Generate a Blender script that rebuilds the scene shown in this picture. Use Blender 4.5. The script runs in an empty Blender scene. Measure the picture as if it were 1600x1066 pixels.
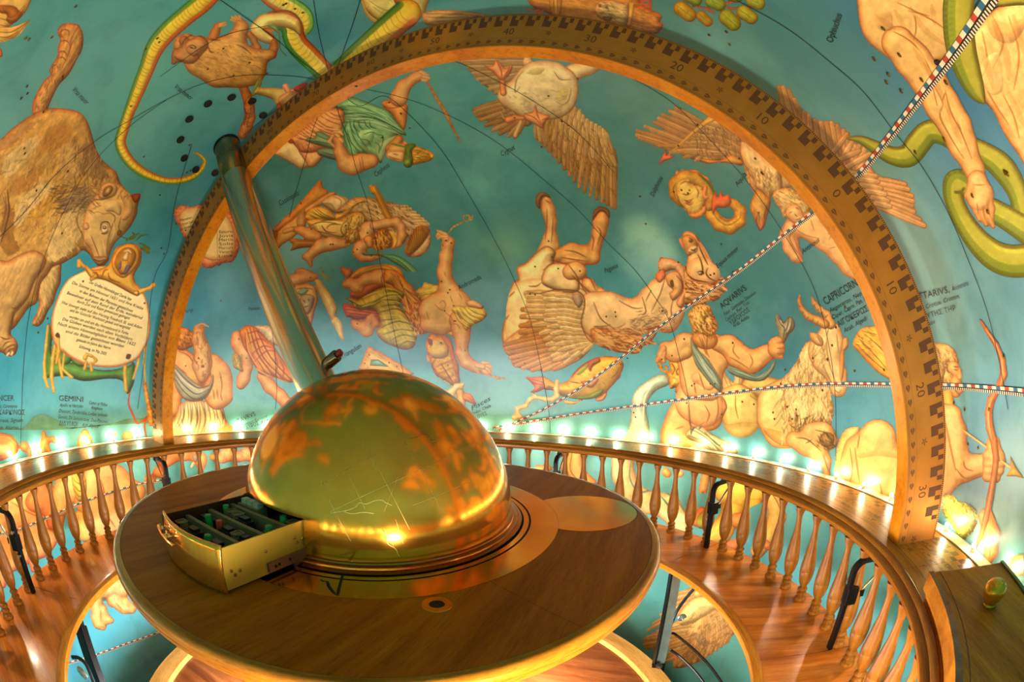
import bpy, bmesh, math, random
import numpy as np
from mathutils import Vector, Matrix
random.seed(7)
SC = bpy.context.scene
COL = SC.collection

# ---------------------------------------------------------------- camera
# origin = centre of the hollow globe, metres, +x south, +z up
CAM = np.array([0.7342, -0.9613, 0.4478])
YAW, PITCH, ROLL = -0.3552, 0.0287, 0.0110
FPX, K3, K5 = 728.07, -0.0394, 0.0001          # r = f(t + k3 t^3 + k5 t^5), px of the 1600 wide frame
_cy, _sy, _cp, _sp = math.cos(YAW), math.sin(YAW), math.cos(PITCH), math.sin(PITCH)
FW = np.array([_sy*_cp, _cy*_cp, _sp]); _r = np.array([_cy, -_sy, 0.0]); _u = np.cross(_r, FW)
RT = _r*math.cos(ROLL) + _u*math.sin(ROLL); UP = -_r*math.sin(ROLL) + _u*math.cos(ROLL)
cd = bpy.data.cameras.new('camera'); cam = bpy.data.objects.new('camera', cd); COL.objects.link(cam)
cd.type = 'PANO'; cd.sensor_fit = 'HORIZONTAL'; cd.sensor_width = 36.0; cd.sensor_height = 24.0
cd.clip_start = 0.01
def set_pano(**kw):
    for k, v in kw.items():
        for o in (cd, getattr(cd, 'cycles', None)):
            try: setattr(o, k, v); break
            except Exception: pass
set_pano(panorama_type='FISHEYE_LENS_POLYNOMIAL', fisheye_fov=math.radians(200),
         fisheye_polynomial_k0=0.0, fisheye_polynomial_k1=-0.060660568539401126,
         fisheye_polynomial_k2=-0.0001342355029936894, fisheye_polynomial_k3=5.307743575246538e-06,
         fisheye_polynomial_k4=-5.308921006300993e-07)
cam.matrix_world = Matrix(((RT[0], UP[0], -FW[0], CAM[0]), (RT[1], UP[1], -FW[1], CAM[1]),
                           (RT[2], UP[2], -FW[2], CAM[2]), (0, 0, 0, 1)))
SC.camera = cam

# ---------------------------------------------------------------- light and exposure
W = bpy.data.worlds.new('world'); SC.world = W; W.use_nodes = True
W.node_tree.nodes['Background'].inputs[0].default_value = (0.02, 0.02, 0.02, 1)
SC.view_settings.view_transform = 'Standard'; SC.view_settings.look = 'None'
SC.view_settings.gamma = 1.0; SC.view_settings.use_curve_mapping = False
SC.view_settings.exposure = 3.38
BULB_UP, BULB_DOWN = 42.0, 600.0             # emission strength of the small bulbs over and under the rail
WARM = (1.0, 0.75, 0.46)
def lamp(name, kind, loc, power, size, colour, aim=None):
    l = bpy.data.lights.new(name, kind); l.energy = power; l.color = colour
    if kind == 'POINT': l.shadow_soft_size = size
    else: l.shape = 'DISK'; l.size = size
    o = bpy.data.objects.new(name, l); COL.objects.link(o); o.location = loc
    if aim is not None: o.rotation_euler = (Vector(loc)-Vector(aim)).to_track_quat('Z', 'Y').to_euler()
    return o
lamp('hatch_light', 'POINT', (0.88, -0.84, -0.13), 7.5, 0.10, (1.0, 0.87, 0.64))       # lamp in the low entrance hatch, below the camera
lamp('floor_lamp_light', 'POINT', (-0.30, -0.25, -0.60), 5.5, 0.12, (0.95, 0.97, 1.0))  # added unseen fill light, brightens the lower wall at the left
lamp('floor_lamp_light', 'POINT', (0.35, 0.30, -0.60), 3.2, 0.12, (1.0, 0.97, 0.9))     # second added fill under the table, unseen, lifts the lower right wall
try:
    SC.cycles.use_denoising = True; SC.cycles.max_bounces = 10; SC.cycles.diffuse_bounces = 6
    SC.cycles.glossy_bounces = 5; SC.cycles.transparent_max_bounces = 8
    SC.cycles.sample_clamp_indirect = 6.0; SC.cycles.caustics_reflective = False; SC.cycles.caustics_refractive = False
except Exception: pass

R_DOME = 1.55
LAT = 0.9469; AX = np.array([-math.cos(LAT), 0, math.sin(LAT)]); AX0 = np.array([0, 0, 0.0635])
_th = np.linspace(0, 1.6, 600); _rr = FPX*(_th + K3*_th**3 + K5*_th**5)
def ray(x, y):
    x = np.asarray(x, float); y = np.asarray(y, float); a = x-800; b = 533-y; h = np.hypot(a, b)
    t = np.interp(h, _rr, _th); s = np.sin(t)/np.maximum(h, 1e-9)
    return np.cos(t)[..., None]*FW + (a*s)[..., None]*RT + (b*s)[..., None]*UP
def on_dome(x, y, R=R_DOME):
    d = ray(x, y); b = (d*CAM).sum(-1)
    return CAM + d*(-b + np.sqrt(np.maximum(b*b - (CAM@CAM - R*R), 0)))[..., None]
def on_z(x, y, z):
    d = ray(x, y); return CAM + d*((z-CAM[2])/d[..., 2])[..., None]
def at(x, y, dist): return CAM + ray(x, y)*dist

# ---------------------------------------------------------------- object helpers
def mesh_obj(name, verts, faces, mat=None, parent=None, smooth=False, auto=None):
    me = bpy.data.meshes.new(name)
    me.from_pydata([tuple(map(float, v)) for v in verts], [], [tuple(map(int, f)) for f in faces]); me.update()
    return link(name, me, mat, parent, smooth)
def link(name, me, mat=None, parent=None, smooth=False):
    if mat is not None and not me.materials: me.materials.append(mat)
    if smooth:
        me.polygons.foreach_set('use_smooth', [True]*len(me.polygons))
        if smooth != 'all':
            try: me.set_sharp_from_angle(angle=math.radians(38))
            except Exception: pass
    o = bpy.data.objects.new(name, me); COL.objects.link(o)
    if parent is not None: o.parent = parent
    return o
def empty(name, loc=(0, 0, 0)):
    o = bpy.data.objects.new(name, None); o.location = loc; o.empty_display_size = 0.05; COL.objects.link(o); return o
def tag(o, label=None, cat=None, group=None, kind=None):
    if label: o['label'] = label
    if cat: o['category'] = cat
    if group: o['group'] = group
    if kind: o['kind'] = kind
    return o
def child(name, b, mat, parent, smooth=True, label=None):
    """mesh from world-space verts under a parent that only carries a translation"""
    v = np.asarray(b[0], float).reshape(-1, 3)
    off = np.array(parent_loc(parent))
    o = mesh_obj(name, v-off, b[1], mat, parent, smooth)
    if label: o['label'] = label
    return o
def parent_loc(p):
    l = np.zeros(3)
    while p is not None: l += np.array(p.location); p = p.parent
    return l
def lathe(profile, seg=64, a0=0.0, a1=2*math.pi, center=(0, 0, 0)):
    full = abs(a1-a0-2*math.pi) < 1e-6; n = len(profile); m = seg if full else seg+1
    T = a0 + (a1-a0)*np.arange(m)/seg; V = []
    for t in T:
        for r, z in profile: V.append((center[0]+r*math.cos(t), center[1]+r*math.sin(t), center[2]+z))
    F = []
    for i in range(seg):
        j = (i+1) % m
        for k in range(n-1): F.append((i*n+k, j*n+k, j*n+k+1, i*n+k+1))
    return V, F
def ringbox(r0, r1, z0, z1, seg=96, a0=0.0, a1=2*math.pi, c=(0, 0, 0)):
    V, F = lathe([(r0, z0), (r1, z0), (r1, z1), (r0, z1), (r0, z0)], seg, a0, a1, c)
    if abs(a1-a0-2*math.pi) > 1e-6:
        F = list(F) + [(0, 1, 2, 3), tuple(seg*5+k for k in (3, 2, 1, 0))]
    return V, F
def join(*bs):
    V = []; F = []
    for v, f in bs:
        n = len(V); V += [tuple(q) for q in v]; F += [tuple(i+n for i in q) for q in f]
    return V, F
def box(c, s, axes=None):
    c = np.array(c, float); s = np.array(s, float)/2; A = np.eye(3) if axes is None else np.array(axes, float)
    V = [c + A[0]*s[0]*i + A[1]*s[1]*j + A[2]*s[2]*k for i in (-1, 1) for j in (-1, 1) for k in (-1, 1)]
    return V, [(0, 1, 3, 2), (4, 6, 7, 5), (0, 4, 5, 1), (2, 3, 7, 6), (0, 2, 6, 4), (1, 5, 7, 3)]
def frame(d):
    d = np.array(d, float); d /= np.linalg.norm(d); h = np.array([0, 0, 1.0]) if abs(d[2]) < .9 else np.array([1.0, 0, 0])
    u = np.cross(h, d); u /= np.linalg.norm(u); return d, u, np.cross(d, u)
def tube(pts, r, seg=10, caps=True):
    P = np.array(pts, float); n = len(P); rr_ = np.full(n, r, float) if np.isscalar(r) else np.array(r, float)
    V = []; F = []; T = np.gradient(P, axis=0); d, u, w = frame(T[0])
    for i in range(n):
        d = T[i]/np.linalg.norm(T[i]); u = u - d*(u@d); u /= np.linalg.norm(u); w = np.cross(d, u)
        for k in range(seg):
            a = 2*math.pi*k/seg; V.append(P[i] + rr_[i]*(math.cos(a)*u + math.sin(a)*w))
    for i in range(n-1):
        for k in range(seg):
            k2 = (k+1) % seg; F.append((i*seg+k, i*seg+k2, (i+1)*seg+k2, (i+1)*seg+k))
    if caps: F += [tuple(range(seg-1, -1, -1)), tuple((n-1)*seg+k for k in range(seg))]
    return V, F
def rev(profile, p0, d, seg=32):
    """revolve (radius, height) about the axis p0 + h*d"""
    d, u, w = frame(d); p0 = np.array(p0, float); V = []; F = []; n = len(profile)
    for i in range(seg):
        a = 2*math.pi*i/seg; q = math.cos(a)*u + math.sin(a)*w
        for r, h in profile: V.append(p0 + d*h + q*r)
    for i in range(seg):
        j = (i+1) % seg
        for k in range(n-1): F.append((i*n+k, j*n+k, j*n+k+1, i*n+k+1))
    return V, F
def spline(pts, n=8, closed=False):
    P = np.array(pts, float); N = len(P); out = []
    rng = range(N) if closed else range(N-1)
    for i in rng:
        if closed: p0, p1, p2, p3 = P[(i-1) % N], P[i], P[(i+1) % N], P[(i+2) % N]
        else: p0, p1, p2, p3 = P[max(i-1, 0)], P[i], P[i+1], P[min(i+2, N-1)]
        for t in np.arange(n)/n:
            out.append(0.5*((2*p1) + (-p0+p2)*t + (2*p0-5*p1+4*p2-p3)*t*t + (-p0+3*p1-3*p2+p3)*t**3))
    if not closed: out.append(P[-1])
    return np.array(out)

# ---------------------------------------------------------------- materials
def s2l(c):
    c = np.asarray(c, float); return np.where(c <= .04045, c/12.92, ((c+.055)/1.055)**2.4)
def hexc(h): return tuple(s2l([int(h[i:i+2], 16)/255 for i in (0, 2, 4)])) + (1.0,)
class M:
    def __init__(s, name, rough=.5, metal=0.0, spec=.5, coat=0.0):
        s.m = bpy.data.materials.new(name); s.m.use_nodes = True; s.t = s.m.node_tree; s.b = s.t.nodes['Principled BSDF']
        s.b.inputs['Roughness'].default_value = rough; s.b.inputs['Metallic'].default_value = metal
        s.b.inputs['Specular IOR Level'].default_value = spec
        if coat: s.b.inputs['Coat Weight'].default_value = coat; s.b.inputs['Coat Roughness'].default_value = .12
    def n(s, typ, **kw):
        q = s.t.nodes.new(typ)
        for k, v in kw.items():
            if k.startswith('i_'):
                key = k[2:]; key = int(key) if key.isdigit() else key.replace('_', ' ')
                if isinstance(v, bpy.types.NodeSocket): s.t.links.new(v, q.inputs[key])
                else: q.inputs[key].default_value = v
            else: setattr(q, k, v)
        return q
    def math(s, op, a, b=0.0, c=0.0):
        return s.n('ShaderNodeMath', operation=op, i_0=a, i_1=b, i_2=c).outputs[0]
    def ramp(s, fac, stops, interp='LINEAR'):
        r = s.n('ShaderNodeValToRGB', i_Fac=fac); r.color_ramp.interpolation = interp; e = r.color_ramp.elements
        while len(e) < len(stops): e.new(.5)
        for k, (p, c) in enumerate(stops): e[k].position = p; e[k].color = hexc(c) if isinstance(c, str) else c
        return r.outputs[0]
    def mix(s, f, a, b, mode='MIX'):
        q = s.n('ShaderNodeMix', data_type='RGBA', blend_type=mode)
        for k, v in ((0, f), (6, a), (7, b)):
            if isinstance(v, bpy.types.NodeSocket): s.t.links.new(v, q.inputs[k])
            else: q.inputs[k].default_value = hexc(v) if isinstance(v, str) else v
        return q.outputs[2]
    def noise(s, scale, detail=4, rough=.55, vec=None, dist=0.0):
        q = s.n('ShaderNodeTexNoise'); q.inputs['Scale'].default_value = scale; q.inputs['Detail'].default_value = detail
        q.inputs['Roughness'].default_value = rough; q.inputs['Distortion'].default_value = dist
        if vec is not None: s.t.links.new(vec, q.inputs['Vector'])
        return q.outputs[0]
    def obj(s): return s.n('ShaderNodeTexCoord').outputs['Object']
    def mapping(s, vec, scale=(1, 1, 1), rot=(0, 0, 0), loc=(0, 0, 0)):
        q = s.n('ShaderNodeMapping', i_Vector=vec); q.inputs['Scale'].default_value = scale
        q.inputs['Rotation'].default_value = rot; q.inputs['Location'].default_value = loc; return q.outputs[0]
    def polar(s):
        """(r, angle*1.4, z) of the object position: grain that follows a ring"""
        x = s.n('ShaderNodeSeparateXYZ', i_0=s.obj())
        r = s.math('SQRT', s.math('ADD', s.math('MULTIPLY', x.outputs[0], x.outputs[0]), s.math('MULTIPLY', x.outputs[1], x.outputs[1])))
        a = s.math('ARCTAN2', x.outputs[1], x.outputs[0])
        return s.n('ShaderNodeCombineXYZ', i_0=r, i_1=s.math('MULTIPLY', a, 1.4), i_2=x.outputs[2]).outputs[0], r, a
    def base(s, c):
        if isinstance(c, bpy.types.NodeSocket): s.t.links.new(c, s.b.inputs['Base Color'])
        else: s.b.inputs['Base Color'].default_value = hexc(c) if isinstance(c, str) else c
        return s
    def bump(s, h, st=.2, dist=.002):
        q = s.n('ShaderNodeBump', i_Height=h); q.inputs['Strength'].default_value = st; q.inputs['Distance'].default_value = dist
        s.t.links.new(q.outputs[0], s.b.inputs['Normal']); return s
    def rough(s, v): s.t.links.new(v, s.b.inputs['Roughness']); return s
def plain(name, c, rough=.5, metal=0.0, var=.0, coat=0.0, scale=20):
    m = M(name, rough, metal, coat=coat)
    if var:
        c2 = tuple(x*(1-var) for x in hexc(c)[:3]) + (1,)
        m.base(m.ramp(m.noise(scale, 5, .6, m.obj()), [(.35, c2), (.65, hexc(c))]))
    else: m.base(c)
    return m.m
def wood(name, dark, mid, light, grain=(6, 90, 90), rot=(0, 0, 0), rough=.35, coat=.3, ring=False, bump=.12, spec=.3):
    m = M(name, rough, 0, spec=spec, coat=coat*.35)
    v = m.polar()[0] if ring else m.obj()
    v = m.mapping(v, grain, rot)
    big = m.noise(.35, 3, .5, v, .3); fine = m.noise(2.2, 8, .68, v, .15)
    f = m.math('ADD', m.math('MULTIPLY', big, .6), m.math('MULTIPLY', fine, .4))
    c = m.ramp(f, [(.33, dark), (.5, mid), (.67, light)])
    pores = m.ramp(m.noise(6, 3, .7, v), [(.36, (.45, .40, .36, 1)), (.47, (1, 1, 1, 1))])
    m.base(m.mix(.45, c, pores, 'MULTIPLY')); m.bump(fine, bump, .0006)
    return m.m
# ================================================================ painter: fills the outlines of the wall paintings with paint
# (plain numpy; every figure becomes a thin skin of coloured vertices on the dome)
_rng = np.random.RandomState(5)
_NT = _rng.rand(256, 256)
def vnoise(x, y):
    xi = np.floor(x).astype(int); yi = np.floor(y).astype(int); fx = x-xi; fy = y-yi
    fx = fx*fx*(3-2*fx); fy = fy*fy*(3-2*fy)
    a = _NT[yi & 255, xi & 255]; b = _NT[yi & 255, (xi+1) & 255]; c = _NT[(yi+1) & 255, xi & 255]; d = _NT[(yi+1) & 255, (xi+1) & 255]
    return (a*(1-fx)+b*fx)*(1-fy)+(c*(1-fx)+d*fx)*fy - .5
def fnoise(x, y, o=3):
    s = 0; a = 1.0
    for i in range(o): s = s + a*vnoise(x*2**i+17*i, y*2**i+31*i); a *= .55
    return s
def hx(c): return np.array([int(c[i:i+2], 16)/255 for i in (0, 2, 4)])
def pp(s):
    if not isinstance(s, str): return np.array(s, float)
    return np.array([[float(q) for q in w.split(',')] for w in s.split()])
GRID = 1.25
FIGS = []
class Fig:
    def __init__(s, name, label, x0, y0, x1, y1, g=None):
        s.g = g or GRID; s.name, s.label = name, label; s.x0, s.y0 = x0, y0
        nx, ny = int((x1-x0)/s.g)+1, int((y1-y0)/s.g)+1
        s.X, s.Y = np.meshgrid(x0+np.arange(nx)*s.g, y0+np.arange(ny)*s.g)
        s.rgb = np.zeros((ny, nx, 3)); s.sd = np.full((ny, nx), -99.0); s.ox = s.oy = 0.0; s.k = 1.0; s.last = None; FIGS.append(s)
    def o(s, x, y, k=5.33): s.ox, s.oy, s.k = x, y, 1/k; return s
    def c(s, p):
        p = pp(p); q = p.copy(); q[:, 0] = p[:, 0]*s.k+s.ox; q[:, 1] = p[:, 1]*s.k+s.oy
        if q.shape[1] > 2: q[:, 2] = p[:, 2]*s.k
        return q
    def win(s, q, m):
        i0 = max(int((q[:, 0].min()-m-s.x0)/s.g), 0); i1 = min(int((q[:, 0].max()+m-s.x0)/s.g)+2, s.X.shape[1])
        j0 = max(int((q[:, 1].min()-m-s.y0)/s.g), 0); j1 = min(int((q[:, 1].max()+m-s.y0)/s.g)+2, s.X.shape[0])
        return (slice(j0, max(j1, j0)), slice(i0, max(i1, i0)))
    def comp(s, W_, col, a):
        s.rgb[W_] = s.rgb[W_]*(1-a[..., None]) + col*a[..., None]
    def polysd(s, q, W_):
        X, Y = s.X[W_], s.Y[W_]; d = np.full(X.shape, 1e9); ins = np.zeros(X.shape, bool); n = len(q)
        for i in range(n):
            ax, ay = q[i, :2]; bx, by = q[(i+1) % n, :2]; ex, ey = bx-ax, by-ay; L = ex*ex+ey*ey+1e-9
            wx, wy = X-ax, Y-ay; t = np.clip((wx*ex+wy*ey)/L, 0, 1); d = np.minimum(d, (wx-t*ex)**2+(wy-t*ey)**2)
            if ay != by: ins ^= ((ay > Y) != (by > Y)) & (X < (bx-ax)*(Y-ay)/(by-ay)+ax)
        d = np.sqrt(d); return np.where(ins, d, -d)
    def P(s, pts, col, w=10, sh=.35, e=.45, sp=4, tex=None, grow=True, edge=1.3, hi=None, nz=.07, a=1.0, clip=False, wob=0):
        """closed outline -> rounded, shaded, outlined patch of paint"""
        q = s.c(pts)[:, :2]; q = spline(q, sp, True) if sp else q
        if len(q) == 0: return s
        W_ = s.win(q, 4)
        if s.X[W_].size < 4: return s
        sd = s.polysd(q, W_); X, Y = s.X[W_], s.Y[W_]
        if wob: sd = sd + wob*fnoise(X/3.0, Y/3.0, 2)*2
        h = np.sqrt(np.clip(1-(1-np.clip(sd/w, 0, 1))**2, 0, 1))*w
        gy, gx = np.gradient(h, s.g) if min(h.shape) > 1 else (h*0, h*0)
        lam = (-gx*-.45 - gy*-.75)
        s.paint(W_, sd, hx(col), lam*sh, e, edge, tex, nz, a, clip, grow, hi); return s
    def paint(s, W_, sd, col, lam, e, edge, tex, nz, a, clip, grow, hi=None):
        X, Y = s.X[W_], s.Y[W_]
        v = 1.03 + np.clip(lam*.8, -.36, .26)
        c = col[None, None]*v[..., None]
        big = max(float(sd.max()), 1.0); sm = min(1.0, max(.3, big/6.0)); e = e*sm; core = np.clip(sd/min(big, 9.0), 0, 1)[..., None]   # paler core, warm brown rim, as brushed
        if e == 0: core = core*0; sm = 0
        c = c*(1-(1-core)*np.array([.16, .34, .46])*min(1, .4+e)*sm) + (1-c)*core*np.array([.26, .20, .09])
        if nz: c = c*(1+nz*fnoise(X/9, Y/9, 4)[..., None]*2)
        if tex:
            for an, ln, wd, am in (tex if isinstance(tex, list) else [tex]):
                if an is None: an_ = 3*vnoise(X/70, Y/70)*6
                else: an_ = math.radians(an)
                u = X*np.cos(an_)+Y*np.sin(an_); w2 = -X*np.sin(an_)+Y*np.cos(an_)
                c = c*(1+am*fnoise(u/ln, w2/wd, 3)[..., None]*2)
        if hi is not None: pass
        if e:
            k = np.exp(-(np.clip(sd, 0, 99)/edge)**2)*e*.85
            dk = np.array([.36, .17, .07])*.9
            c = c*(1-k[..., None]) + dk*k[..., None]
        m = np.clip(sd/s.g+.5, 0, 1)*a
        if clip: m = m*np.clip(s.sd[W_]/s.g+.5, 0, 1)
        s.comp(W_, c, m)
        if grow and not clip and a > .6: s.sd[W_] = np.maximum(s.sd[W_], sd)
        s.last = (W_, sd)
    def B(s, chains, col, k=3.0, sh=.45, e=.5, edge=1.3, tex=None, nz=.06, a=1.0, clip=False, grow=True):
        """limbs and muscles: chains of x,y,r joined by tapering capsules, melted together"""
        C = [s.c(c) for c in (chains if isinstance(chains, (list, tuple)) else [chains])]
        al = np.concatenate(C); W_ = s.win(al, al[:, 2].max()+4); X, Y = s.X[W_], s.Y[W_]
        if X.size < 4: return s
        sd = None; H = np.zeros(X.shape)
        for q in C:
            segs = [(q[i], q[i+1]) for i in range(len(q)-1)] if len(q) > 1 else [(q[0], q[0])]
            for p0, p1 in segs:
                ex, ey = p1[0]-p0[0], p1[1]-p0[1]; L = ex*ex+ey*ey+1e-9
                t = np.clip(((X-p0[0])*ex+(Y-p0[1])*ey)/L, 0, 1); r = p0[2]+(p1[2]-p0[2])*t
                d = np.hypot(X-p0[0]-t*ex, Y-p0[1]-t*ey); v = r-d
                H = np.maximum(H, np.sqrt(np.clip(r*r-d*d, 0, None)))
                if sd is None: sd = v
                else:
                    hh = np.clip(.5+.5*(v-sd)/k, 0, 1); sd = sd*(1-hh)+v*hh+k*hh*(1-hh)
        kk = min(1.0, k/22.0)*.8 if len(C) > 1 else 0.0
        H2 = np.maximum(H, np.sqrt(np.clip(sd, 0, None)*2))*(1-kk) + np.sqrt(np.clip(sd, 0, None)*float(np.median(al[:, 2])))*kk
        if min(H.shape) > 4:
            H2[1:-1, 1:-1] = (H2[1:-1, 1:-1]*2+H2[:-2, 1:-1]+H2[2:, 1:-1]+H2[1:-1, :-2]+H2[1:-1, 2:])/6
            gy, gx = np.gradient(H2, s.g)
        else: gy = gx = 0*H
        nz_ = 1/np.sqrt(1+gx*gx+gy*gy); lam = (gx*.45+gy*.7)*nz_ + (nz_-1)*.25
        s.paint(W_, sd, hx(col), lam*sh, e, edge, tex, nz, a, clip, grow); return s
    def S(s, pts, col='4a2410', w=1.0, a=.8, clip=False, sp=5, tap=True, grow=False):
        """brush strokes; several separated by ;"""
        a = min(1.0, a*1.55)
        for one in (pts.split(';') if isinstance(pts, str) else [pts]):
            q = s.c(one.strip() if isinstance(one, str) else one)[:, :2]; q = spline(q, sp) if sp and len(q) > 2 else q
            W_ = s.win(q, w*1.5+2); X, Y = s.X[W_], s.Y[W_]
            if X.size == 0: continue
            n = len(q)-1; best = np.full(X.shape, -1e9)
            for i in range(n):
                ex, ey = q[i+1]-q[i]; L = ex*ex+ey*ey+1e-9; t = np.clip(((X-q[i, 0])*ex+(Y-q[i, 1])*ey)/L, 0, 1)
                f = (i+t)/n; ww = w*(.35+.65*np.sin(math.pi*np.clip(f, .04, .96))) if tap else w
                best = np.maximum(best, ww/2-np.hypot(X-q[i, 0]-t*ex, Y-q[i, 1]-t*ey))
            m = np.clip(best/s.g+.55, 0, 1)*a
            if clip: m = m*np.clip(s.sd[W_]/s.g+.5, 0, 1)
            s.comp(W_, hx(col)[None, None], m)
            if grow: s.sd[W_] = np.maximum(s.sd[W_], best+.35)
        return s
    def hair(s, n, x0, y0, x1, y1, ang, ln, col, w=.9, a=.45, jit=18, curl=.12):
        """scattered short hair strokes kept inside what is painted already (box in the current frame)"""
        R_ = np.random.RandomState(n+int(x0)+int(y0))
        for i in range(n):
            x, y = x0+(x1-x0)*R_.rand(), y0+(y1-y0)*R_.rand(); t = math.radians(ang+jit*R_.randn()); l = ln*(.6+.8*R_.rand()); c = curl*R_.randn()
            s.S([(x, y), (x+l/2*math.cos(t), y+l/2*math.sin(t)), (x+l*math.cos(t+c), y+l*math.sin(t+c))], col, w, a, clip=True, sp=2)
        return s
    def feathers(s, base, tips, r0, r1, col, col2, e=.55, sh=.4):
        """one row of overlapping feathers from base curve to tip curve (equal counts)"""
        b, t = pp(base), pp(tips); n = max(len(b), len(t))
        for i in range(len(t)):
            p, q = b[i], t[i]; cc = col if i % 2 else col2
            m = (p*.35+q*.65)
            s.B([[(p[0], p[1], r0), (m[0], m[1], r1), (q[0], q[1], r1*.72)]], cc, k=1, sh=sh, e=e, edge=.9)
            s.S([(p[0], p[1]), (q[0], q[1])], '5a3a1c', .6, .45, sp=0)
        return s
    def fan(s, base, tips, n, r0, r1, col, col2, **kw):
        """n feathers interpolated between control curves base and tips"""
        B_, T_ = spline(pp(base), 12), spline(pp(tips), 12); f = np.linspace(0, 1, n)
        g = lambda C: np.stack([np.interp(f*(len(C)-1), np.arange(len(C)), C[:, i]) for i in (0, 1)], -1)
        return s.feathers(g(B_), g(T_), r0, r1, col, col2, **kw)
    def folds(s, pa, pb, n, col='6a3a14', w=1.0, a=.5, bend=0.0, col2=None, clip=True):
        """n drapery lines running from curve pa to curve pb"""
        A_, B_ = spline(pp(pa), 8), spline(pp(pb), 8); f = np.linspace(.04, .96, n)
        g = lambda C: np.stack([np.interp(f*(len(C)-1), np.arange(len(C)), C[:, i]) for i in (0, 1)], -1)
        for i, (p, q) in enumerate(zip(g(A_), g(B_))):
            d = q-p; m = (p+q)/2+np.array([-d[1], d[0]])*bend*(1+.4*math.sin(i*2.3))
            s.S([tuple(p), tuple(m), tuple(q)], col if (i % 2 == 0 or not col2) else col2, w, a, clip=clip)
        return s
def dome_mesh(f, R):
    """vertices snapped to the painted outline, laid on the dome"""
    sd = f.sd; ny, nx = sd.shape; gy, gx = np.gradient(np.clip(sd, -6, 6), f.g); gn = gx*gx+gy*gy+1e-6
    ins = sd > 0; cell = ins[:-1, :-1] | ins[1:, :-1] | ins[:-1, 1:] | ins[1:, 1:]
    use = np.zeros(sd.shape, bool)
    for a in (slice(0, -1), slice(1, None)):
        for b in (slice(0, -1), slice(1, None)): use[a, b] |= cell
    gl = np.sqrt(gn); sc = np.where(sd <= 0, np.clip(-sd/np.maximum(gl, .5), 0, f.g*1.1), 0)
    X = f.X+gx/np.maximum(gl, .3)*sc; Y = f.Y+gy/np.maximum(gl, .3)*sc
    rgb = f.rgb.copy(); bad = sd < -.6*f.g             # colour of snapped points: borrow the painted neighbour
    acc = np.zeros_like(rgb); cnt = np.zeros(sd.shape)
    wgt = (sd > -.3*f.g).astype(float)
    for dj in (-1, 0, 1):
        for di in (-1, 0, 1):
            w_ = np.roll(np.roll(wgt, dj, 0), di, 1); acc += np.roll(np.roll(rgb*wgt[..., None], dj, 0), di, 1); cnt += w_
    fill = (sd <= .3*f.g) & (cnt > 0)
    inner = (sd > .3*f.g).astype(float); acc2 = np.zeros_like(rgb); cnt2 = np.zeros(sd.shape)
    for dj in (-2, -1, 0, 1, 2):
        for di in (-2, -1, 0, 1, 2):
            acc2 += np.roll(np.roll(rgb*inner[..., None], dj, 0), di, 1); cnt2 += np.roll(np.roll(inner, dj, 0), di, 1)
    f2 = fill & (cnt2 > 0); rgb[f2] = acc2[f2]/cnt2[f2][..., None]
    idx = -np.ones(sd.shape, int); idx[use] = np.arange(use.sum())
    j, i = np.nonzero(cell)
    F_ = np.stack([idx[j, i], idx[j+1, i], idx[j+1, i+1], idx[j, i+1]], -1)
    return on_dome(X[use], Y[use], R), F_, np.clip(rgb[use], 0, 1)
# ================================================================ clouds and hills, laid first
f = Fig('painted_hills', 'faint grey-green hills low on the wall, painted', -10, 636, 245, 672, 2.0)
f.o(0, 600, 5.714)
f.P('-60,400 200,395 300,300 400,275 520,330 620,390 1000,350 1150,310 1400,310 1400,345 1100,360 800,385 500,410 -60,415', '5f9488', 6, .05, 0)
# ================================================================ the wall paintings: outlines as sighted from the entrance, laid onto the dome by on_dome()
# ---- great bear
f = Fig('painted_bear', 'large shaggy brown bear walking downwards, painted', -30, 30, 222, 565)
f.o(0, 380)
f.P('300,330 330,240 400,180 505,165 510,240 505,330 470,410 450,490 400,570 365,650 320,695 270,680 275,640 310,570 325,500 300,430', 'a98a5c', 22, .5, .6, tex=(70, 9, 2, .14))
f.S('300,660 335,600 360,530;325,680 370,610 400,540', '4a2a10', 1.3, .7)
f.o(0, 20)
f.P('270,830 268,760 290,700 320,640 370,560 420,520 410,480 440,420 480,350 478,300 500,220 480,180 485,130 520,95 570,85 620,90 660,110 690,170 695,240 680,320 640,390 600,470 560,530 500,590 470,640 440,700 410,770 400,820 440,860 300,880', 'b27c4a', 16, .5, .65, tex=(112, 8, 1.6, .16))
f.S('520,200 500,170 530,140 570,150 575,190;500,240 540,230 575,250;490,330 530,320 560,360;480,380 520,370 550,400;430,520 440,450 470,430', '5c3214', 1.3, .7)
f.S('660,150 600,260 560,360 520,450;690,220 630,320 570,420 500,520;640,130 590,230 580,330;680,300 620,390 560,470 490,560', '70401c', 1.1, .6)
f.S('670,190 620,280 590,350;650,350 600,420 540,500', 'd09a64', 1.2, .55)
f.hair(70, 290, 420, 520, 860, 110, 40, '5c3618', .8, .5)
f.o(0, 200)
# body
f.P('-160,140 0,95 60,40 160,-40 300,-130 430,-165 560,-160 660,-130 720,-70 760,30 800,170 850,260 900,310 970,370 1000,450 1040,500 1100,560 1170,560 1150,640 1140,720 1090,820 1030,890 960,960 920,1040 900,1110 840,1160 780,1110 740,1050 690,1020 640,1060 520,1130 440,1160 400,1220 340,1300 310,1450 240,1500 170,1600 100,1680 -10,1700 -160,1500', 'a3773c', 34, .4, .6, sp=5, tex=[(128, 16, 4, .10), (120, 5, 1.4, .07)])
f.o(0, 380)
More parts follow.
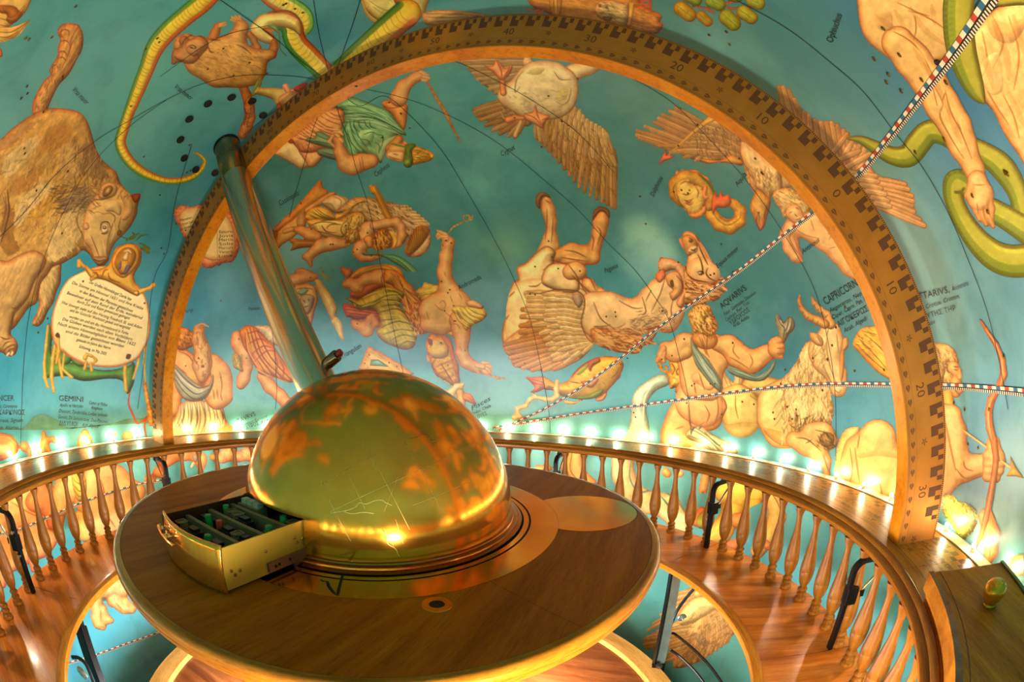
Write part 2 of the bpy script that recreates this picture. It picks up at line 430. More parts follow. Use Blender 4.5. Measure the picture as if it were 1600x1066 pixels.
# near foreleg going down
f.P('-160,200 60,150 130,110 280,60 380,120 370,200 300,300 265,380 240,450 170,540 125,590 105,680 90,760 130,800 150,860 125,930 60,945 0,910 -160,960', 'a67f52', 26, .45, .6, tex=[(115, 12, 3, .10)])
f.S('20,870 50,830 90,820;30,900 60,870 100,850 130,850;60,930 80,890 120,880;90,940 110,900', '4a2810', 1.6, .75)
f.S('0,780 50,800 90,790;100,540 140,540 170,500;90,690 110,600', '5a3216', 2, .6)
f.B('60,935,9 75,915,8', 'e2d2b0', sh=.3); f.B('95,930,8 105,910,8', 'e2d2b0', sh=.3)
f.o(0, 200)
# tonal patches of fur
for pts, col, a in (('420,10 520,-60 600,20 560,130 430,190 300,230 330,120', 'b07c2c', .45), ('30,250 200,120 330,60 280,200 160,330 40,420', 'c8b184', .55), ('150,420 330,310 360,360 260,500 120,560 60,520', 'a8762e', .5),
                    ('380,560 480,480 560,500 480,640 340,760 200,830 260,680', 'c08f30', .5), ('700,130 800,180 880,330 900,420 760,420 640,330', '7c5c3c', .45), ('560,560 700,480 800,560 700,700 560,700 480,620', '84705a', .5),
                    ('200,560 400,450 430,520 250,700 150,830 110,760', 'cbb182', .55), ('560,700 680,640 700,800 640,950 520,1080 400,1100 430,880', 'c6ab78', .6), ('40,650 120,700 110,900 170,1000 60,1060 0,900', '8a5e24', .55),
                    ('-60,160 80,60 240,-40 330,-60 200,60 40,190', 'a8794c', .4), ('480,200 620,120 700,250 640,400 520,380', 'c0a070', .4)):
    f.P(pts, col, 30, 0, 0, a=min(.95, a*1.5), clip=True, tex=(120, 6, 1.5, .1), wob=2.2)
f.hair(240, -20, 60, 700, 900, 125, 60, '6a4216', .8, .38)
f.hair(170, 200, 100, 900, 800, 115, 50, 'd8bf8c', .8, .4)
f.hair(120, 460, 470, 760, 700, 160, 55, '4e3a2a', .9, .5)
f.hair(110, 620, 60, 960, 480, 100, 55, '5a3c20', .9, .45)
f.hair(70, 380, 700, 700, 1080, 60, 50, 'dcc494', .8, .4)
f.S('60,520 70,600 75,700 40,850 0,980', '4a2a10', 2.2, .8); f.S('20,560 50,680 10,860;40,540 50,660 30,760', '70481c', 1.2, .6)
f.S('680,640 640,780 690,900 690,1000', '6a4420', 1.6, .5)
# head
f.P('700,760 740,640 800,560 850,480 900,450 980,470 1050,520 1100,570 1140,650 1130,730 1080,820 1020,900 950,960 915,1040 890,1110 850,1140 800,1110 760,1020 700,930', 'bd9a68', 26, .45, .25, clip=True)
f.P('870,620 960,600 1010,660 1000,730 940,700 880,690', 'd8bf8e', 12, .3, .2, clip=True); f.P('1000,560 1090,600 1110,680 1060,760 1010,760 1040,660', 'c4a070', 12, .2, .15, clip=True)
f.P('1095,560 1170,548 1150,610 1120,620', '7a2c14', 6, .3, .5)
f.P('820,560 840,490 890,455 950,460 980,500 960,560 900,590 840,600', 'cfae78', 8, .45, .5); f.P('855,560 870,500 920,480 945,505 920,550 880,575', '8e6636', 6, .3, .5); f.P('880,540 895,510 915,500 910,540', 'c8a56c', 4, .2, .2)
f.P('845,830 860,795 895,800 905,840 885,870 850,875', 'efe6c8', 5, .2, .6); f.B('872,830,16', '5a4020', sh=.3); f.B('870,826,5', 'f4ead0', sh=0, e=0)
f.S('835,850 850,790 900,785 920,830;845,880 880,880 905,860', '3c1e0c', 1.6, .8)
f.P('975,870 990,850 1015,860 1005,890 980,895', '5a3820', 3, .2, .6)
f.S('860,720 920,710 960,750 930,830 900,930 890,1030;1010,740 990,820 1000,860;760,900 800,1000 830,1080;740,640 790,600 830,600;1130,640 1100,790 1010,900', '70481e', 1.6, .55)
f.S('850,930 870,1000 880,1080;940,760 950,860 920,960', 'e0c898', 1.6, .5)
f.P('695,800 730,790 745,830 720,850 695,840', 'c69a78', 5, .2, .4)
f.o(0, 380)
f.P('770,120 830,110 880,110 900,130 870,165 830,185 790,160', '9a7a58', 8, .4, .6); f.S('780,130 820,150 870,140', '3c1e10', 1.3, .7)
f.o(0, 200); f.hair(40, 760, 470, 860, 720, 200, 40, '8a6436', .9, .6); f.hair(26, 960, 480, 1110, 600, 300, 36, '8a5a20', .8, .5)
# golden swirl of hair at the edge
f = Fig('painted_swirl', 'golden flowing hair, painted', -20, -20, 56, 92)
f.o(0, 20)
f.P('-110,-210 260,-210 240,-60 170,40 120,80 60,130 30,180 -110,260', 'd0a860', 14, .3, .4, a=1)
f.P('-110,120 40,120 130,110 200,80 250,60 210,120 150,190 80,225 0,250 -110,300', 'd8b868', 9, .3, .4)
f.P('-30,-60 110,-60 170,-10 210,-60 150,60 90,90 50,60 60,10 0,0', '9a5c1c', 10, .3, .5)
f.S('-20,40 60,60 130,60 220,-20;-40,90 60,110 160,90 240,30;0,160 90,160 180,110 250,60;-20,200 70,200 150,150;20,-40 60,20 110,30 200,-60', '6a3a10', 1.3, .65); f.S('0,240 120,210 200,130 245,70;0,130 120,120 220,60', 'f0dc8c', 1.4, .8)
f.P('-60,300 0,290 20,340 10,370 -60,380', 'c07a30', 6)

# ---- long serpent / dragon
f = Fig('painted_serpent', 'long yellow and green dragon-serpent winding over the top of the dome, painted', 172, -40, 680, 300)
def snake(f, pts, col, green, gs, scales='8a5a14', red='b8501c', ns=40, seed=0):
    """tapering body: pts x,y,r ; a green back on side gs and scored scales"""
    q = spline(pp(pts), 6); f.B([[tuple(v) for v in q]], col, k=1, sh=.5, e=.5)
    T = np.gradient(q[:, :2], axis=0); T /= np.linalg.norm(T, axis=1)[:, None]; Nn = np.stack([-T[:, 1], T[:, 0]], -1)
    for off, cc, wd, al in ((.78*gs, green, .5, .42), (.9*gs, green, .3, .35), (.97*gs, '1c6a34', .16, .5), (-.72*gs, red, .42, .26), (-.9*gs, red, .26, .28), (-.97*gs, '6a2c0c', .14, .4), (.1*gs, 'f0e24c', .45, .35)):
        for i in range(len(q)-1):
            r = q[i, 2]; a = q[i, :2]+Nn[i]*r*off; b = q[i+1, :2]+Nn[i+1]*q[i+1, 2]*off
            f.S([tuple(a), tuple(b)], cc, r*f.k*wd*1.0, al, clip=True, sp=0, tap=False)
    L = np.concatenate([[0], np.cumsum(np.hypot(*np.diff(q[:, :2], axis=0).T))])
    for s_ in np.linspace(L[0]+4, L[-1]-4, ns):
        i = int(np.searchsorted(L, s_).clip(1, len(q)-2)); r = q[i, 2]; c = q[i, :2]
        a, m, b = c-Nn[i]*r*.9, c+T[i]*r*.35, c+Nn[i]*r*.9
        f.S([tuple(a), tuple(m), tuple(b)], scales, .8, .35, clip=True)
snake(f.o(0, 0, 1), '345,-30,17 318,2,16 290,25,15 262,50,15 242,75,14 230,105,12 218,135,11 208,160,9.5 200,180,8.5 192,205,8.5 188,222,8.5 194,240,8.5 208,258,8 228,272,7 252,281,5.5 275,283,5 298,278,4.5 314,266,4 320,252,3 312,242,2 303,239,1', 'e6c838', '5a9a3c', 1, ns=70)
f.o(250, 0)
snake(f, '860,-60,60 960,0,78 1080,60,86 1180,130,86 1210,200,72 1180,250,60', 'cfcf86', '7ac04c', -1, red='b4602c', ns=14)
snake(f, '960,205,58 930,160,60 960,165,70 1050,175,88 1100,230,90 1110,300,90 1150,380,92 1230,460,92 1330,560,86 1400,640,80', 'dcd070', '3c8a34', 1, ns=18)
f.P('755,230 790,170 850,120 940,110 1050,110 1150,160 1180,230 1170,300 1120,260 1040,230 960,230 930,260 985,360 920,370 850,350 780,300', 'd4ce84', 26, .45, .55)
f.P('850,240 920,225 975,245 975,330 920,300', 'a8682c', 12, .3, .4, clip=True); f.S('870,240 920,245 965,320;860,250 930,300 960,350', '7a3c14', 1.2, .6)
f.P('900,215 970,220 1000,290 1005,400 1060,470 1010,430 985,360 980,280', '4a8c54', 10, .3, .3)
f.S('800,200 860,150 940,140 1040,150;790,260 830,210 880,190', 'eee8b0', 2, .5)
f.o(380, 0, 2.961)
snake(f, '700,-60,150 690,-10,145', 'd8d48c', '7ac04c', 1, ns=4)
f.P('555,-60 850,-60 850,30 820,90 740,110 650,105 590,70 560,20', 'd6d48e', 30, .45, .55)
f.B('730,-5,34', '9a5a20', sh=.3, e=.3); f.S('600,30 660,70 740,85 810,60;580,0 640,40 720,60;640,-40 690,10;760,-30 780,10;620,90 650,50;690,105 700,60;760,100 760,60;810,80 790,40', '8a7a30', 1.1, .5)
snake(f, '760,60,64 700,110,62 620,180,60 550,240,56 500,285,54 460,330,56', 'dcb838', '5a8c34', 1, ns=16)
# small bear
f = Fig('painted_small_bear', 'small light brown bear lying on its back, painted', 262, 20, 445, 222)
f.o(250, 0)
f.B('680,690,40 720,790,38 745,900,42 750,980,44 720,1060,46 690,1120,40', 'a8642c', k=4, tex=(90, 6, 1.6, .12))
f.S('740,800 700,880 720,960 700,1040;760,900 740,980 720,1060', '5c2c10', 1.3, .6); f.hair(24, 680, 850, 780, 1070, 160, 26, '5a2a10', .9, .7)
f.B('430,350,52 460,270,34 480,220,24 510,200,18', 'b07840', k=6); f.B('500,205,12 545,190,10', 'c89058'); f.B('495,220,10 550,208,8', 'c89058')
f.B('930,450,46 950,400,32 950,350,28', 'a87038', k=5); f.B('700,430,34 810,400,30 780,330,26 745,285,26', 'a87038', k=5); f.S('800,330 850,390 830,410', '6a3a18', 1.4, .6)
f.B(['220,390,110 330,450,130', '440,470,150 600,520,185 740,560,150', '330,520,120 480,600,120 640,620,95 760,620,80', '560,400,110 640,330,72 680,230,50 650,170,34', '800,480,70 920,455,45', '740,640,50 700,680,30'], 'b98a50', k=9, sh=.6, tex=[(20, 9, 2.4, .07)])
for pts in ('640,170,10 600,140,9', '655,165,10 630,135,9', '670,165,10 660,135,9', '630,180,9 590,165,8'): f.B(pts, 'c89058')
f.B(['200,340,42', '150,470,48 240,440,90 330,370,75', '130,430,26 115,520,20'], 'a9754a', k=5); f.P('215,370 260,330 340,330 380,380 340,430 290,470 230,440', 'c09464', 12, .4, .3, clip=True)
f.S('230,400 250,380 280,380 300,400 270,405;180,400 200,340 250,300 330,300 390,350;280,480 310,450 330,500;400,390 420,430 450,440;120,470 160,500 230,510;640,370 700,400 760,450;400,330 500,335;110,540 180,530', '5a2e12', 1.5, .7)
f.S('250,395 275,400', '2c1408', 2.2, .9); f.hair(120, 280, 380, 860, 690, 20, 34, '7a4a20', .8, .35); f.hair(60, 380, 430, 700, 620, 30, 30, 'dcb078', .8, .35)
# fish-tailed drapery beside it, partly behind the arch
f = Fig('painted_drapery', 'small fish tail with red and pink drapery, painted', 388, 112, 500, 182)
f.o(250, 0)
f.P('760,805 800,700 840,640 850,690 840,730 930,730 1020,735 1100,740 1200,700 1230,830 1100,900 980,880 940,830 860,800 800,790', 'c9b46a', 14, .4, .5)
f.P('760,805 795,700 835,645 825,700 790,760', '5c8a3c', 6, .2, .3); f.P('1020,710 1060,700 1090,760 1080,800 1040,760', 'dc9478', 8); f.P('1110,740 1170,700 1230,690 1200,740 1150,770', 'b8202c', 8); f.P('970,880 1010,850 1010,920 975,910', 'd0542c', 6); f.P('1000,800 1100,760 1160,800 1060,900 990,860', 'd0a070', 10)

# ---- text shield, left
f = Fig('painted_shield', 'cream oval text shield with gold crest, ribbons and green drapery, painted', 62, 360, 252, 625)
f.o(0, 380)
f.P('370,1090 400,700 415,680 440,760 430,900 480,980 560,990 660,1010 750,1040 860,1060 980,1050 1080,1020 1120,1000 1120,1150 1060,1260 1020,1150 900,1130 700,1150 560,1110 480,1110 420,1120', '2f7a3a', 14, .5, .6)
f.P('430,980 500,900 580,900 600,960 560,1010 500,1000', '38884a', 8, .4, .5); f.P('600,980 680,960 720,1010 660,1030', '3c8c4c', 8, .4, .5)
for pts in ('400,690,10 385,850,12 370,1000,12 375,1120,14 400,1200,12', '470,800,16 440,960,16 430,1120,16 450,1240,12', '490,800,14 490,960,14 520,1120,12', '540,900,10 520,1050,10 600,1120,14', '1200,690,10 1170,850,9 1150,1000,9 1110,1130,9', '1210,680,9 1215,860,10 1200,1000,10 1210,1150,8', '1050,960,20 1040,1080,14 1050,1230,16'):
    f.B(pts, 'd8b448', k=2, sh=.5)
f.P('560,310 620,270 700,230 760,210 880,190 950,250 1010,320 1100,370 1180,390 1220,460 1245,560 1255,680 1240,800 1200,880 1150,960 1060,1010 960,1035 840,1035 700,1010 600,960 530,910 500,900 455,840 430,730 430,620 460,510 505,400', 'ead2a4', 9, .22, .6, nz=.03)
f.P('570,320 700,245 860,230 1000,330 1170,410 1225,560 1232,700 1215,820 1130,950 980,1010 800,1010 640,960 520,870 455,760 450,620 490,470', 'efdcb0', 14, .05, 0, nz=.02, clip=True)
f.S('560,300 470,470 430,640 450,820 560,930 740,1020 960,1030 1140,970 1240,800', 'c8603c', 1.8, .7)
for p in ('460,770 480,745 500,770 495,800', '1050,960 1060,925 1090,930 1080,965'): f.P(p, '3a2410', 4, 0, .3)
f.B(['710,955,20 725,925,10 760,940,14', '780,950,10 800,975,12 780,1000,10', '720,990,12 705,1050,14', '755,1000,12 765,1060,14'], 'd8b450', k=2)
f.B('485,800,14 490,900,14 470,1000,12', 'dcb850')
f.P('700,200 760,220 830,215 890,190 920,140 950,60 1000,20 1080,0 1150,20 1180,70 1170,170 1120,260 1130,330 1180,390 1150,440 1090,420 1000,370 900,320 830,300 760,290', 'c8963c', 10, .5, .6)
f.B(['700,195,16 660,150,14 660,190,22', '770,260,26 720,200,12', '800,280,20 760,300,14'], 'd8aa4c'); f.B(['1180,395,16 1250,375,14 1280,350,22', '1140,410,26 1200,400,12'], 'd8aa4c')
f.P('960,250 930,170 950,90 1000,30 1070,5 1130,20 1165,80 1150,170 1100,240 1030,290', 'dfb24a', 7, .5, .6); f.P('980,230 955,170 975,100 1020,50 1075,35 1120,60 1135,110 1110,180 1060,240 1010,265', 'a87424', 10, .3, .4)
f.P('1010,240 1000,170 1030,140 1070,150 1085,200 1050,250', 'd2a038', 6, .4, .3); f.B('1045,125,26 1060,85,16', 'd8bc94'); f.P('1040,210 1060,180 1085,195 1060,250 1030,260', '50507c', 4, .3, .3); f.P('985,180 1010,150 1010,200 990,220', '5a5470', 4, .3, .2); f.S('1035,70 1070,60 1090,80', 'e8e0c8', 2.2, .8)
f.S('770,250 800,245 815,275 785,290;850,280 870,230 900,220;1120,400 1150,400 1150,430 1120,430;900,250 920,300 1000,330', '5c3008', 1.4, .7)
f.S('1000,-60 1080,-30 1130,-60 1100,-90;1050,-20 1110,-60 1160,-80;1130,-20 1180,-60 1230,-70;1190,20 1230,60 1250,80;1160,0 1210,20 1250,50;1180,40 1200,60 1240,90', '6a7a20', 1.6, .8, grow=True)
# ---- second text shield behind the arch
f = Fig('painted_shield', 'small cream text shield with pink scalloped border behind the arch, painted', 264, 312, 392, 425)
f.o(250, 300)
f.P('120,180 140,130 190,110 240,120 330,110 450,110 560,150 640,260 660,420 640,520 600,580 520,600 460,620 400,640 350,610 320,560 260,480 200,380 160,290', 'd07a5c', 12, .45, .5, wob=1.5)
f.P('160,230 200,150 280,130 420,135 540,180 610,300 625,430 600,520 520,560 430,570 360,540 300,470 220,380', 'e8cc9c', 8, .15, .4, nz=.03)
SK = 'cd9c6a'
# ---- crowned man in a green cloak (upper left middle)
f = Fig('painted_crowned_man', 'man in green cloak and orange robe with pointed crown, holding a sceptre, painted', 420, 92, 725, 275)
f.o(400, 90)
f.B('1420,190,10 1500,330,12 1590,480,16 1600,500,14 1640,590,9 1700,700,6', 'a8702c', k=2, tex=(150, 3, 1, .2))
f.P('160,800 200,730 260,700 330,690 400,740 500,780 555,830 490,905 430,915 370,925 290,880 220,840', 'd3bc8c', 16, .4, .5)
f.P('350,770 400,780 480,760 540,790 555,835 490,905 440,910 400,850', 'd39c74', 10, .5, .6)
f.P('290,680 340,620 440,540 560,450 620,420 720,440 740,500 730,580 720,660 640,700 560,760 480,790 380,790 330,740', 'cf8c5c', 22, .4, .5, tex=(-28, 14, 2.5, .09))
f.folds('300,650 380,590 470,520 600,430', '420,690 560,680 680,620 725,480', 13, '7a3010', 1.1, .6, .08)
f.folds('340,720 420,720 500,720', '380,780 470,780 600,720', 5, 'a04018', 1.3, .5, .05)
f.S('310,670 420,640 540,640;360,630 480,590 600,590 700,600;480,530 580,500 700,530;520,470 620,450 700,470', 'edc094', 1.5, .5)
f.P('270,690 300,680 320,710 280,715', '8c2020', 5, .2, .5)
f.P('410,690 430,670 490,665 500,620 540,615 600,650 640,700 640,760 560,740 480,720', '5f9a84', 10, .5, .6); f.P('510,770 560,750 640,760 700,790 700,860 640,850 570,830 520,810', '5a8a80', 10, .5, .6)
f.S('430,690 520,700 620,720;500,640 560,670 620,690;540,780 600,800 690,820;530,800 600,830 690,840', '1c4a40', 1.2, .6)
f.P('650,410 720,350 790,325 900,360 1000,400 1080,430 1140,480 1190,550 1230,600 1250,650 1190,640 1140,700 1100,760 1060,840 1040,880 1000,850 900,800 860,830 800,840 760,780 740,700 700,620 720,560 740,510 720,440', '4f9f7c', 20, .5, .6, tex=(30, 16, 3, .10))
f.P('730,500 840,490 960,500 1080,540 1190,610 1080,590 960,560 840,540', '7cc0a0', 10, .3, .2, clip=True); f.P('860,620 920,600 980,620 970,700 920,740 860,700', '8fb88c', 22, .3, 0, clip=True, a=.8)
f.P('1000,740 1080,680 1180,650 1100,760 1050,860 1020,840', '8ab896', 10, .3, .2, clip=True)
f.folds('720,430 740,490 730,560', '1220,610 1230,620 1200,640', 8, '145038', 1.3, .6, -.10, 'a6dcc0')
f.folds('740,560 780,520 860,520 950,530', '750,700 820,640 900,600 1010,590', 7, '14583c', 1.4, .65, .18)
f.S('730,620 760,720 830,800;760,600 790,700 860,790;790,580 820,680 900,780;820,560 850,650 930,760;1010,640 1060,660 1040,760;990,700 1030,740 1020,800;900,640 960,620 1010,640;880,680 930,690 960,740;720,480 840,460 1000,500 1180,600;760,400 900,420 1080,500', '1a5c40', 1.3, .6)
f.S('740,660 780,750 840,810;850,500 980,520 1100,570;780,350 920,400 1060,450 1180,570;770,620 810,710 880,780', '9ad8b8', 1.4, .6)
f.P('1045,375 1110,350 1180,365 1260,395 1262,460 1250,560 1230,600 1180,540 1130,470 1080,430', 'c98846', 14, .4, .55); f.S('1060,400 1120,420 1250,400;1080,380 1120,370', '7a4010', 1.2, .6)
f.B(['1190,330,78 1230,240,56 1320,170,40 1360,150,44', '1370,150,42 1420,170,26'], SK, k=5, sh=.4)
for p in ('1370,120,14 1410,130,12', '1390,135,14 1430,150,12', '1395,160,13 1440,172,11', '1385,185,12 1425,190,10'): f.B(p, 'd6a67a', sh=.4)
f.B('1330,100,10 1345,108,8', 'a8702c')
f.B(['690,700,36 700,790,44 750,880,66 810,900,70 880,870,66 960,860,60', '660,680,20'], 'cd9460', k=8, sh=.45); f.S('860,840 870,900 880,950;880,830 890,890 900,945', '8c3818', 1.2, .5)
for p in ('640,650,13 610,700,11 650,740,10', '665,640,13 690,660,12', '655,620,12 700,620,11 720,640,10', '680,600,12 640,600,10', '700,680,14 720,700,12'): f.B(p, 'd6a070', sh=.4)
f.B('1120,760,44 1190,680,36', 'c8903c'); f.S('1130,720 1210,750 1290,760', '1f7030', 4, .9)
f.B(['1110,800,30 1170,810,44 1210,830,30', '1150,760,50 1220,760,44'], 'cfa068', k=6); f.P('1090,800 1130,780 1230,790 1220,870 1150,860 1100,840', 'd8bc90', 8, .4, .4)
f.B('1240,710,16 1260,730,16', 'c8904c'); f.S('1100,820 1150,840 1210,850;1140,800 1180,810', '7a5028', 1.2, .7)
f.P('1300,740 1380,750 1450,780 1485,820 1450,860 1380,880 1300,890 1290,810', 'd0a038', 14, .4, .5); f.B('1465,820,16', 'e0b838'); f.folds('1300,760 1300,820 1300,880', '1440,800 1450,820 1440,850', 6, '7a5410', 1, .5)
f.P('1240,740 1260,720 1320,715 1330,740 1300,780 1310,860 1290,910 1250,915 1225,880 1240,820', '4a7c2c', 9, .5, .5, tex=(80, 6, 2, .15)); f.S('1290,720 1310,745;1130,720 1250,745', '2c8a34', 2.4, .8)
f.hair(40, 1290, 750, 1440, 880, 0, 30, '7a5818', .8, .5)

# ---- seated lady on a throne
f = Fig('painted_throne_lady', 'seated lady in yellow and brown drapery on a wooden throne with a shell-fan headdress, painted', 420, 276, 682, 425)
f.o(420, 270)
f.P('30,470 200,310 370,120 430,55 450,120 500,170 430,230 320,300 200,400 80,490', 'c27c2c', 12, .25, .5, sp=2); f.P('30,475 80,490 75,610 55,600', '7a3c18', 6, .2, .5, sp=0)
f.P('75,490 200,390 310,290 500,165 560,175 440,270 320,340 310,440 200,540 110,600 65,640', 'd1a05c', 10, .25, .5, sp=2); f.P('240,350 300,300 300,440 230,440', 'b0804c', 6, .2, .3, sp=2)
f.P('440,240 520,185 600,190 660,220 670,270 620,320 560,340 480,290', 'c3a782', 16, .5, .5); f.S('540,200 600,230 590,300;580,190 640,230 620,300;470,250 530,270 550,330', '7a5c40', 1.2, .5)
f.P('560,330 640,250 720,205 840,205 930,230 1040,250 1160,290 1230,340 1280,400 1320,440 1340,500 1200,480 1140,560 1110,600 1050,560 1000,500 900,470 800,400 700,350', 'a8865c', 18, .4, .5, tex=(35, 6, 1.6, .16))
f.fan('1020,300 1100,340 1160,400 1180,460', '1150,280 1230,340 1300,400 1330,430', 8, 12, 18, 'd8bc94', 'c4a67c'); f.fan('940,260 1010,300 1080,380 1130,470', '1080,290 1160,380 1200,440 1200,520', 8, 12, 16, 'd0b48c', 'b89468')
f.hair(110, 720, 230, 1180, 480, 40, 34, '5a3c20', 1, .6); f.hair(70, 900, 250, 1280, 500, 50, 34, 'e0c8a0', 1, .6)
f.P('830,110 850,98 870,110 890,105 960,220 1000,310 1030,385 980,390 930,290 880,190 850,170', 'cf9c34', 8, .5, .5); f.folds('840,120 870,110 890,110', '960,370 1000,370 1020,370', 5, '7a4c10', 1, .6)
f.P('600,340 680,280 760,225 830,240 740,260 680,320 620,370 560,390 560,340', 'd2a040', 8, .5, .5); f.S('610,350 700,280 800,230', '7a4c10', 1.2, .6)
f.P('300,370 330,310 400,280 480,300 540,350 560,390 540,400 460,400 370,410 330,400', 'd2a848', 12, .5, .5); f.folds('320,350 350,320 400,300', '540,390 545,385 550,380', 6, '6a4a14', 1.2, .6, .1)
f.P('320,400 420,380 560,400 700,330 780,340 810,400 780,460 740,530 680,590 620,580 540,560 470,540 380,500 340,450', 'c2984c', 16, .45, .5, tex=(20, 10, 2, .1))
f.P('400,420 520,400 650,430 640,520 560,540 440,510', 'd6b070', 14, .3, 0, clip=True)
f.S('340,440 440,410 560,420;350,470 460,500 600,530;390,510 500,540 640,560;480,460 520,430 600,430;440,440 480,490 560,500;430,400 520,390;620,420 600,480 640,540', '5e3c12', 1.4, .7)
f.hair(110, 640, 350, 800, 560, 100, 34, '6a4818', 1, .65); f.hair(50, 640, 350, 800, 560, 100, 30, 'e0c070', 1, .6)
f.P('170,570 200,545 280,555 400,560 540,550 480,600 380,620 260,630 180,650 200,600', 'c88c34', 9, .5, .6); f.folds('180,560 180,600 200,640', '500,560 440,600 360,620', 6, '6a3c10', 1.2, .6)
f.B('210,470,24 270,480,34 340,510,50 400,530,44', 'c98e58', k=6, sh=.4); f.B('130,490,20 190,470,22', 'c98e58', sh=.4)
f.B(['620,590,40 520,590,52 430,610,50 370,660,34 330,695,28', '330,700,26 350,770,16', '290,700,14 330,690,20'], 'd6a374', k=8, sh=.4); f.B('660,590,26 680,570,20', 'c9a050')
f.B(['820,470,62 800,530,44 740,520,20', '850,450,40'], 'd8a878', k=8, sh=.4); f.P('640,500 720,470 760,540 700,590 650,570', 'c49a50', 10, .4, .4); f.hair(40, 650, 470, 760, 590, 120, 30, '6a4818', 1, .6)
f.B('880,440,40 980,420,36 1060,410,36 1100,450,34 1110,520,32 1080,590,26 1040,620,20', 'd6a374', k=6, sh=.4)
f.B('950,540,72 920,580,60 990,590,40', 'b8742c', k=8, tex=(70, 6, 2, .25)); f.hair(70, 870, 480, 1020, 630, 90, 26, '6a3c10', 1, .7); f.hair(30, 870, 480, 1020, 630, 60, 26, 'e0a850', 1, .7)
f.P('1000,490 1040,500 1075,560 1060,610 1030,625 1040,570', 'dcb040', 6, .4, .4)
f.B(['820,580,44 760,620,44 740,660,40 780,700,34 850,705,26 910,695,22', '910,690,24 935,680,14'], 'd6a070', k=8, sh=.4); f.B('830,560,40 840,600,28', 'd0985c', k=6)
f.P('1130,650 1150,570 1200,480 1260,435 1310,450 1345,520 1350,590 1320,650 1260,695 1200,705 1150,690', 'd6bc94', 12, .4, .5, wob=.8); f.P('1130,640 1160,560 1210,480 1260,435 1310,460 1330,510 1300,570 1240,640 1170,690', 'a8742c', 16, .35, .3, clip=True)
f.folds('1180,520 1230,460 1280,450', '1140,650 1230,650 1320,520', 12, '5c3410', 1.1, .6)
f.P('780,668 900,665 950,680 1040,680 1130,720 1230,800 1260,860 1280,930 1260,960 1200,880 1120,800 1020,740 950,700 880,690 800,690', '4f9a7a', 8, .5, .4); f.S('950,690 1060,720 1180,820 1250,940;960,680 1090,700 1220,800', '1c5c48', 1.2, .6); f.S('960,690 1080,720 1190,810', '8cc8a4', 1.2, .6)

# ---- chained lady
f = Fig('painted_chained_lady', 'reclining lady in yellow-green drapery with chained outstretched arms and long fair hair, painted', 528, 330, 796, 608)
f.o(520, 320)
f.P('60,530 80,515 120,530 150,530 165,570 140,600 120,620 90,590', 'b86a54', 8, .4, .5)
f.P('140,740 250,660 380,620 450,600 480,680 380,700 260,770 180,780', 'b25040', 12, .4, .5); f.P('80,830 150,830 250,860 380,890 390,980 300,950 200,960 140,940 110,930', 'b4503c', 12, .4, .5); f.folds('100,840 110,900 130,940', '380,890 380,930 380,980', 5, '6a1c14', 1.2, .5)
f.P('140,610 200,540 300,510 420,495 520,510 580,560 600,640 560,700 440,560 340,560 240,600 180,620', 'd2a04c', 12, .4, .5); f.S('180,590 300,530 440,510 540,560;170,600 290,560 420,540 520,600 560,680', '8c5a18', 1.2, .6)
f.B(['460,610,66 380,600,52 280,620,42 190,665,34 150,640,20', '100,665,26 140,655,24 200,690,30 230,710,18'], 'd8a06c', k=10, sh=.4)
f.B(['480,620,80 560,700,70'], 'd69a5c', k=8, sh=.3)
f.P('440,540 540,560 620,640 680,700 740,800 770,880 760,960 760,1050 700,1090 640,1020 600,900 560,780 500,680 430,640', 'cf8840', 22, .4, .5, tex=(60, 14, 2.5, .12))
f.folds('480,560 560,620 600,720', '700,760 740,900 720,1040', 12, '7c3c10', 1.3, .6, .08, 'eeb870')
f.P('110,780 160,780 220,790 300,740 380,700 470,680 560,710 600,750 560,830 600,900 660,1000 700,1080 680,1180 610,1210 530,1190 420,1140 360,1060 400,1000 380,920 330,870 240,880 180,860 160,820', 'b09e3c', 24, .45, .55, tex=(55, 14, 3, .12))
f.folds('440,720 410,820 390,900 400,1000', '580,760 620,880 660,980 690,1080', 10, '4a5014', 1.6, .65, -.18, 'e2cc60'); f.folds('400,1020 440,1110 560,1180', '680,1000 700,1080 690,1160', 7, '4e5418', 1.6, .6, -.15, 'd8c058')
f.S('200,800 300,760 420,710 540,730;190,840 300,830 440,760 560,750;220,860 320,850 400,800;150,800 200,830 260,860', '4e5814', 1.5, .6); f.S('220,790 330,740 460,700;240,850 340,820', 'e8d470', 2, .6)
f.P('660,830 720,820 760,900 770,980 790,1060 760,1080 700,1060 670,1000 640,920', 'c08038', 12, .4, .5, tex=(80, 5, 2, .25)); f.hair(60, 660, 830, 780, 1070, 80, 30, '7a4010', 1, .7); f.hair(40, 660, 830, 780, 1070, 80, 30, 'f0c070', 1, .7)
f.B(['300,960,30 290,1040,40 250,1020,34 190,1000,28 170,980,20', '330,930,30 360,990,30', '280,1060,34'], 'd89c64', k=9, sh=.4)
f.P('690,720 740,690 760,650 800,655 840,670 900,680 935,690 950,750 900,790 850,820 790,825 740,800 710,770', 'd4ae50', 14, .4, .45, wob=1, tex=(-10, 10, 2, .15)); f.S('720,760 820,740 940,700;740,790 840,780 940,750', '8c6a20', 1.2, .6)
f.P('930,1050 1000,1045 1030,1100 970,1090', 'd4b050', 8)
f.o(520, 320)
f.B(['950,290,34 975,310,34', '960,330,34 945,430,42 930,560,46 950,680,50 985,760,60', '980,730,66 1000,830,120 850,870,110 800,880,80', '1030,820,60 1090,820,50', '1000,900,110 820,980,50', '1010,980,60 900,1010,56 780,1010,44'], 'dcaa76', k=14, sh=.42)
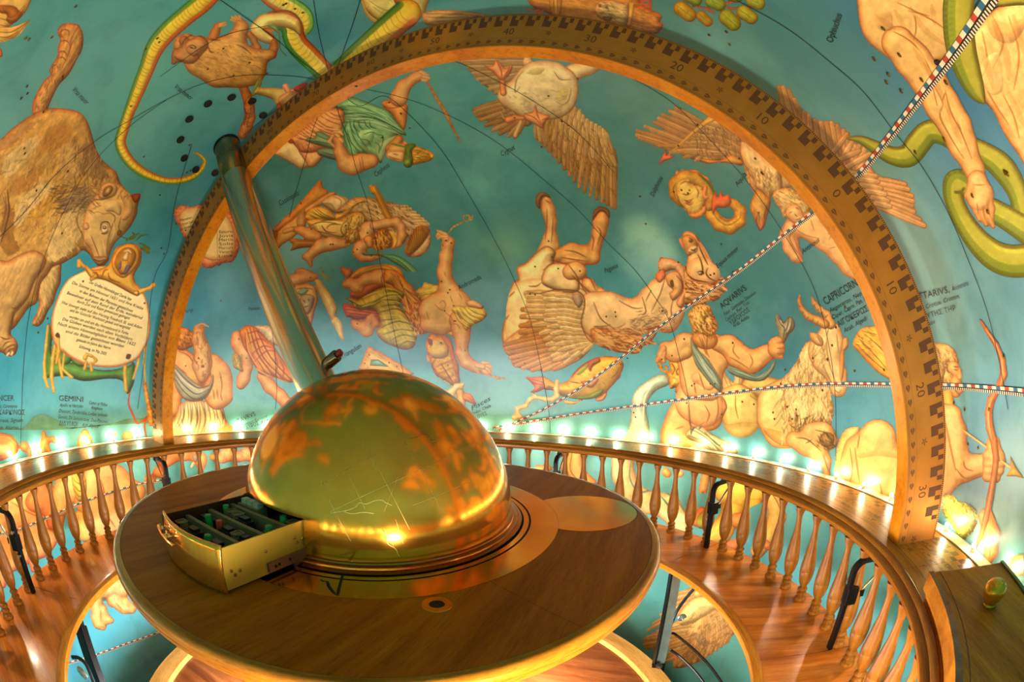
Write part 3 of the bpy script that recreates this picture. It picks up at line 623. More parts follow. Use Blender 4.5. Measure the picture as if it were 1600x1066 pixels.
f.B(['1050,960,80 1070,1040,70 1080,1120,50 1075,1230,44 1110,1310,44 1180,1350,36 1220,1365,34'], 'daa672', k=10, sh=.42)
f.o(520, 470)
for p in ('1230,560,18 1270,590,16 1290,605,12', '1250,545,18 1300,575,14 1310,600,11', '1260,530,16 1310,550,12 1325,585,9', '1250,520,16 1300,520,10', '1200,540,20 1250,550,24'): f.B(p, 'dcaa78', sh=.4)
f.S('1190,510 1180,560 1210,600 1260,615;1200,515 1200,570 1230,610;1260,615 1330,625 1400,640 1440,655;1280,620 1340,635 1400,655;1330,620 1370,650 1430,640', 'cfa064', 1.5, .95, grow=True)
f.o(520, 320)
for p in ('930,260,18 880,245,12 865,265,9', '940,250,18 900,230,12 870,215,8', '950,270,20 900,265,12 875,285,9', '950,290,20 920,290,10'): f.B(p, 'dcaa78', sh=.4)
f.S('960,240 985,205 1010,180 1050,160 1090,140;970,230 1000,190 1040,170 1085,150;1090,130 1090,95 1130,90 1140,115 1115,140 1095,125;1130,120 1155,125 1165,85;920,300 905,330 915,365 935,360 925,330', 'c8a060', 1.9, .95, grow=True); f.S('975,215 985,225;1000,190 1010,205;1025,172 1032,188;1050,155 1058,170', '5a4020', 1.2, .8)
f.P('990,870 1040,840 1100,850 1140,830 1190,820 1240,850 1275,890 1280,930 1240,970 1180,1000 1140,1030 1110,1050 1080,1000 1050,930 1010,900', 'd6bc5c', 14, .45, .4, tex=(35, 12, 2, .16))
f.P('1110,810 1150,795 1200,810 1250,850 1230,870 1180,860 1130,850', 'dcae78', 8, .4, .5)
f.folds('1000,880 1060,860 1130,860', '1120,1030 1200,980 1270,920', 9, '8a7020', 1.2, .6, .1, 'f4e49c')
f.S('890,820 920,800 940,830 930,870;850,830 890,870 920,880;980,760 1000,820;1000,990 1040,1000 1060,1040;940,900 980,930 1000,960;780,890 800,960;1050,740 1080,790;930,560 940,600;1060,1180 1075,1220', 'a8683c', 1.4, .5)
# ---- hero with a curved sword, half hidden behind the column
f = Fig('painted_hero', 'hero with raised hand and pale curved sword, half hidden by the column, painted', 425, 404, 545, 560)
f.o(420, 270)
f.P('100,840 180,780 300,740 420,760 440,830 380,860 250,850 150,880', '84aca0', 12, .1, 0, a=.0)
f.B(['150,910,60 230,890,44 300,870,36 350,870,34', '370,870,26 400,860,14', '330,840,22 270,815,14 240,820,12'], 'd6a488', k=8, sh=.4)
f.P('380,900 420,890 470,950 530,1040 570,1130 560,1190 600,1290 620,1400 570,1320 520,1230 470,1120 420,1010', 'd6cc94', 8, .4, .5)
f.P('560,1200 610,1260 620,1340 630,1400 590,1370 550,1290 520,1240', 'd8cc98', 6, .3, .3)
f.P('200,960 260,930 340,930 390,960 410,1060 380,1160 350,1300 300,1400 200,1460 150,1200', 'cfa470', 14, .4, .5); f.S('240,1030 300,1010 350,1040 360,1100;260,1090 320,1080;230,970 300,960 360,970;300,1150 330,1200 310,1300', '7a5434', 1.5, .6); f.P('230,1000 290,960 330,980 280,1020', '6cae94', 6, .3, .3)
f.P('260,1030 330,1010 380,1040 360,1130 320,1180 270,1120', '9a9484', 9, .5, .5); f.S('290,1060 300,1080;330,1050 335,1070;290,1120 330,1110', '3c3020', 1.6, .8)
f.S('420,850 450,830 440,790 420,800;440,870 490,880 510,910;430,850 480,860 520,880;460,840 470,880 450,900', 'a8b480', 1.3, .7, grow=True)
# ---- set square
f = Fig('painted_set_square', 'yellow wooden set square, painted', 556, 535, 652, 592)
f.o(520, 470)
f.P('295,378 330,390 450,460 580,540 680,610 640,625 400,620 215,575 250,480', 'd8a458', 5, .35, .6, sp=0, tex=(30, 12, 2, .08)); f.P('320,490 380,490 470,550 310,540', '4f9494', 4, .1, .6, sp=0); f.P('345,505 380,500 430,540 355,520', '6ab0b8', 3, .1, .2, sp=0)
# ---- fish, upright
f = Fig('painted_fish', 'upright orange and yellow fish tied with a pale ribbon, painted', 662, 516, 748, 650)
f.o(520, 470)
f.B('1060,760,34 1070,820,32 1080,880,30', 'd8ae5c', k=3); f.P('1085,780 1120,765 1160,790 1195,860 1170,860 1120,840 1085,820', 'd87a48', 8, .5, .5); f.S('1100,790 1150,820 1180,850', '8c3010', 1, .6)
f.P('820,275 870,290 930,290 980,320 1005,380 1020,460 1050,540 1055,620 1060,690 1020,710 980,700 930,670 880,640 840,590 810,510 790,440 775,360 790,310', 'c0862c', 20, .5, .6, tex=[(70, 3, 3, .14)])
f.P('900,290 980,320 1010,400 1045,520 1055,660 1020,600 990,500 960,400', 'a84c18', 12, .3, .2, clip=True, a=.7); f.P('800,330 850,320 900,340 950,380 960,440 900,480 830,470 790,410', 'd2b054', 16, .4, .3, clip=True)
f.B('905,350,20', 'e8d890'); f.B('905,350,9', '3a2008', sh=0); f.S('960,380 960,450 900,480 820,470;790,310 810,350 830,360 810,390;850,500 830,540 870,600;900,520 950,600 1000,680;800,440 790,480 810,520', '6a2c0c', 1.4, .7)
f.P('800,320 830,330 820,370 800,360', '6a2010', 4, .2, .4); f.B('790,460,10 800,500,12', 'd8906c'); f.S('880,640 960,690 1000,720 1070,690', 'f0e2b0', 3, .8)
f.B(['920,755,14 960,770,20 1000,750,22 1030,715,22 1080,700,20', '990,770,18 1000,800,16', '1070,720,14'], 'ecdca8', k=5)
for i in range(40):
    a, b = 845+150*((i*37) % 40)/40, 480+200*i/40; f.S([(a, b), (a+12, b+10), (a+24, b)], '7a4010', .8, .4, clip=True)
# ---- swan
f = Fig('painted_swan', 'big grey-brown swan flying with spread feathered wings and pink webbed feet, painted', 712, 66, 972, 332)
f.o(700, 80, 4.1)
f.P('70,60 120,-40 300,-60 500,-40 540,90 480,140 430,200 400,240 340,290 260,240 200,190 150,140 110,90', '9a8a6c', 14, .4, .5, tex=(10, 14, 2, .22))
f.fan('430,40 430,90 430,130 440,170 400,220', '75,55 120,90 160,140 200,190 300,270', 11, 14, 15, 'a5937a', '8a7858')
f.fan('540,20 500,60 470,110 440,160', '330,0 330,60 340,120 350,190', 9, 12, 14, 'b0a084', '94825f'); f.P('500,20 530,40 545,90 510,110 480,80', 'd2c09a', 8, .3, .3)
f.P('340,290 440,300 520,360 560,420 520,480 470,470 380,420 330,350', '9c8c6c', 14, .4, .4)
f.fan('430,330 450,380 470,430 490,450', '168,375 200,430 300,515 430,550', 9, 15, 19, 'a08458', '8a6c3c'); f.fan('400,300 420,330 440,360', '175,370 190,390 215,440', 4, 14, 16, '9a7e50', '8a6c3c')
f.B('480,420,10 430,540,14', 'c8b080'); f.hair(70, 330, 300, 520, 440, 40, 24, '5c4c34', 1, .5); f.hair(40, 330, 300, 520, 440, 40, 24, 'd0c09c', 1, .5)
# lower wing: three ranks of feathers
f.P('700,380 800,350 900,440 1010,510 1050,600 1085,680 1085,850 1070,1000 1000,960 900,780 760,740 640,620 560,500 560,440 640,450', '8f7444', 20, .3, .3, tex=(70, 14, 2, .2))
f.fan('640,440 700,480 780,540 900,640 1000,660 1065,640', '570,560 650,640 760,770 860,890 980,960 1070,1005', 17, 15, 17, 'a88a54', '8a6a38')
f.fan('620,450 700,460 800,500', '600,580 700,690 790,770', 8, 14, 17, 'a08250', '917240'); f.fan('560,440 590,450', '560,550 620,590', 3, 10, 12, 'c0a878', 'a08658')
f.fan('690,400 760,440 840,520 920,590 1010,600', '650,540 740,640 860,700 980,720 1075,730', 12, 16, 19, 'b89a64', 'a48650')
f.fan('700,390 780,420 860,480 940,540 1020,560', '700,510 770,580 840,650 950,680 1050,650', 11, 15, 18, 'bea470', 'ae9360')
f.fan('740,370 810,390 870,450 930,500 1000,530', '720,440 790,500 870,550 940,600 1020,610', 11, 13, 15, 'cbb182', 'b89c68')
f.fan('760,350 830,370 890,440 960,480 1010,510', '740,390 820,430 890,490 960,545 1025,550', 11, 11, 13, 'd4bc8c', 'c4aa78')
f.S('800,340 900,430 1010,500 1055,600 1080,720 1085,900', '6a4e28', 1.3, .6); f.hair(80, 640, 440, 1060, 900, 75, 50, '5a4020', .9, .5)
# body and neck
f.B('720,180,46 800,140,46 900,100,42 1010,60,34 1120,30,30', 'd5c6a0', k=14, sh=.45)
f.B(['560,230,135 640,240,120 700,260,95 740,300,60', '440,290,70 520,300,100 660,330,90', '560,160,66 660,180,70 750,200,50', '360,285,30'], 'd0c6a6', k=26, sh=.5, tex=(25, 18, 5, .04))
f.P('500,140 560,105 620,110 580,150', 'b8b070', 10, .1, 0, clip=True, a=.7); f.P('720,230 770,240 760,300 700,320', 'c4b468', 16, .1, 0, clip=True, a=.6)
f.P('480,330 600,350 700,370 640,420 520,400', '9c9078', 20, .1, 0, clip=True, a=.5, wob=2); f.hair(80, 380, 250, 760, 400, 10, 26, '8a7a5c', .8, .35)
f.S('460,230 430,260 440,180 480,130;680,130 720,180 790,180;790,240 770,320 720,350', '6a5434', 1.5, .5)
# feet
f.B('345,170,20 350,220,18 355,265,22', 'd08454', k=3); f.P('225,85 250,95 290,90 305,50 330,70 370,110 405,85 412,110 385,160 350,185 320,170 280,130', 'e0ac88', 9, .4, .6); f.S('240,95 290,130 330,175;310,60 340,120 345,180;400,100 375,140 355,180', 'b4542c', 2.2, .75)
f.B('385,440,22 430,425,17 480,428,14', 'd88c58', k=3); f.P('490,400 540,390 560,345 580,390 650,415 635,440 615,470 605,495 560,470 500,440', 'e0a87c', 8, .4, .6); f.S('490,400 560,430 605,490;560,350 570,400 600,470;655,420 600,440', 'b4542c', 1.8, .7)

# ---- winged horse
f = Fig('painted_winged_horse', 'pale winged horse lying on its back with raised legs and a feathered wing, painted', 780, 296, 1070, 592)
f.o(770, 290, 3.553)
f.B(['300,380,60 320,300,34 325,200,26 310,140,32 300,90,30', '320,330,36 345,340,22'], 'd8b080', k=10, sh=.5)
f.P('240,110 240,60 270,35 310,50 320,70 285,60 265,90 265,130', '6a4a38', 8, .5, .5); f.S('300,130 300,220 290,300;335,180 330,260 325,320;290,80 320,100', '8a4c20', 1.6, .6)
f.B(['360,390,36 440,370,46 510,380,42 555,400,30', '560,400,34 570,330,28 590,260,34 600,200,40 610,160,28', '420,410,44 500,410,34'], 'cf965c', k=9, sh=.55)
f.P('555,195 560,140 600,115 645,135 648,185 620,150 590,150', '5a3420', 8, .5, .5); f.S('400,360 460,370 520,400;540,260 560,300 550,360;580,230 600,260 580,330;380,400 440,410 520,420;545,230 560,240', '7a4018', 1.8, .6)
f.P('300,335 350,370 340,430 440,430 520,500 580,560 640,600 560,640 500,660 460,700 380,700 300,740 200,720 160,800 170,900 90,900 50,860 60,760 100,720 110,640 90,620 110,540 140,520 130,460 190,420 240,370', 'dcbf90', 40, .3, .65, edge=3)
f.P('110,560 300,520 460,600 520,660 560,800 500,900 300,960 120,900 70,800', 'dcbf90', 40, .25, .2)
f.P('60,870 170,780 240,700 420,600 500,640 540,700 520,800 560,880 480,970 400,1000 300,1030 180,1020 110,1000 110,960 70,930', 'c8a068', 26, .3, .4)
f.P('270,540 290,460 340,430 420,440 470,500 480,580 420,600 340,580', 'dfc293', 24, .4, .55, edge=2.5); f.S('270,540 240,560 200,560;280,470 340,430 430,440;480,570 520,600 510,680;90,620 120,590;60,760 90,720', '8a4a1c', 2, .6)
f.B(['430,480,44 460,470,44 480,480,40', '530,550,38 560,580,30', '600,600,30'], 'd6a874', k=8, sh=.5, clip=False); f.S('440,500 480,540 560,610;500,510 540,520 570,580;420,440 470,510 500,580', '7a4018', 1.7, .6)
# neck and head
f.B(['560,660,60 640,690,80 760,740,78 850,730,60 900,700,60', '520,700,60 560,780,60', '900,640,80 930,600,60 960,560,60', '980,620,50 990,700,50 980,770,40'], 'd6b28a', k=26, sh=.45)
f.P('925,410 970,400 1010,415 1050,440 1075,500 1075,600 1050,680 1020,650 1060,570 1010,470 950,480 920,470', 'd6a888', 12, .4, .5, wob=.6)
f.P('540,800 600,790 660,800 740,830 800,830 870,860 920,880 840,890 810,930 760,935 660,920 590,890 560,860', 'c08a58', 14, .4, .5, wob=.8); f.hair(160, 550, 780, 930, 930, 15, 55, '7a4218', 1.1, .6); f.hair(80, 560, 780, 930, 920, 15, 50, 'e0b484', 1.1, .6)
f.hair(60, 930, 720, 1060, 840, 330, 40, '9a6a4c', 1, .5); f.hair(60, 760, 700, 920, 800, 350, 30, '6a4a3a', .9, .45)
f.P('905,490 945,465 960,500 930,540 905,520', 'd87a5c', 6, .3, .5)
f.P('960,500 1000,475 1040,490 1060,560 1040,610 1000,640 980,600 1000,580 970,550', 'cda074', 10, .5, .5); f.P('985,530 1000,525 1005,560 990,560', '4a2810', 3, 0, .5)
f.S('960,500 930,600 880,700;1000,640 990,700 1010,760;920,680 960,690 970,720;930,690 940,700 960,705;1020,500 1050,540 1050,590;830,620 850,700 830,720;560,650 600,740 680,800;700,640 780,680 830,680;880,580 850,640', '74442a', 1.5, .65)
f.P('860,810 905,790 915,810 880,860', 'b07a5c', 5, .3, .6); f.P('920,690 945,675 965,700 940,715', 'e0c8a0', 4, .2, .6); f.B('942,697,7', '3a2010', sh=0)
# wing feathers in ranks
f.fan('330,680 300,760 290,820 300,880 350,930', '165,690 155,780 160,850 180,900 110,960', 9, 16, 18, 'c08c4c', 'b07a3c')
f.fan('330,830 330,880 340,930 400,960', '65,885 90,930 115,980 200,1015', 7, 15, 17, 'c8935a', 'b27c40'); f.fan('420,900 440,940 470,960', '130,1000 220,1025 340,1020', 5, 14, 18, 'd2a468', 'c49255')
f.fan('380,600 360,660 350,720 360,800 400,880 450,930', '185,600 200,650 190,720 270,830 310,900 340,970', 13, 15, 19, 'e2cc9c', 'd4ba88')
f.fan('430,610 420,680 410,740 420,810 460,880 510,910', '280,600 300,680 290,740 330,830 360,900 400,985', 13, 14, 17, 'e6d2a6', 'd8c090')
f.fan('480,620 470,690 460,750 470,820 500,880 545,890', '350,610 370,680 360,740 390,810 410,880 440,950', 14, 12, 14, 'e8d6ac', 'd2ba8a')
f.fan('500,640 500,700 490,760 500,820 530,870 555,880', '430,620 440,690 430,750 440,820 460,870 500,930', 14, 10, 12, 'dcc898', 'c8ae7c')
f.S('190,590 260,600 340,580 420,580 490,600 510,660 490,760 520,840 560,880', '6a4420', 2, .6); f.P('440,610 480,600 500,640 480,680 450,650', '9a8a7c', 9, .4, .3)

# ---- small horse head
f = Fig('painted_foal', 'brown foal head and mane beside the winged horse, painted', 1030, 356, 1142, 482)
f.o(980, 340, 7.615)
f.P('380,490 440,475 540,490 640,570 720,600 800,700 900,740 1020,780 1080,740 1140,700 1160,790 1190,850 1130,920 1060,990 960,1000 900,1060 700,1040 600,1000 560,1060 560,900 660,860 640,760 600,640 480,640 380,700', 'c08a5c', 30, .4, .5, wob=.8)
f.hair(130, 560, 720, 1140, 1040, 15, 90, '703c1c', 1.1, .6); f.hair(70, 560, 720, 1140, 1040, 15, 80, 'dca878', 1.1, .6); f.hair(30, 400, 500, 640, 640, 30, 60, '96583c', 1, .5)
f.P('700,580 720,470 690,400 640,330 615,260 650,230 660,190 720,160 800,190 860,260 940,390 1000,500 1080,600 1110,680 1080,760 980,770 860,750 760,720 700,650', 'cfa06c', 40, .5, .6)
f.P('650,240 720,200 800,240 840,320 830,400 780,430 730,460 690,400 660,330', 'b8874c', 18, .45, .45, clip=True); f.P('720,400 760,340 830,340 830,410 770,430', 'dcc090', 10, .3, .3, clip=True)
f.B(['860,620,150', '1020,660,80'], 'd4aa7c', k=30, clip=True, sh=.3, e=.1)
f.S('800,190 880,320 960,450 1040,560;840,300 900,440 960,560;720,460 700,560 700,640;840,440 880,520 900,640 860,680;740,240 780,270 760,300;960,600 940,660 980,720 1060,760;720,680 800,740 960,770', '6a3414', 2.2, .7); f.S('860,290 930,400 1000,530', 'd48a68', 3, .7)
f.S('760,380 790,390 820,370;840,650 880,640 910,660 880,680 850,670', '3c1c0c', 2, .9); f.B('750,280,16', '4a2810'); f.P('620,260 650,260 690,370 670,380 630,310', 'c4785c', 8, .3, .5)
f.P('910,870 950,860 990,950 980,1000 940,960', 'd4986c', 8, .3, .6); f.P('1120,820 1160,830 1200,870 1150,870', 'd8a484', 6, .3, .6); f.B('890,870,14', '5a2c14')

# ---- dolphin (curled monster fish)
f = Fig('painted_curled_fish', 'curled golden monster fish with red fins, painted', 1042, 258, 1170, 372)
f.o(980, 160, 4.846)
f.P('365,560 375,510 400,535 415,500 430,530 470,510 530,515 570,545 620,580 640,640 600,600 540,560 460,550 400,560', 'cf7a34', 8, .4, .5)
f.B('600,760,30 640,850,46 700,920,54 780,945,54 850,900,48 860,820,42 810,770,36 750,745,30 700,760,26', 'c9952e', k=3, sh=.6, tex=(30, 5, 3, .08))
f.B('430,740,60 380,690,60 380,620,62 440,570,56 520,580,50 600,640,44 640,720,40 620,790,34', 'b8892c', k=4, sh=.6, tex=(30, 5, 3, .08))
f.P('370,640 400,590 470,580 500,620 560,640 600,700 590,760 570,830 520,860 470,850 420,800 380,740', 'd8b662', 20, .4, .45, wob=.8)
f.P('640,740 670,680 690,720 710,665 730,710 770,700 790,760 740,800 680,800 650,850', 'd0602c', 9, .5, .5); f.P('470,850 530,830 590,780 600,830 560,870 500,880', 'cf8a3c', 7, .4, .5, wob=.8); f.P('590,620 610,650 600,700 620,720 590,740 570,700', 'd88448', 6, .4, .5)
f.S('560,560 620,620 660,700;540,545 610,600 650,660', '5a6420', 3, .6); f.S('420,690 450,700 480,690;430,740 460,745 500,730;440,760 470,775 500,760;520,640 540,680 530,720;400,620 440,600 490,610;380,700 400,760 450,810', '7a3c14', 1.6, .6); f.B('472,665,7', '3a2008', sh=0); f.S('440,740 465,760 490,745', 'a8402c', 2.6, .7)
f.S('690,860 760,900 830,860;640,800 680,880 760,930 850,880 860,820;370,610 350,660 370,730', '6a3a10', 1.5, .45)

# ---- eagle
f = Fig('painted_eagle', 'large brown eagle with spread wings reaching behind the arch, painted', 990, 80, 1452, 372)
f.o(1180, 160, 3.807)
f.P('180,-40 260,30 330,100 420,150 520,200 620,260 640,300 700,400 760,520 760,640 640,600 400,500 100,300 0,200', 'c09a6c', 30, .3, .3, tex=(50, 12, 3, .12))
f.fan('200,120 300,220 420,330 520,420', '140,-90 200,-70 260,40 300,80', 7, 18, 20, 'bf9664', 'a87c4c'); f.fan('300,220 420,330 520,420 560,480', '290,60 380,120 465,125 550,190', 9, 18, 20, 'c99c6c', 'b4875a')
f.fan('440,330 520,400 580,460', '545,190 600,250 655,265', 4, 18, 20, 'd4ae84', 'c49a70')
f.fan('500,340 560,400 600,440 640,500', '620,290 690,320 640,390 620,410', 5, 18, 20, 'd6b084', 'c49a70')
f.fan('600,440 640,500 700,560 740,620', '890,490 935,570 935,640 1005,735', 8, 20, 23, 'd8b488', 'cba476'); f.fan('560,420 620,480 680,540 720,600', '720,440 740,500 780,560 800,620', 6, 20, 22, 'dab88c', 'cfa87a')
f.P('0,100 100,180 260,320 420,480 560,620 500,640 340,520 260,480 180,520 100,500 40,600 -60,420 -60,180', 'c4a070', 26, .3, .2, tex=(60, 10, 3, .1))
f.o(980, 160, 4.846)
f.P('860,300 800,200 700,140 620,100 540,180 500,240 380,280 340,340 420,400 520,440 620,465 700,450 800,465 880,470', 'b08a58', 20, .4, .5, tex=(30, 9, 2.2, .16))
f.fan('620,180 580,230 520,300 480,350 480,400', '370,45 270,95 205,150 75,215 90,270', 9, 16, 20, 'bd9462', 'a57c4a'); f.fan('500,330 520,370 560,410', '240,330 380,400 520,440', 4, 16, 18, 'bd925c', 'a87c48')
f.fan('720,200 690,260 660,320 640,390', '600,150 540,240 480,310 440,380', 9, 13, 16, 'c0a074', 'a88858'); f.fan('800,220 780,290 760,350 740,400', '700,150 650,240 610,320 560,400', 9, 13, 16, 'bb9a6c', 'a4804e')
f.fan('850,260 850,330 840,400', '780,160 740,260 700,350', 6, 12, 15, 'c4a274', 'b08c5c')
f.hair(120, 520, 160, 860, 440, 65, 40, '6c4c24', 1, .5); f.P('560,430 700,440 800,400 880,470 700,455 620,465', 'c88c40', 10, .3, .3)
f.P('860,300 900,300 1000,380 1100,470 1163,520 1170,700 1100,700 1080,760 1040,700 980,660 960,600 900,500 870,430 855,360', 'd2b184', 26, .5, .5, tex=(75, 12, 3, .06)); f.hair(130, 870, 480, 1170, 720, 75, 36, '7a5428', 1, .45)
f.P('980,650 1040,690 1085,740 1080,800 1060,870 1045,930 1010,975 985,940 960,880 935,820 935,760 960,700', 'b8863c', 16, .5, .6, tex=(80, 8, 2.4, .1)); f.P('1010,900 1035,890 1030,940 1008,965', 'a05838', 5, .3, .6); f.S('985,830 1000,860 1000,920;990,850 980,900 1005,970;1060,780 1040,850 1040,890', '5a3410', 1.5, .7); f.B('998,835,7', '2a1408', sh=0)
# ---- arrow across the eagle
f = Fig('painted_arrow', 'yellow arrow with red head across the eagle wing, painted', 1024, 174, 1128, 262)
f.o(980, 160, 4.846)
f.B('300,410,4 400,320,10 500,230,13 600,150,17 660,120,19', 'd6ac54', k=2); f.P('232,472 270,400 300,350 300,400 365,405 330,430 280,445', 'cf6440', 6, .4, .6, sp=0); f.S('565,170 580,185;500,215 515,235', '6a3c10', 1.4, .8)
# ---- boy held by the eagle
f = Fig('painted_boy', 'naked fair-haired boy beneath the eagle, painted', 1202, 280, 1346, 442)
f.o(1180, 160, 3.807)
f.P('105,540 160,510 230,520 290,580 330,620 300,680 180,690 150,640 120,600', 'cfb078', 16, .45, .5, wob=.8); f.hair(80, 105, 515, 310, 660, 40, 26, '8a6830', .9, .55)
f.B(['240,740,46 320,740,64 400,800,60 440,830,52 500,900,48 560,980,42 600,1040,20', '220,740,44 190,790,34 220,860,30 245,920,24 260,940,14', '380,680,40 340,700,40'], 'd9a878', k=14, sh=.45)
f.B('210,740,38 175,790,26 200,870,30 240,920,28 275,945,10', 'dcae80', k=5, sh=.4); f.S('230,800 260,880 285,945;250,760 300,790 380,810;430,780 450,790 440,820;480,860 440,870;330,700 350,760', '9a5c34', 1.4, .55)
f.B(['230,655,50', '255,690,34'], 'deb488', k=8, sh=.35); f.S('200,660 220,650;240,625 260,635;235,665 250,680;240,700 270,690;180,640 170,670', '6a4024', 1.3, .7); f.S('170,680 180,620 220,600 280,610', 'b4904c', 2.5, .5)

# ---- fish, lying
f = Fig('painted_fish', 'golden fish lying sideways with red tail and fins and a pale ribbon, painted', 800, 550, 985, 672)
f.o(800, 540, 7.105)
f.P('145,350 230,350 340,345 380,400 380,470 340,490 270,520 200,520 250,470 200,400', 'd47c50', 14, .4, .5); f.S('170,360 280,390 360,410;210,400 290,430 360,430;230,510 300,480 360,460', '9a3c1c', 1.2, .6)
f.P('920,600 1000,560 1030,490 1090,440 1140,370 1100,440 1060,500 1050,560 1010,610 960,620', 'd87c54', 10, .4, .5); f.P('1150,340 1200,300 1210,340 1170,380', 'd89068', 6); f.P('570,630 600,610 700,620 790,600 700,650 620,655', 'd8a860', 8)
f.P('340,350 380,360 450,400 520,420 600,400 650,350 700,280 780,210 860,165 950,130 1050,120 1140,125 1200,150 1240,210 1220,290 1170,380 1100,460 1020,540 900,590 760,600 640,585 540,555 450,500 360,480', 'cf9c34', 34, .45, .55)
f.P('540,550 640,560 800,560 920,510 1010,480 1000,530 900,590 760,600 620,585', '5c7c24', 12, .3, .3, clip=True); f.P('720,300 800,210 860,180 830,260 740,330', '7c8c2c', 14, .2, 0, clip=True, a=.7); f.P('860,170 960,135 980,180 900,230 870,290 840,230', 'a8502c', 14, .3, .2, clip=True)
f.P('760,400 860,390 900,370 960,370 930,430 880,470 820,450', 'd88450', 12, .4, .5); f.S('1085,220 1120,190 1200,190;820,400 900,400;1180,260 1160,310 1100,360;660,350 740,260 860,170;640,400 760,420', '7a3a10', 1.6, .65); f.S('640,350 700,270 780,205 860,160', 'c8502c', 2.2, .7)
f.P('1120,195 1190,185 1200,200 1140,220', 'c07858', 4, .2, .4); f.hair(90, 560, 180, 1180, 560, 30, 40, '9a6418', .9, .35)
f.B(['500,400,26 490,480,26 500,560,24 450,600,24 380,600,24 250,570,22 200,600,20 150,670,22 60,700,22 60,750,20 90,790,20 30,800,22 -40,790,20'], 'ecd698', k=5, sh=.4)
# ---- water bearer
f = Fig('painted_water_bearer', 'muscular bearded man with blue sash pouring water from a golden urn, painted', 974, 466, 1248, 716)
f.o(970, 460, 4.264)
f.P('320,600 300,540 240,540 170,580 110,630 80,680 70,760 60,860 30,980 20,1060 180,1060 190,880 170,780 190,700 240,640', 'a9cfc8', 22, .35, .45, tex=(95, 26, 3, .06)); f.S('130,640 110,700 120,800 100,900 80,1000;240,570 170,620 130,700;200,620 160,690 150,800 150,950', 'e8f2e0', 2.2, .6); f.S('180,720 170,800 185,900 180,1000', '5a9494', 1.6, .5)
f.P('830,500 900,540 980,500 1030,440 1020,500 960,570 890,580 800,560 720,520 710,470 740,480', '7fa8ac', 12, .5, .5); f.S('730,500 820,540 920,560 1000,490;720,490 820,520 900,550 960,520', '34606a', 1.4, .6)
f.P('1035,140 1050,135 1090,190 1120,150 1150,170 1160,210 1150,240 1120,270 1100,310 1080,330 1060,290 1050,240 1035,200', '8f9488', 9, .6, .6); f.S('1045,150 1070,200 1090,230 1080,300;1120,160 1110,220 1090,250;1140,180 1130,230 1100,270;1060,160 1070,190 1100,180', '343c3c', 1.6, .7); f.S('1060,170 1075,200;1130,190 1110,250', 'd8dcc8', 1.5, .7)
# urn
f.P('245,470 260,500 300,530 320,570 330,630 370,620 360,650 400,660 440,640 455,560 440,430 400,425 350,430 320,450 330,500 300,520', 'cb9a3c', 14, .5, .6, tex=(10, 5, 3, .16)); f.S('370,440 390,480 370,520 400,560 380,600;410,440 430,480 410,530 430,580 420,630;340,460 360,500 340,540', '7c4c10', 2, .6); f.S('390,440 400,500 385,560 400,620', 'f2d080', 1.8, .6)
f.S('255,480 250,455 265,470 270,505 295,515 310,495 295,480 280,490', 'c89444', 3.4, .95, grow=True)
# legs, hips, torso
f.B(['480,740,110 420,830,90 380,900,60 350,960,50 340,1060,50', '600,760,110 600,830,76', '430,990,26 490,1010,30 520,1060,30'], 'e0aa74', k=26, sh=.5)
f.B(['460,600,60 480,680,84', '560,600,100 560,720,90', '480,740,90 560,780,100'], 'e2ae7a', k=30, sh=.35, e=.25)
f.B(['440,330,60 480,450,70 500,540,70', '560,380,110 560,500,110', '640,370,80 660,410,72', '500,620,80 600,640,70'], 'deaa74', k=26, sh=.45, e=.4)
f.B('500,560,26 560,540,40 590,600,40', 'e6b482', k=20, clip=True, sh=.4, e=.1); f.S('520,520 540,580 560,640;490,600 500,660;640,680 650,780 620,880;450,740 460,860 500,890 560,850;560,740 590,800 570,860;360,900 420,880;600,300 570,370 590,420;700,380 720,440 700,520;560,420 590,440', '9a5424', 2, .55)
f.B(['470,320,50 420,320,52 360,380,54 310,370,40 290,350,24', '430,380,50 370,400,40'], 'deaa76', k=12, sh=.5)
f.B(['285,360,22 265,400,18 250,430,14', '290,390,16 280,440,12', '270,420,13 290,450,11', '245,430,10 240,455,8'], 'dca474', k=5, sh=.4)
f.B(['640,330,46 720,340,58 780,400,62 860,440,52 900,460,50', '900,440,46 960,400,44 1010,370,44', '760,440,30 860,490,28'], 'dfa870', k=14, sh=.55)
f.B(['1030,320,30 1060,310,22', '1030,370,50', '1040,340,24 1075,345,18', '1040,375,22 1078,380,16', '1040,410,20 1072,418,14', '1000,330,20 1040,300,18'], 'deaa72', k=5, sh=.5); f.S('760,330 750,380 790,430;860,400 880,450 860,490;730,420 800,460 860,500;1040,360 1080,362;1040,395 1076,398', '96501f', 1.7, .55)
# sash
f.P('465,290 490,300 520,370 580,430 640,520 670,580 665,650 645,640 600,600 550,540 500,470 475,390', '84a8a8', 12, .5, .5); f.S('480,310 520,420 600,530 655,630;490,330 560,440 630,530 660,600;475,370 520,460 590,560 640,630', '34606c', 1.5, .6); f.S('485,350 560,480 640,590', 'c8dcd4', 1.6, .6)
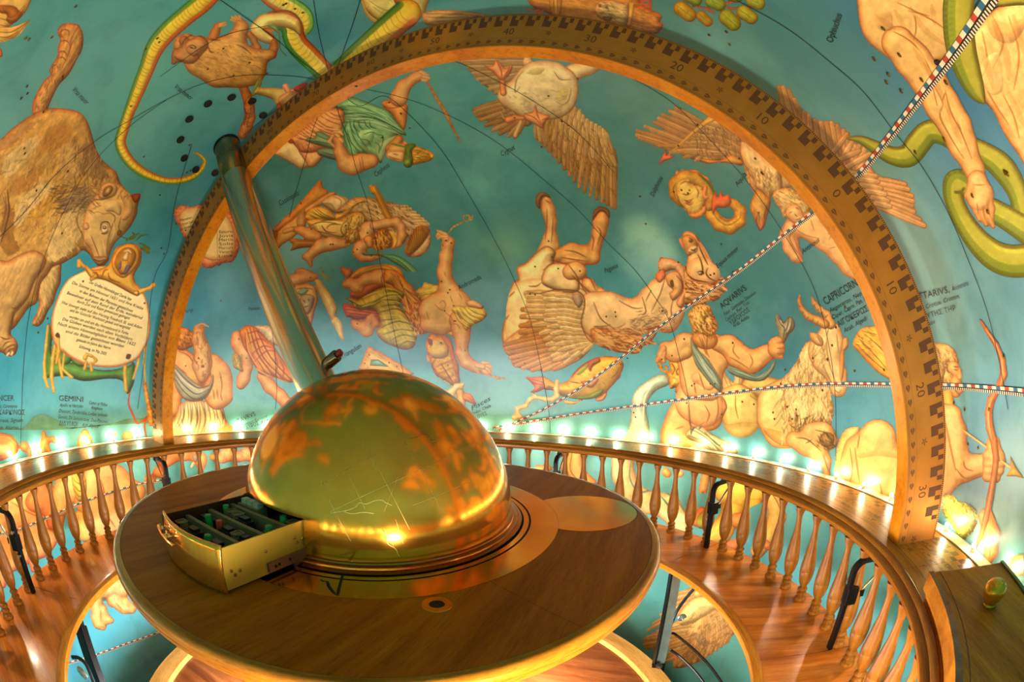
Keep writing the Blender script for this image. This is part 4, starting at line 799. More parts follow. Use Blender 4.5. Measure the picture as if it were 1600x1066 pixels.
# neck and head
f.B(['560,300,60 550,240,54', '520,290,40 600,310,40'], 'c88e54', k=14, sh=.4); f.S('520,280 570,400;580,260 570,380;540,290 560,360', '80441c', 1.6, .5)
f.B(['560,180,70', '590,200,40', '620,215,16 632,225,10'], 'd9a268', k=10, sh=.4); f.P('455,170 450,130 480,90 520,70 570,70 600,90 610,140 600,150 570,160 560,200 530,230 500,260 480,250 470,210', 'd3a860', 10, .5, .5, wob=1)
f.P('560,230 600,230 630,235 625,260 590,280 550,270 530,250', 'd0a060', 8, .5, .5, wob=.8); f.hair(110, 455, 75, 610, 250, 60, 26, '8a5c20', 1.1, .6); f.hair(50, 455, 75, 610, 250, 60, 24, 'f0d490', 1.1, .6); f.hair(30, 545, 230, 630, 280, 60, 20, '8a5c20', 1, .6)
f.S('600,150 625,155 620,165;600,165 618,168;610,195 635,205 632,220;605,225 628,228;575,190 570,215 585,220', '5c2c10', 1.5, .8)
# cloth lower
f.P('430,930 470,890 540,880 600,930 680,970 740,1000 780,1060 700,1060 600,1050 540,1000 460,970', 'a6b49c', 14, .5, .5); f.S('470,900 560,950 660,1040;500,890 600,960 700,1050;450,940 540,980 620,1050;560,920 640,1000 680,1000;620,970 740,1040', '3c5048', 1.5, .6); f.S('480,930 570,970 640,1040;600,950 700,1020', 'eef0d4', 1.8, .6); f.S('500,885 480,900 470,930;540,880 520,900', '34445c', 2.2, .7)

# ---- goat with fish tail
f = Fig('painted_sea_goat', 'pale shaggy goat with long curved horns and a coiled fish tail, painted', 1112, 454, 1330, 750)
f.o(1100, 450, 3.33)
f.P('60,405 80,400 110,440 130,470 155,490 165,430 190,415 215,395 222,430 210,500 200,540 150,550 110,540 90,480', 'd6c08c', 12, .45, .45); f.S('130,470 150,530;190,430 180,520;90,430 130,520;210,420 195,520', '8a7040', 1.4, .5)
f.B(['190,560,30 240,510,34 320,520,50 400,560,70 440,620,80'], 'c2a864', k=14, sh=.5)
f.B(['190,620,100 195,680,100', '130,570,44 170,550,40'], 'd8be76', k=20, sh=.5); f.P('90,700 130,710 200,700 290,710 270,760 220,785 160,785 110,750', 'b8a468', 20, .2, .2, clip=True, a=.8)
f.S('165,560 165,620 178,680;240,560 290,600 300,660 280,740 200,785', '84702c', 1.8, .6)
f.B(['370,590,90 370,680,74 400,760,56 440,780,40', '440,600,90 450,700,80', '480,560,90 500,640,90'], 'dcc284', k=24, sh=.4); f.P('310,730 370,740 430,760 460,790 440,825 390,815 330,770', 'c09a5c', 16, .25, .2, clip=True, a=.8)
# mane body
f.P('395,500 430,450 480,390 500,340 530,290 570,270 620,300 700,420 690,520 660,560 675,620 665,700 650,720 620,700 600,720 560,760 500,770 470,740 430,680 420,600 410,540', 'd8bb88', 26, .35, .5, wob=1.2, tex=(95, 12, 2.5, .1))
f.hair(230, 400, 330, 670, 760, 95, 60, '8f6a3c', 1.1, .5); f.hair(160, 400, 300, 670, 760, 95, 56, 'f2dcb0', 1.2, .55); f.hair(70, 480, 640, 620, 770, 100, 50, '5c4424', 1.2, .55)
# lower legs
f.B(['560,750,50 620,760,50 660,800,36', '470,790,44 540,820,50 600,860,34 630,900,24 640,970,18', '640,790,34 600,740,30'], 'cfae7c', k=12, sh=.5); f.B('640,790,40', '8a7454', sh=.5); f.S('480,780 540,790 610,850;580,740 640,760 670,820 640,840;620,870 650,960;560,790 530,810', '64481f', 2, .6)
f.hair(30, 580, 740, 680, 840, 60, 24, '4c3418', 1, .6)
# head
f.B(['620,300,60 640,380,60 690,450,42 700,520,32 700,535,26', '660,230,54 690,300,44', '600,330,50'], 'dcc294', k=16, sh=.45)
f.B('660,190,26 640,140,20 600,110,17 575,80,12 562,50,6', 'c8a26c', k=3, sh=.6); f.B('630,190,24 590,170,22 545,150,19 510,110,14 495,70,9 498,38,5', 'c0945c', k=3, sh=.6)
for a, b in (('520,125', '500,135'), ('545,150', '530,165'), ('570,160', '560,180'), ('595,170', '585,192'), ('505,95', '490,100')): f.S(a + ' ' + b, '6a4420', 1.3, .7, sp=0, clip=True)
for a, b in (('580,85', '570,95'), ('600,108', '588,118'), ('620,125', '606,138'), ('645,140', '628,158')): f.S(a + ' ' + b, '6a4420', 1.3, .7, sp=0, clip=True)
f.P('550,235 580,235 615,260 620,300 590,300 560,275', 'd0ae80', 7, .4, .6); f.P('720,270 745,258 752,300 730,330 715,330', 'c4946c', 7, .4, .6); f.P('710,340 730,330 730,420 715,490 705,440', 'b87c50', 8, .4, .4)
f.P('625,370 645,360 655,372 645,385 628,382', 'efe0bc', 4, 0, .6); f.B('642,373,6', '3a2410', sh=0); f.S('640,260 640,330 660,420 690,500;690,240 700,330;620,400 650,470 680,520;590,250 610,290;680,530 700,545 715,530;650,200 640,250', '8c6434', 1.6, .55); f.hair(40, 560, 280, 640, 400, 110, 30, '9a7440', 1, .5)

# ---- archer centaur: cloak, horse body, head, arm
f = Fig('painted_archer', 'centaur archer drawing a bow, partly hidden by the arch, painted', 1298, 500, 1600, 900)
f.o(1320, 480, 2.539)
f.P('32,145 60,90 100,78 150,80 200,110 200,280 150,272 100,230 60,185', 'd9a440', 12, .45, .5, tex=(40, 14, 2.5, .12)); f.S('60,130 110,180 170,250;80,110 140,160 190,230;50,150 110,210 160,250;70,95 130,110', '7c4c10', 1.5, .6); f.S('90,120 150,180 190,220', 'f6d880', 1.6, .6); f.hair(20, 34, 100, 110, 170, 35, 16, '8a5a18', 1, .6)
f.P('-30,560 0,490 40,475 60,490 40,560 20,640 10,700 -40,700', 'e4bc7c', 16, .4, .4, wob=1)
f.B(['130,520,74 110,600,84 160,640,90', '40,560,40 20,640,44', '60,660,40 70,740,40', '170,680,60 230,640,60', '130,740,46 130,800,36'], 'e2b274', k=20, sh=.42); f.S('40,560 50,640 60,700;20,700 30,640 20,560;140,700 150,760;60,500 50,560', '96602c', 2, .6)
f.P('60,580 130,570 210,580 210,600 130,590 60,600', 'd0985c', 10, .1, 0, clip=True, a=.5)
f.B(['330,200,60 380,210,44 420,240,34', '400,280,34 440,340,20'], 'd8a86c', k=12, sh=.4); f.P('340,150 380,145 420,155 445,190 450,230 425,260 410,220 400,250 385,300 360,260 340,220', 'd2a970', 12, .5, .5, wob=.8); f.hair(70, 340, 150, 440, 290, 70, 22, '8a6230', 1, .6); f.hair(30, 340, 150, 440, 290, 70, 22, 'eed09a', 1, .6)
f.B(['430,240,26 445,260,20', '440,300,24 455,330,16'], 'dcae74', k=8); f.P('455,240 465,275 458,290 445,280', 'dcae74', 4); f.S('430,235 448,238;432,248 446,250;440,320 460,322;410,225 405,250 415,260', '5a3010', 1.5, .8)
f.P('380,340 420,330 435,390 420,400 395,400', 'd8b050', 8, .5, .4)
f.B(['340,420,60 350,560,80 360,700,70', '420,430,44 440,500,38 450,580,34 470,640,46', '470,650,44 530,630,36 570,620,40', '400,600,50 400,680,50'], 'e3b47e', k=14, sh=.5); f.S('400,460 420,560 440,650;440,640 480,680 540,660;470,610 480,640 510,650;380,480 390,560', 'a05c28', 2.2, .6)
f.B(['590,560,30 600,610,36', '570,590,24 610,590,22', '570,620,24 615,620,22', '570,650,24 612,650,20', '565,675,20 600,680,18', '580,540,20 600,530,14'], 'e2b078', k=5, sh=.5)
f.P('380,760 420,740 450,770 500,790 530,830 500,900 460,920 420,860 390,820', '8fae4c', 12, .5, .5, wob=1.6); f.hair(50, 380, 750, 530, 920, 70, 20, '3c6a20', 1.2, .6); f.hair(40, 380, 750, 530, 920, 70, 20, 'dce07c', 1.3, .7)
f.B(['560,830,30 580,900,34 580,970,26 570,1000,20'], 'e0aa74', k=6); f.S('575,880 580,940 572,1000', '9a5c30', 1.8, .6)
f.P('640,1050 660,1000 700,980 760,1000 800,1060 640,1080', '7c9a4c', 12, .4, .5); f.S('700,990 690,1040', '3c6a20', 1.5, .6)
# ---- bow and arrow
f = Fig('painted_bow', 'long red-and-white bow with an arrow, painted', 1498, 500, 1610, 870)
f.o(1320, 480, 2.539)
f.B('530,40,3 560,90,7 600,150,10 625,210,12 630,270,14 610,320,14 580,370,15 570,420,15 575,480,15 590,530,14 600,600,12 590,680,12 575,760,13 560,840,12 540,910,9 520,950,5', 'c47c54', k=2, sh=.5); f.S('560,90 600,150 622,220 622,280 600,330;575,380 568,440 580,520;588,680 570,780 550,860', 'e8b898', 1.6, .6); f.S('575,120 612,190 620,270 600,340 578,400 578,470 590,530', '8c3820', 1.3, .6)
f.B('470,490,4 560,555,4', 'e4c488'); f.B('620,610,4 660,640,5', 'e4c488'); f.P('640,672 660,640 655,590 680,640 710,680 680,672', 'e0bc60', 5, .4, .5, sp=0)

# ---- giant with a serpent
f = Fig('painted_serpent_bearer', 'giant muscular man with arm hanging down, seen at the upper right, painted', 1338, -30, 1640, 368)
f.o(1320, 0, 2.4214)
f.P('480,120 540,60 600,20 760,0 760,700 660,590 600,500 560,420 500,350 470,250 470,180', 'd3ac78', 50, .4, .6, edge=2.2, tex=(60, 26, 8, .05)); f.S('560,60 600,160 560,260;620,60 660,200 640,340;520,120 540,240 500,320;600,360 640,440 660,520;500,260 560,380 620,470', 'a0642c', 3, .45); f.P('540,60 620,90 700,60 640,160 560,140', 'c08a54', 22, .3, 0, clip=True, a=.5); f.P('520,240 580,200 600,330 560,360 520,320', 'dfbe8c', 26, .2, 0, clip=True, a=.6)
f.B(['130,-30,70 165,40,90 220,60,100', '230,-60,130 290,0,130 340,40,110', '320,100,90 370,140,70', '230,110,80 300,150,60', '150,120,44 240,190,44'], 'd6b07c', k=40, sh=.4, edge=2)
f.B(['200,160,62 260,230,56 320,310,52', '320,310,54 370,400,54 420,480,48 450,560,40 490,640,26 500,680,26'], 'd3aa74', k=24, sh=.5, edge=1.8)
f.S('185,120 240,150 290,200 330,280;265,60 270,110 260,150;200,10 320,70 380,110;340,330 370,390 360,440 400,520 450,600;380,340 400,420 440,500 480,600;330,320 350,400;420,440 440,490;240,40 320,60;380,350 370,380', '9a5c26', 2.2, .55); f.S('270,170 330,260;360,420 440,580;400,400 450,500', 'ecce98', 3, .4); f.P('110,60 170,40 180,110 130,110', 'c89a64', 20, .2, 0, clip=True, a=.5)
f.B(['500,680,36 520,730,38 510,760,38', '480,700,16 470,740,15 480,770,12', '490,750,14 500,800,12 510,830,10', '510,760,15 525,820,12 535,850,9', '530,760,15 545,820,12 562,858,8', '545,740,14 555,790,12 556,820,9'], 'd6ae7c', k=6, sh=.45); f.S('250,30 300,110 380,170;190,40 230,110;330,20 340,90;300,240 350,330 400,440;260,180 330,300;390,420 440,540;120,60 190,110', '9a5c26', 9, .14, clip=True); f.S('560,80 610,200 620,300;640,60 680,200;520,180 560,330;620,350 680,480;560,400 640,520', '9a5c26', 11, .14, clip=True); f.S('170,10 280,60;300,290 380,420;600,120 650,240;600,330 650,430', 'f2dcae', 8, .14, clip=True)
f.S('500,770 505,810;520,780 530,830;538,770 550,820;490,700 530,700', '9a5c26', 1.6, .6)
f = Fig('painted_snake', 'thick olive-green snake looping at the upper right, painted', 1322, -30, 1640, 440)
def gsnake(f, pts, ns=0):
    q = spline(pp(pts), 6); f.B([[tuple(v) for v in q]], '879634', k=2, sh=.6, e=.55, edge=1.8)
    T = np.gradient(q[:, :2], axis=0); T /= np.linalg.norm(T, axis=1)[:, None]; Nn = np.stack([-T[:, 1], T[:, 0]], -1)
    for off, cc, wd, al in ((.5, '6a8028', .6, .22), (-.25, 'a8a848', .5, .2), (.85, '4a6220', .3, .3), (-.9, '5c5a1c', .25, .25)):
        for i in range(len(q)-1): f.S([tuple(q[i, :2]+Nn[i]*q[i, 2]*off), tuple(q[i+1, :2]+Nn[i+1]*q[i+1, 2]*off)], cc, q[i, 2]*f.k*wd, al, clip=True, sp=0, tap=False)
f.o(1320, 0, 2.4214)
gsnake(f, '10,525,3 60,530,14 120,560,24 180,590,32 240,590,42 280,540,46 320,500,42 380,510,40 440,545,40 540,590,42 600,640,46 650,720,38 670,800,34 680,860,36')
gsnake(f, '550,790,40 620,830,44 700,880,50')
gsnake(f, '470,730,20 450,700,42 420,690,44 410,740,36 440,820,36 500,910,44 570,970,54 640,990,60 720,980,60')
f = Fig('painted_snake_coil', 'upper coil of the olive-green snake crossing the giant, painted', 1440, -30, 1640, 175)
f.o(1320, 0, 2.4214)
gsnake(f, '760,0,22 660,-5,24 590,5,20')
gsnake(f, '440,-60,60 430,60,58 440,180,56 470,280,46 500,350,30 525,388,6')

# ---- left of the column: goat-bearer and tunic man
f = Fig('painted_goat_bearer', 'man in blue sash and pale skirt carrying a goat, beside the left foot of the arch, painted', 256, 500, 364, 700)
f.o(260, 490, 5.077)
f.B(['-10,800,40 60,760,50 80,640,40 60,560,40'], 'dc9858', k=10, sh=.4)
f.P('-30,900 60,840 90,760 120,710 220,690 330,700 440,740 470,830 500,900 540,960 560,1060 0,1060 -30,1000', 'd9c69a', 26, .35, .5, tex=(90, 20, 2.5, .08)); f.folds('110,720 200,700 300,700 450,740', '60,900 160,980 300,960 480,880', 16, '5a4a48', 1.5, .55, -.1); f.S('120,840 150,920 140,970;200,830 180,930;400,800 430,880 380,910;440,780 460,850;90,860 130,940', '4a3c48', 1.4, .5); f.P('350,960 420,920 500,880 560,960 560,1060 360,1060', 'e0a868', 16, .3, .3)
f.B(['150,420,110 200,520,90', '90,340,60 60,420,70', '370,380,60 420,470,66 450,560,50 450,650,56 400,700,60', '380,620,70'], 'dda066', k=20, sh=.5); f.S('100,300 180,340 230,430 270,540;80,420 160,480;420,460 440,560 430,660;340,440 360,520;370,600 380,680;400,600 410,680;430,640 440,690', '94501f', 1.8, .55)
f.B(['100,170,50 130,210,50', '150,160,40 190,200,30 200,230,24', '120,250,40'], 'd0843c', k=12, sh=.45, tex=(40, 5, 2, .15)); f.hair(40, 60, 140, 190, 260, 60, 22, '8a4c18', 1, .6); f.S('160,170 190,175;190,210 205,225;170,235 190,235', '5a2c10', 1.5, .7)
f.P('60,410 90,420 160,490 230,550 290,580 340,560 370,480 375,540 350,620 300,680 220,700 140,680 80,600 60,520', '9aa298', 16, .5, .5); f.S('70,430 150,520 250,590 340,570;65,470 140,570 240,640 330,600;70,520 140,620 230,680 310,650', '3c4c5c', 1.6, .65); f.S('70,450 150,545 250,610', 'e0e0cc', 1.7, .6)
f.B(['260,150,34 270,220,36 290,290,46', '230,190,20 220,215,14', '280,300,60 290,390,60 300,470,44', '260,420,44 280,520,30', '250,110,22 280,110,16'], 'd8a878', k=12, sh=.45); f.S('240,100 280,80 330,100;250,110 300,90 335,120;260,120 290,110;240,180 250,220;230,300 220,360 260,420;320,300 340,380 330,440;280,500 310,480 290,560;300,150 300,220', 'a4643c', 1.8, .7, grow=False); f.S('240,100 285,82 335,105', 'c8a480', 2.6, .9, grow=True); f.B('290,420,10', '4a2c18'); f.hair(50, 220, 140, 340, 480, 95, 24, '8a5430', 1, .5)
f = Fig('painted_tunic_man', 'falling man in an orange tunic, partly behind the column, painted', 358, 502, 492, 640)
f.o(260, 490, 5.077)
f.P('690,100 760,95 830,110 880,160 900,260 820,230 760,170', 'd8cdb4', 12, .4, .5, wob=1)
f.B(['560,180,44 570,240,50 620,320,50 640,400,36', '640,440,40 610,520,42 590,570,34'], 'dca06c', k=10, sh=.5); f.P('520,350 540,310 580,340 600,420 610,460 570,450 530,420', 'c8a450', 8, .5, .5); f.hair(40, 520, 320, 600, 460, 60, 18, '6a7428', 1, .6)
f.B(['760,500,44 820,580,48 900,650,44 960,720,44 1000,780,40'], 'dfa06c', k=8, sh=.5)
f.P('580,140 640,90 700,110 760,160 820,230 860,270 920,360 980,450 1060,520 980,550 900,530 820,500 740,480 700,420 670,350 620,280 590,200', 'c8762c', 20, .5, .6); f.folds('620,150 660,110 720,140', '700,420 860,500 1000,530', 9, '7a1c0c', 1.7, .65, .08, 'f0b058'); f.S('640,160 720,140 760,180;650,240 740,200 800,230;680,320 760,260 830,270;700,380 790,300 870,300;860,500 880,400 860,330;920,520 930,440 900,370', 'a83818', 2, .6); f.S('700,430 800,490 960,545', 'e8b060', 2, .6)

# ---- row of small things just above the rail, left
f = Fig('painted_crab', 'red-orange shellfish and small figures along the bottom of the wall at far left, painted', -20, 668, 252, 735)
f.o(0, 600, 5.714)
f.P('-100,450 40,445 110,470 160,530 160,600 120,640 0,690 -100,690', 'd8784c', 16, .5, .5); f.P('-100,540 60,540 110,590 60,640 -100,650', 'e0b47c', 12, .4, .3); f.S('0,470 80,480 140,540', 'f0b088', 2, .6)
f.B(['220,560,44', '260,600,20 270,660,14'], 'e2a874', k=8); f.B(['390,440,20 400,520,26 370,600,24 340,650,18', '400,520,26 440,600,18', '410,500,18 470,490,16 490,520,14'], 'dfa05c', k=6); f.B(['760,440,34 760,520,54 760,560,60'], 'dfa86c', k=10); f.B('1010,445,16 1040,450,12', 'dcb468'); f.B('1140,470,50', 'e6d090')
f = Fig('painted_whip', 'twisted golden staff and red cord hanging left of the arch, painted', 198, 596, 250, 700)
f.o(0, 600, 5.714)
f.S('1190,-20 1160,80 1150,180 1190,280 1220,350 1260,340 1310,290;1310,290 1290,380 1310,480', 'c0582c', 2.4, .95, grow=True); f.B('1290,-20,18 1310,100,18 1340,250,24 1350,360,20', 'd0943c', k=2, tex=(30, 4, 3, .2)); f.B('1060,90,24', 'dca83c')
# ---- below the rail, left
f = Fig('painted_twins', 'pink and orange bodies seen between the left balusters, painted', -60, 690, 262, 990)
f.o(0, 700, 3.5545)
f.B(['-100,500,160 60,380,130 160,330,120', '200,260,90 270,330,70 280,430,60', '60,560,120 200,520,100', '-60,640,90'], 'dc9464', k=30, sh=.4, edge=2)
f.B(['240,230,46 280,320,40 300,420,40', '200,300,60'], 'd4744c', k=16, sh=.4)
f.B(['350,170,40 350,260,46 340,340,40', '420,160,60 450,230,70'], 'deb074', k=16, sh=.4); f.B(['560,160,90 640,150,60', '560,260,90 620,340,110 600,430,90', '700,230,60 760,240,50', '480,300,60'], 'e0a876', k=26, sh=.4)
f.P('400,130 470,150 480,260 440,300 410,240', 'c8b860', 10, .4, .5); f.S('405,200 440,240 475,230;405,170 440,200 480,180;410,230 440,270 470,260;420,150 470,260', '6c6420', 1.5, .6); f.P('420,360 480,370 530,440 500,520 440,500', 'cdb468', 12, .3, .4)
f.S('130,640 180,620 250,600;170,620 180,680;60,300 160,360 260,400;560,180 580,260 560,360;600,380 640,440;100,440 200,420 300,470', 'a85830', 2.4, .6); f.B(['-20,640,40 20,700,30 10,760,24', '180,600,30 185,680,14'], 'd8845c', k=8)
f.P('420,60 520,50 520,110 440,130', 'e0b078', 8, .3, .4)
f = Fig('painted_dog', 'small pale dog standing on blue below the bench at lower left, painted', 138, 900, 222, 992)
f.o(0, 700, 3.5545)
f.B(['560,780,60 620,740,80 680,780,50', '530,860,34 540,940,26 550,980,20 575,1000,14', '570,900,24 590,950,16 620,960,14', '640,850,40 690,890,26 730,905,16', '700,860,20 745,890,12'], 'dcc08c', k=10, sh=.45, tex=(80, 8, 3, .08)); f.B('578,840,10', '3a4048', sh=0); f.S('560,900 560,960;600,780 560,840;640,860 680,900;560,990 580,1000', '8a6a38', 1.5, .6)
# ---- seen between the far left balusters
f = Fig('painted_bull_legs', 'fleshy orange shapes between the far left balusters, painted', 226, 690, 408, 760)
f.o(230, 690, 9.41)
f.B(['180,230,60 300,300,60', '430,200,80 540,220,70', '720,200,50 790,260,50 800,400,34', '0,560,60 60,600,50', '160,440,50 250,520,30'], 'e29a5c', k=20, sh=.4); f.B(['960,230,50 1080,250,60', '1200,180,90 1320,240,60', '1480,180,90 1560,260,60'], 'e0a878', k=20, sh=.4, tex=(90, 6, 2, .15)); f.P('660,210 720,190 750,240 720,310 690,290', '7a7c8c', 10, .4, .4); f.B('680,320,20 650,370,14', 'e8c8a8')
# ---- water, fish and serpent forms between the right balusters
f = Fig('painted_water_stream', 'curling white and blue water seen between the right balusters, painted', 862, 684, 1090, 850)
f.o(790, 690, 3.5556)
f.B('640,-60,60 650,60,60 650,180,62 700,290,60 800,340,60 900,360,70 960,440,60 990,540,40', 'e4dcae', k=6, sh=.35); f.S('700,100 690,200 740,280 820,270 900,290 960,340 1010,420;590,100 590,220 610,300;860,300 940,400', '6a8aa0', 3, .6); f.S('650,60 650,200 720,310 840,340 930,400', 'f6f0d0', 2.5, .5)
f = Fig('painted_leg', 'bent pale leg seen between the balusters beyond the table, painted', 836, 690, 935, 762)
f.o(790, 690, 3.5556); f.B(['380,60,50 370,140,54 420,210,40 480,230,26', '300,20,24 330,60,20', '180,160,30 230,150,24'], 'e2ac6c', k=10, sh=.4); f.S('370,60 360,160 420,230', '9a5820', 1.6, .6)
f = Fig('painted_hands', 'small orange hand and foot between the right balusters, painted', 1030, 724, 1112, 772)
f.o(790, 690, 3.5556); f.B(['890,170,24 900,180,22', '960,180,22 970,180,20'], 'dca064', k=6); f.B(['1110,200,26 1100,260,24', '1085,270,10 1085,290,7', '1105,270,10 1110,290,7'], 'e2b078', k=4)
f = Fig('painted_sea_monster', 'yellow-green and orange sea creature with a pale coil between the right balusters, painted', 1060, 735, 1245, 885)
f.o(790, 690, 3.5556)
f.B('1420,230,30 1490,310,46 1510,420,46 1470,520,44 1400,610,40', 'e0c078', k=6, sh=.5); f.B(['1230,280,70 1330,280,80 1400,290,50', '1260,400,60 1200,500,50 1130,540,40'], 'd4b04c', k=16, sh=.45); f.B('1290,440,44 1330,420,30', 'dc9468', k=8); f.B(['1090,390,26 1060,440,34'], 'd8744c', k=6); f.P('1060,430 1110,380 1150,420 1120,480 1070,480', '8a9430', 8, .4, .5); f.P('1320,330 1420,330 1400,430 1340,440', 'a8a040', 12, .3, .3, clip=True); f.B('1440,570,26 1490,600,18', 'd88054'); f.P('1230,560 1300,540 1290,600 1240,600', 'd87850', 8); f.S('1430,240 1500,320 1530,420 1480,560 1400,640', '8a5420', 1.8, .6)
# ---- eagle wing low on the right, below the bench
f = Fig('painted_low_wing', 'pale brown feathered wing and body below the bench at lower right, painted', 998, 905, 1158, 1052)
f.o(980, 880, 5.732)
f.P('600,215 480,260 440,330 560,420 700,330 900,300 860,200', 'b48a54', 20, .4, .5, tex=(-35, 10, 2.4, .2)); f.fan('600,250 560,340 520,420', '470,270 330,430 190,600', 6, 16, 18, 'd0a870', 'c29458')
f.P('440,560 500,400 640,300 760,330 840,400 900,500 980,600 860,720 700,850 560,920 430,940 420,840 540,700 480,640', 'cba668', 30, .3, .5, tex=(-40, 12, 3, .12))
f.fan('640,480 560,560 520,640 560,720', '300,600 230,640 150,690 170,760', 7, 17, 20, 'd6b276', 'c2985c'); f.fan('620,640 640,700 650,760', '400,700 380,780 300,900', 6, 15, 18, 'c8a068', 'b48850')
f.fan('960,480 860,520 760,560 680,620', '900,700 780,790 620,880 420,930', 11, 20, 22, 'd0a468', 'bd8e54'); f.fan('860,420 800,470 740,520 660,580', '920,600 840,660 740,720 600,800', 12, 17, 20, 'cda066', 'c09458'); f.fan('820,400 740,450 680,510', '860,520 780,580 690,640', 9, 15, 18, 'd4ac74', 'c0955a')
f.P('480,440 600,320 720,310 820,380 740,450 620,520 520,560 460,540', 'd8ba80', 26, .3, .2, tex=(20, 8, 4, .05)); f.P('600,650 660,640 720,700 700,750 640,720', '8f7a5c', 12, .2, .1, clip=True, a=.7); f.P('780,400 840,390 880,430 820,440', '8a7050', 8, .2, .2, clip=True, a=.8)
f.hair(140, 500, 440, 960, 900, 130, 40, '7a5028', 1.1, .5); f.B('430,830,12 440,880,12', 'd87850')
# ---- things above the arch
f = Fig('painted_vulture', 'brown bird with a box and pale cloth, just above the top of the arch, painted', 800, -34, 1042, 60)
f.o(640, 0, 2.7586)
f.P('500,-60 640,-80 960,-60 970,110 800,130 700,110 600,60 520,20', 'b0702c', 20, .35, .5, tex=(10, 10, 3, .12)); f.P('605,-60 655,-60 650,60 608,50', 'cf9848', 6, .3, .5); f.S('620,-40 622,50;636,-40 638,50', '7a4410', 1.3, .7)
f.P('960,20 1050,45 1090,70 1080,90 1095,110 1080,130 1050,150 960,140 940,90', '9a5a28', 14, .3, .4, tex=(15, 9, 2, .2), wob=1.2); f.P('945,10 972,10 955,115 930,110', 'd2a04c', 5, .3, .5, sp=0)
f.P('800,30 820,5 870,0 920,10 945,20 935,110 880,105 840,90 805,65', 'c9ad7c', 10, .4, .5); f.hair(50, 805, 5, 935, 100, 20, 26, '7c5c34', 1, .5); f.P('835,70 870,75 865,90 840,85', '5a3818', 4, .2, .3); f.B('820,25,6', '4a2c10'); f.B('850,32,6', '4a2c10')
f.S('560,40 540,45 505,40;580,40 560,55 530,70;590,30 570,30 540,20;980,15 1010,20 1045,15;1000,10 1030,30 1045,28;990,5 1020,0 1040,5', 'c8603c', 3, .9, grow=True)
f = Fig('painted_wing_tip', 'pale brown wing tip above the arch beside the serpent, painted', 660, 10, 765, 45)
f.o(640, 0, 2.7586); f.P('60,55 110,45 200,44 300,60 330,66 260,80 160,105 80,110 60,90', 'bd9a68', 12, .3, .5, tex=(5, 16, 2, .15)); f.S('70,60 180,60 300,66;80,75 180,75 260,72;90,95 160,90 220,85', '7a5428', 1.2, .6)
f = Fig('painted_branch', 'leafy branch with round green and yellow leaves at the top edge, painted', 1046, -34, 1202, 52)
f.o(900, 0, 2.96)
f.S('540,30 600,40 640,60;600,40 680,20 740,5 800,-20;680,20 720,40 760,38;610,45 630,60', 'b46048', 2.6, .9, grow=True)
for a, b, c_, d, r, cc in ((465, 25, 545, 85, 34, 'b09428'), (565, 60, 625, 115, 24, 'b0902c'), (680, 65, 745, 125, 36, '8ca02c'), (755, 45, 830, 95, 32, '9aa434'), (610, -5, 680, 30, 32, '7ca838'), (510, -25, 570, 10, 30, '6aa048'), (800, -5, 862, 25, 30, '8fae40'), (700, -30, 760, -10, 30, '6a9c40')):
    f.B([[((a*3+c_)/4), ((b*3+d)/4), r], [((a+c_*3)/4), ((b+d*3)/4), r*.96]] if 0 else '%g,%g,%g %g,%g,%g' % ((a*3+c_)/4, (b*3+d)/4, r, (a+c_*3)/4, (b+d*3)/4, r*.95), cc, k=3, sh=.5); f.S('%g,%g %g,%g' % (a, b, c_, d), '5a6a1c', 1, .5, sp=0, clip=True); f.hair(6, a, b, c_, d, 60, 16, '5a6a1c', .9, .4)
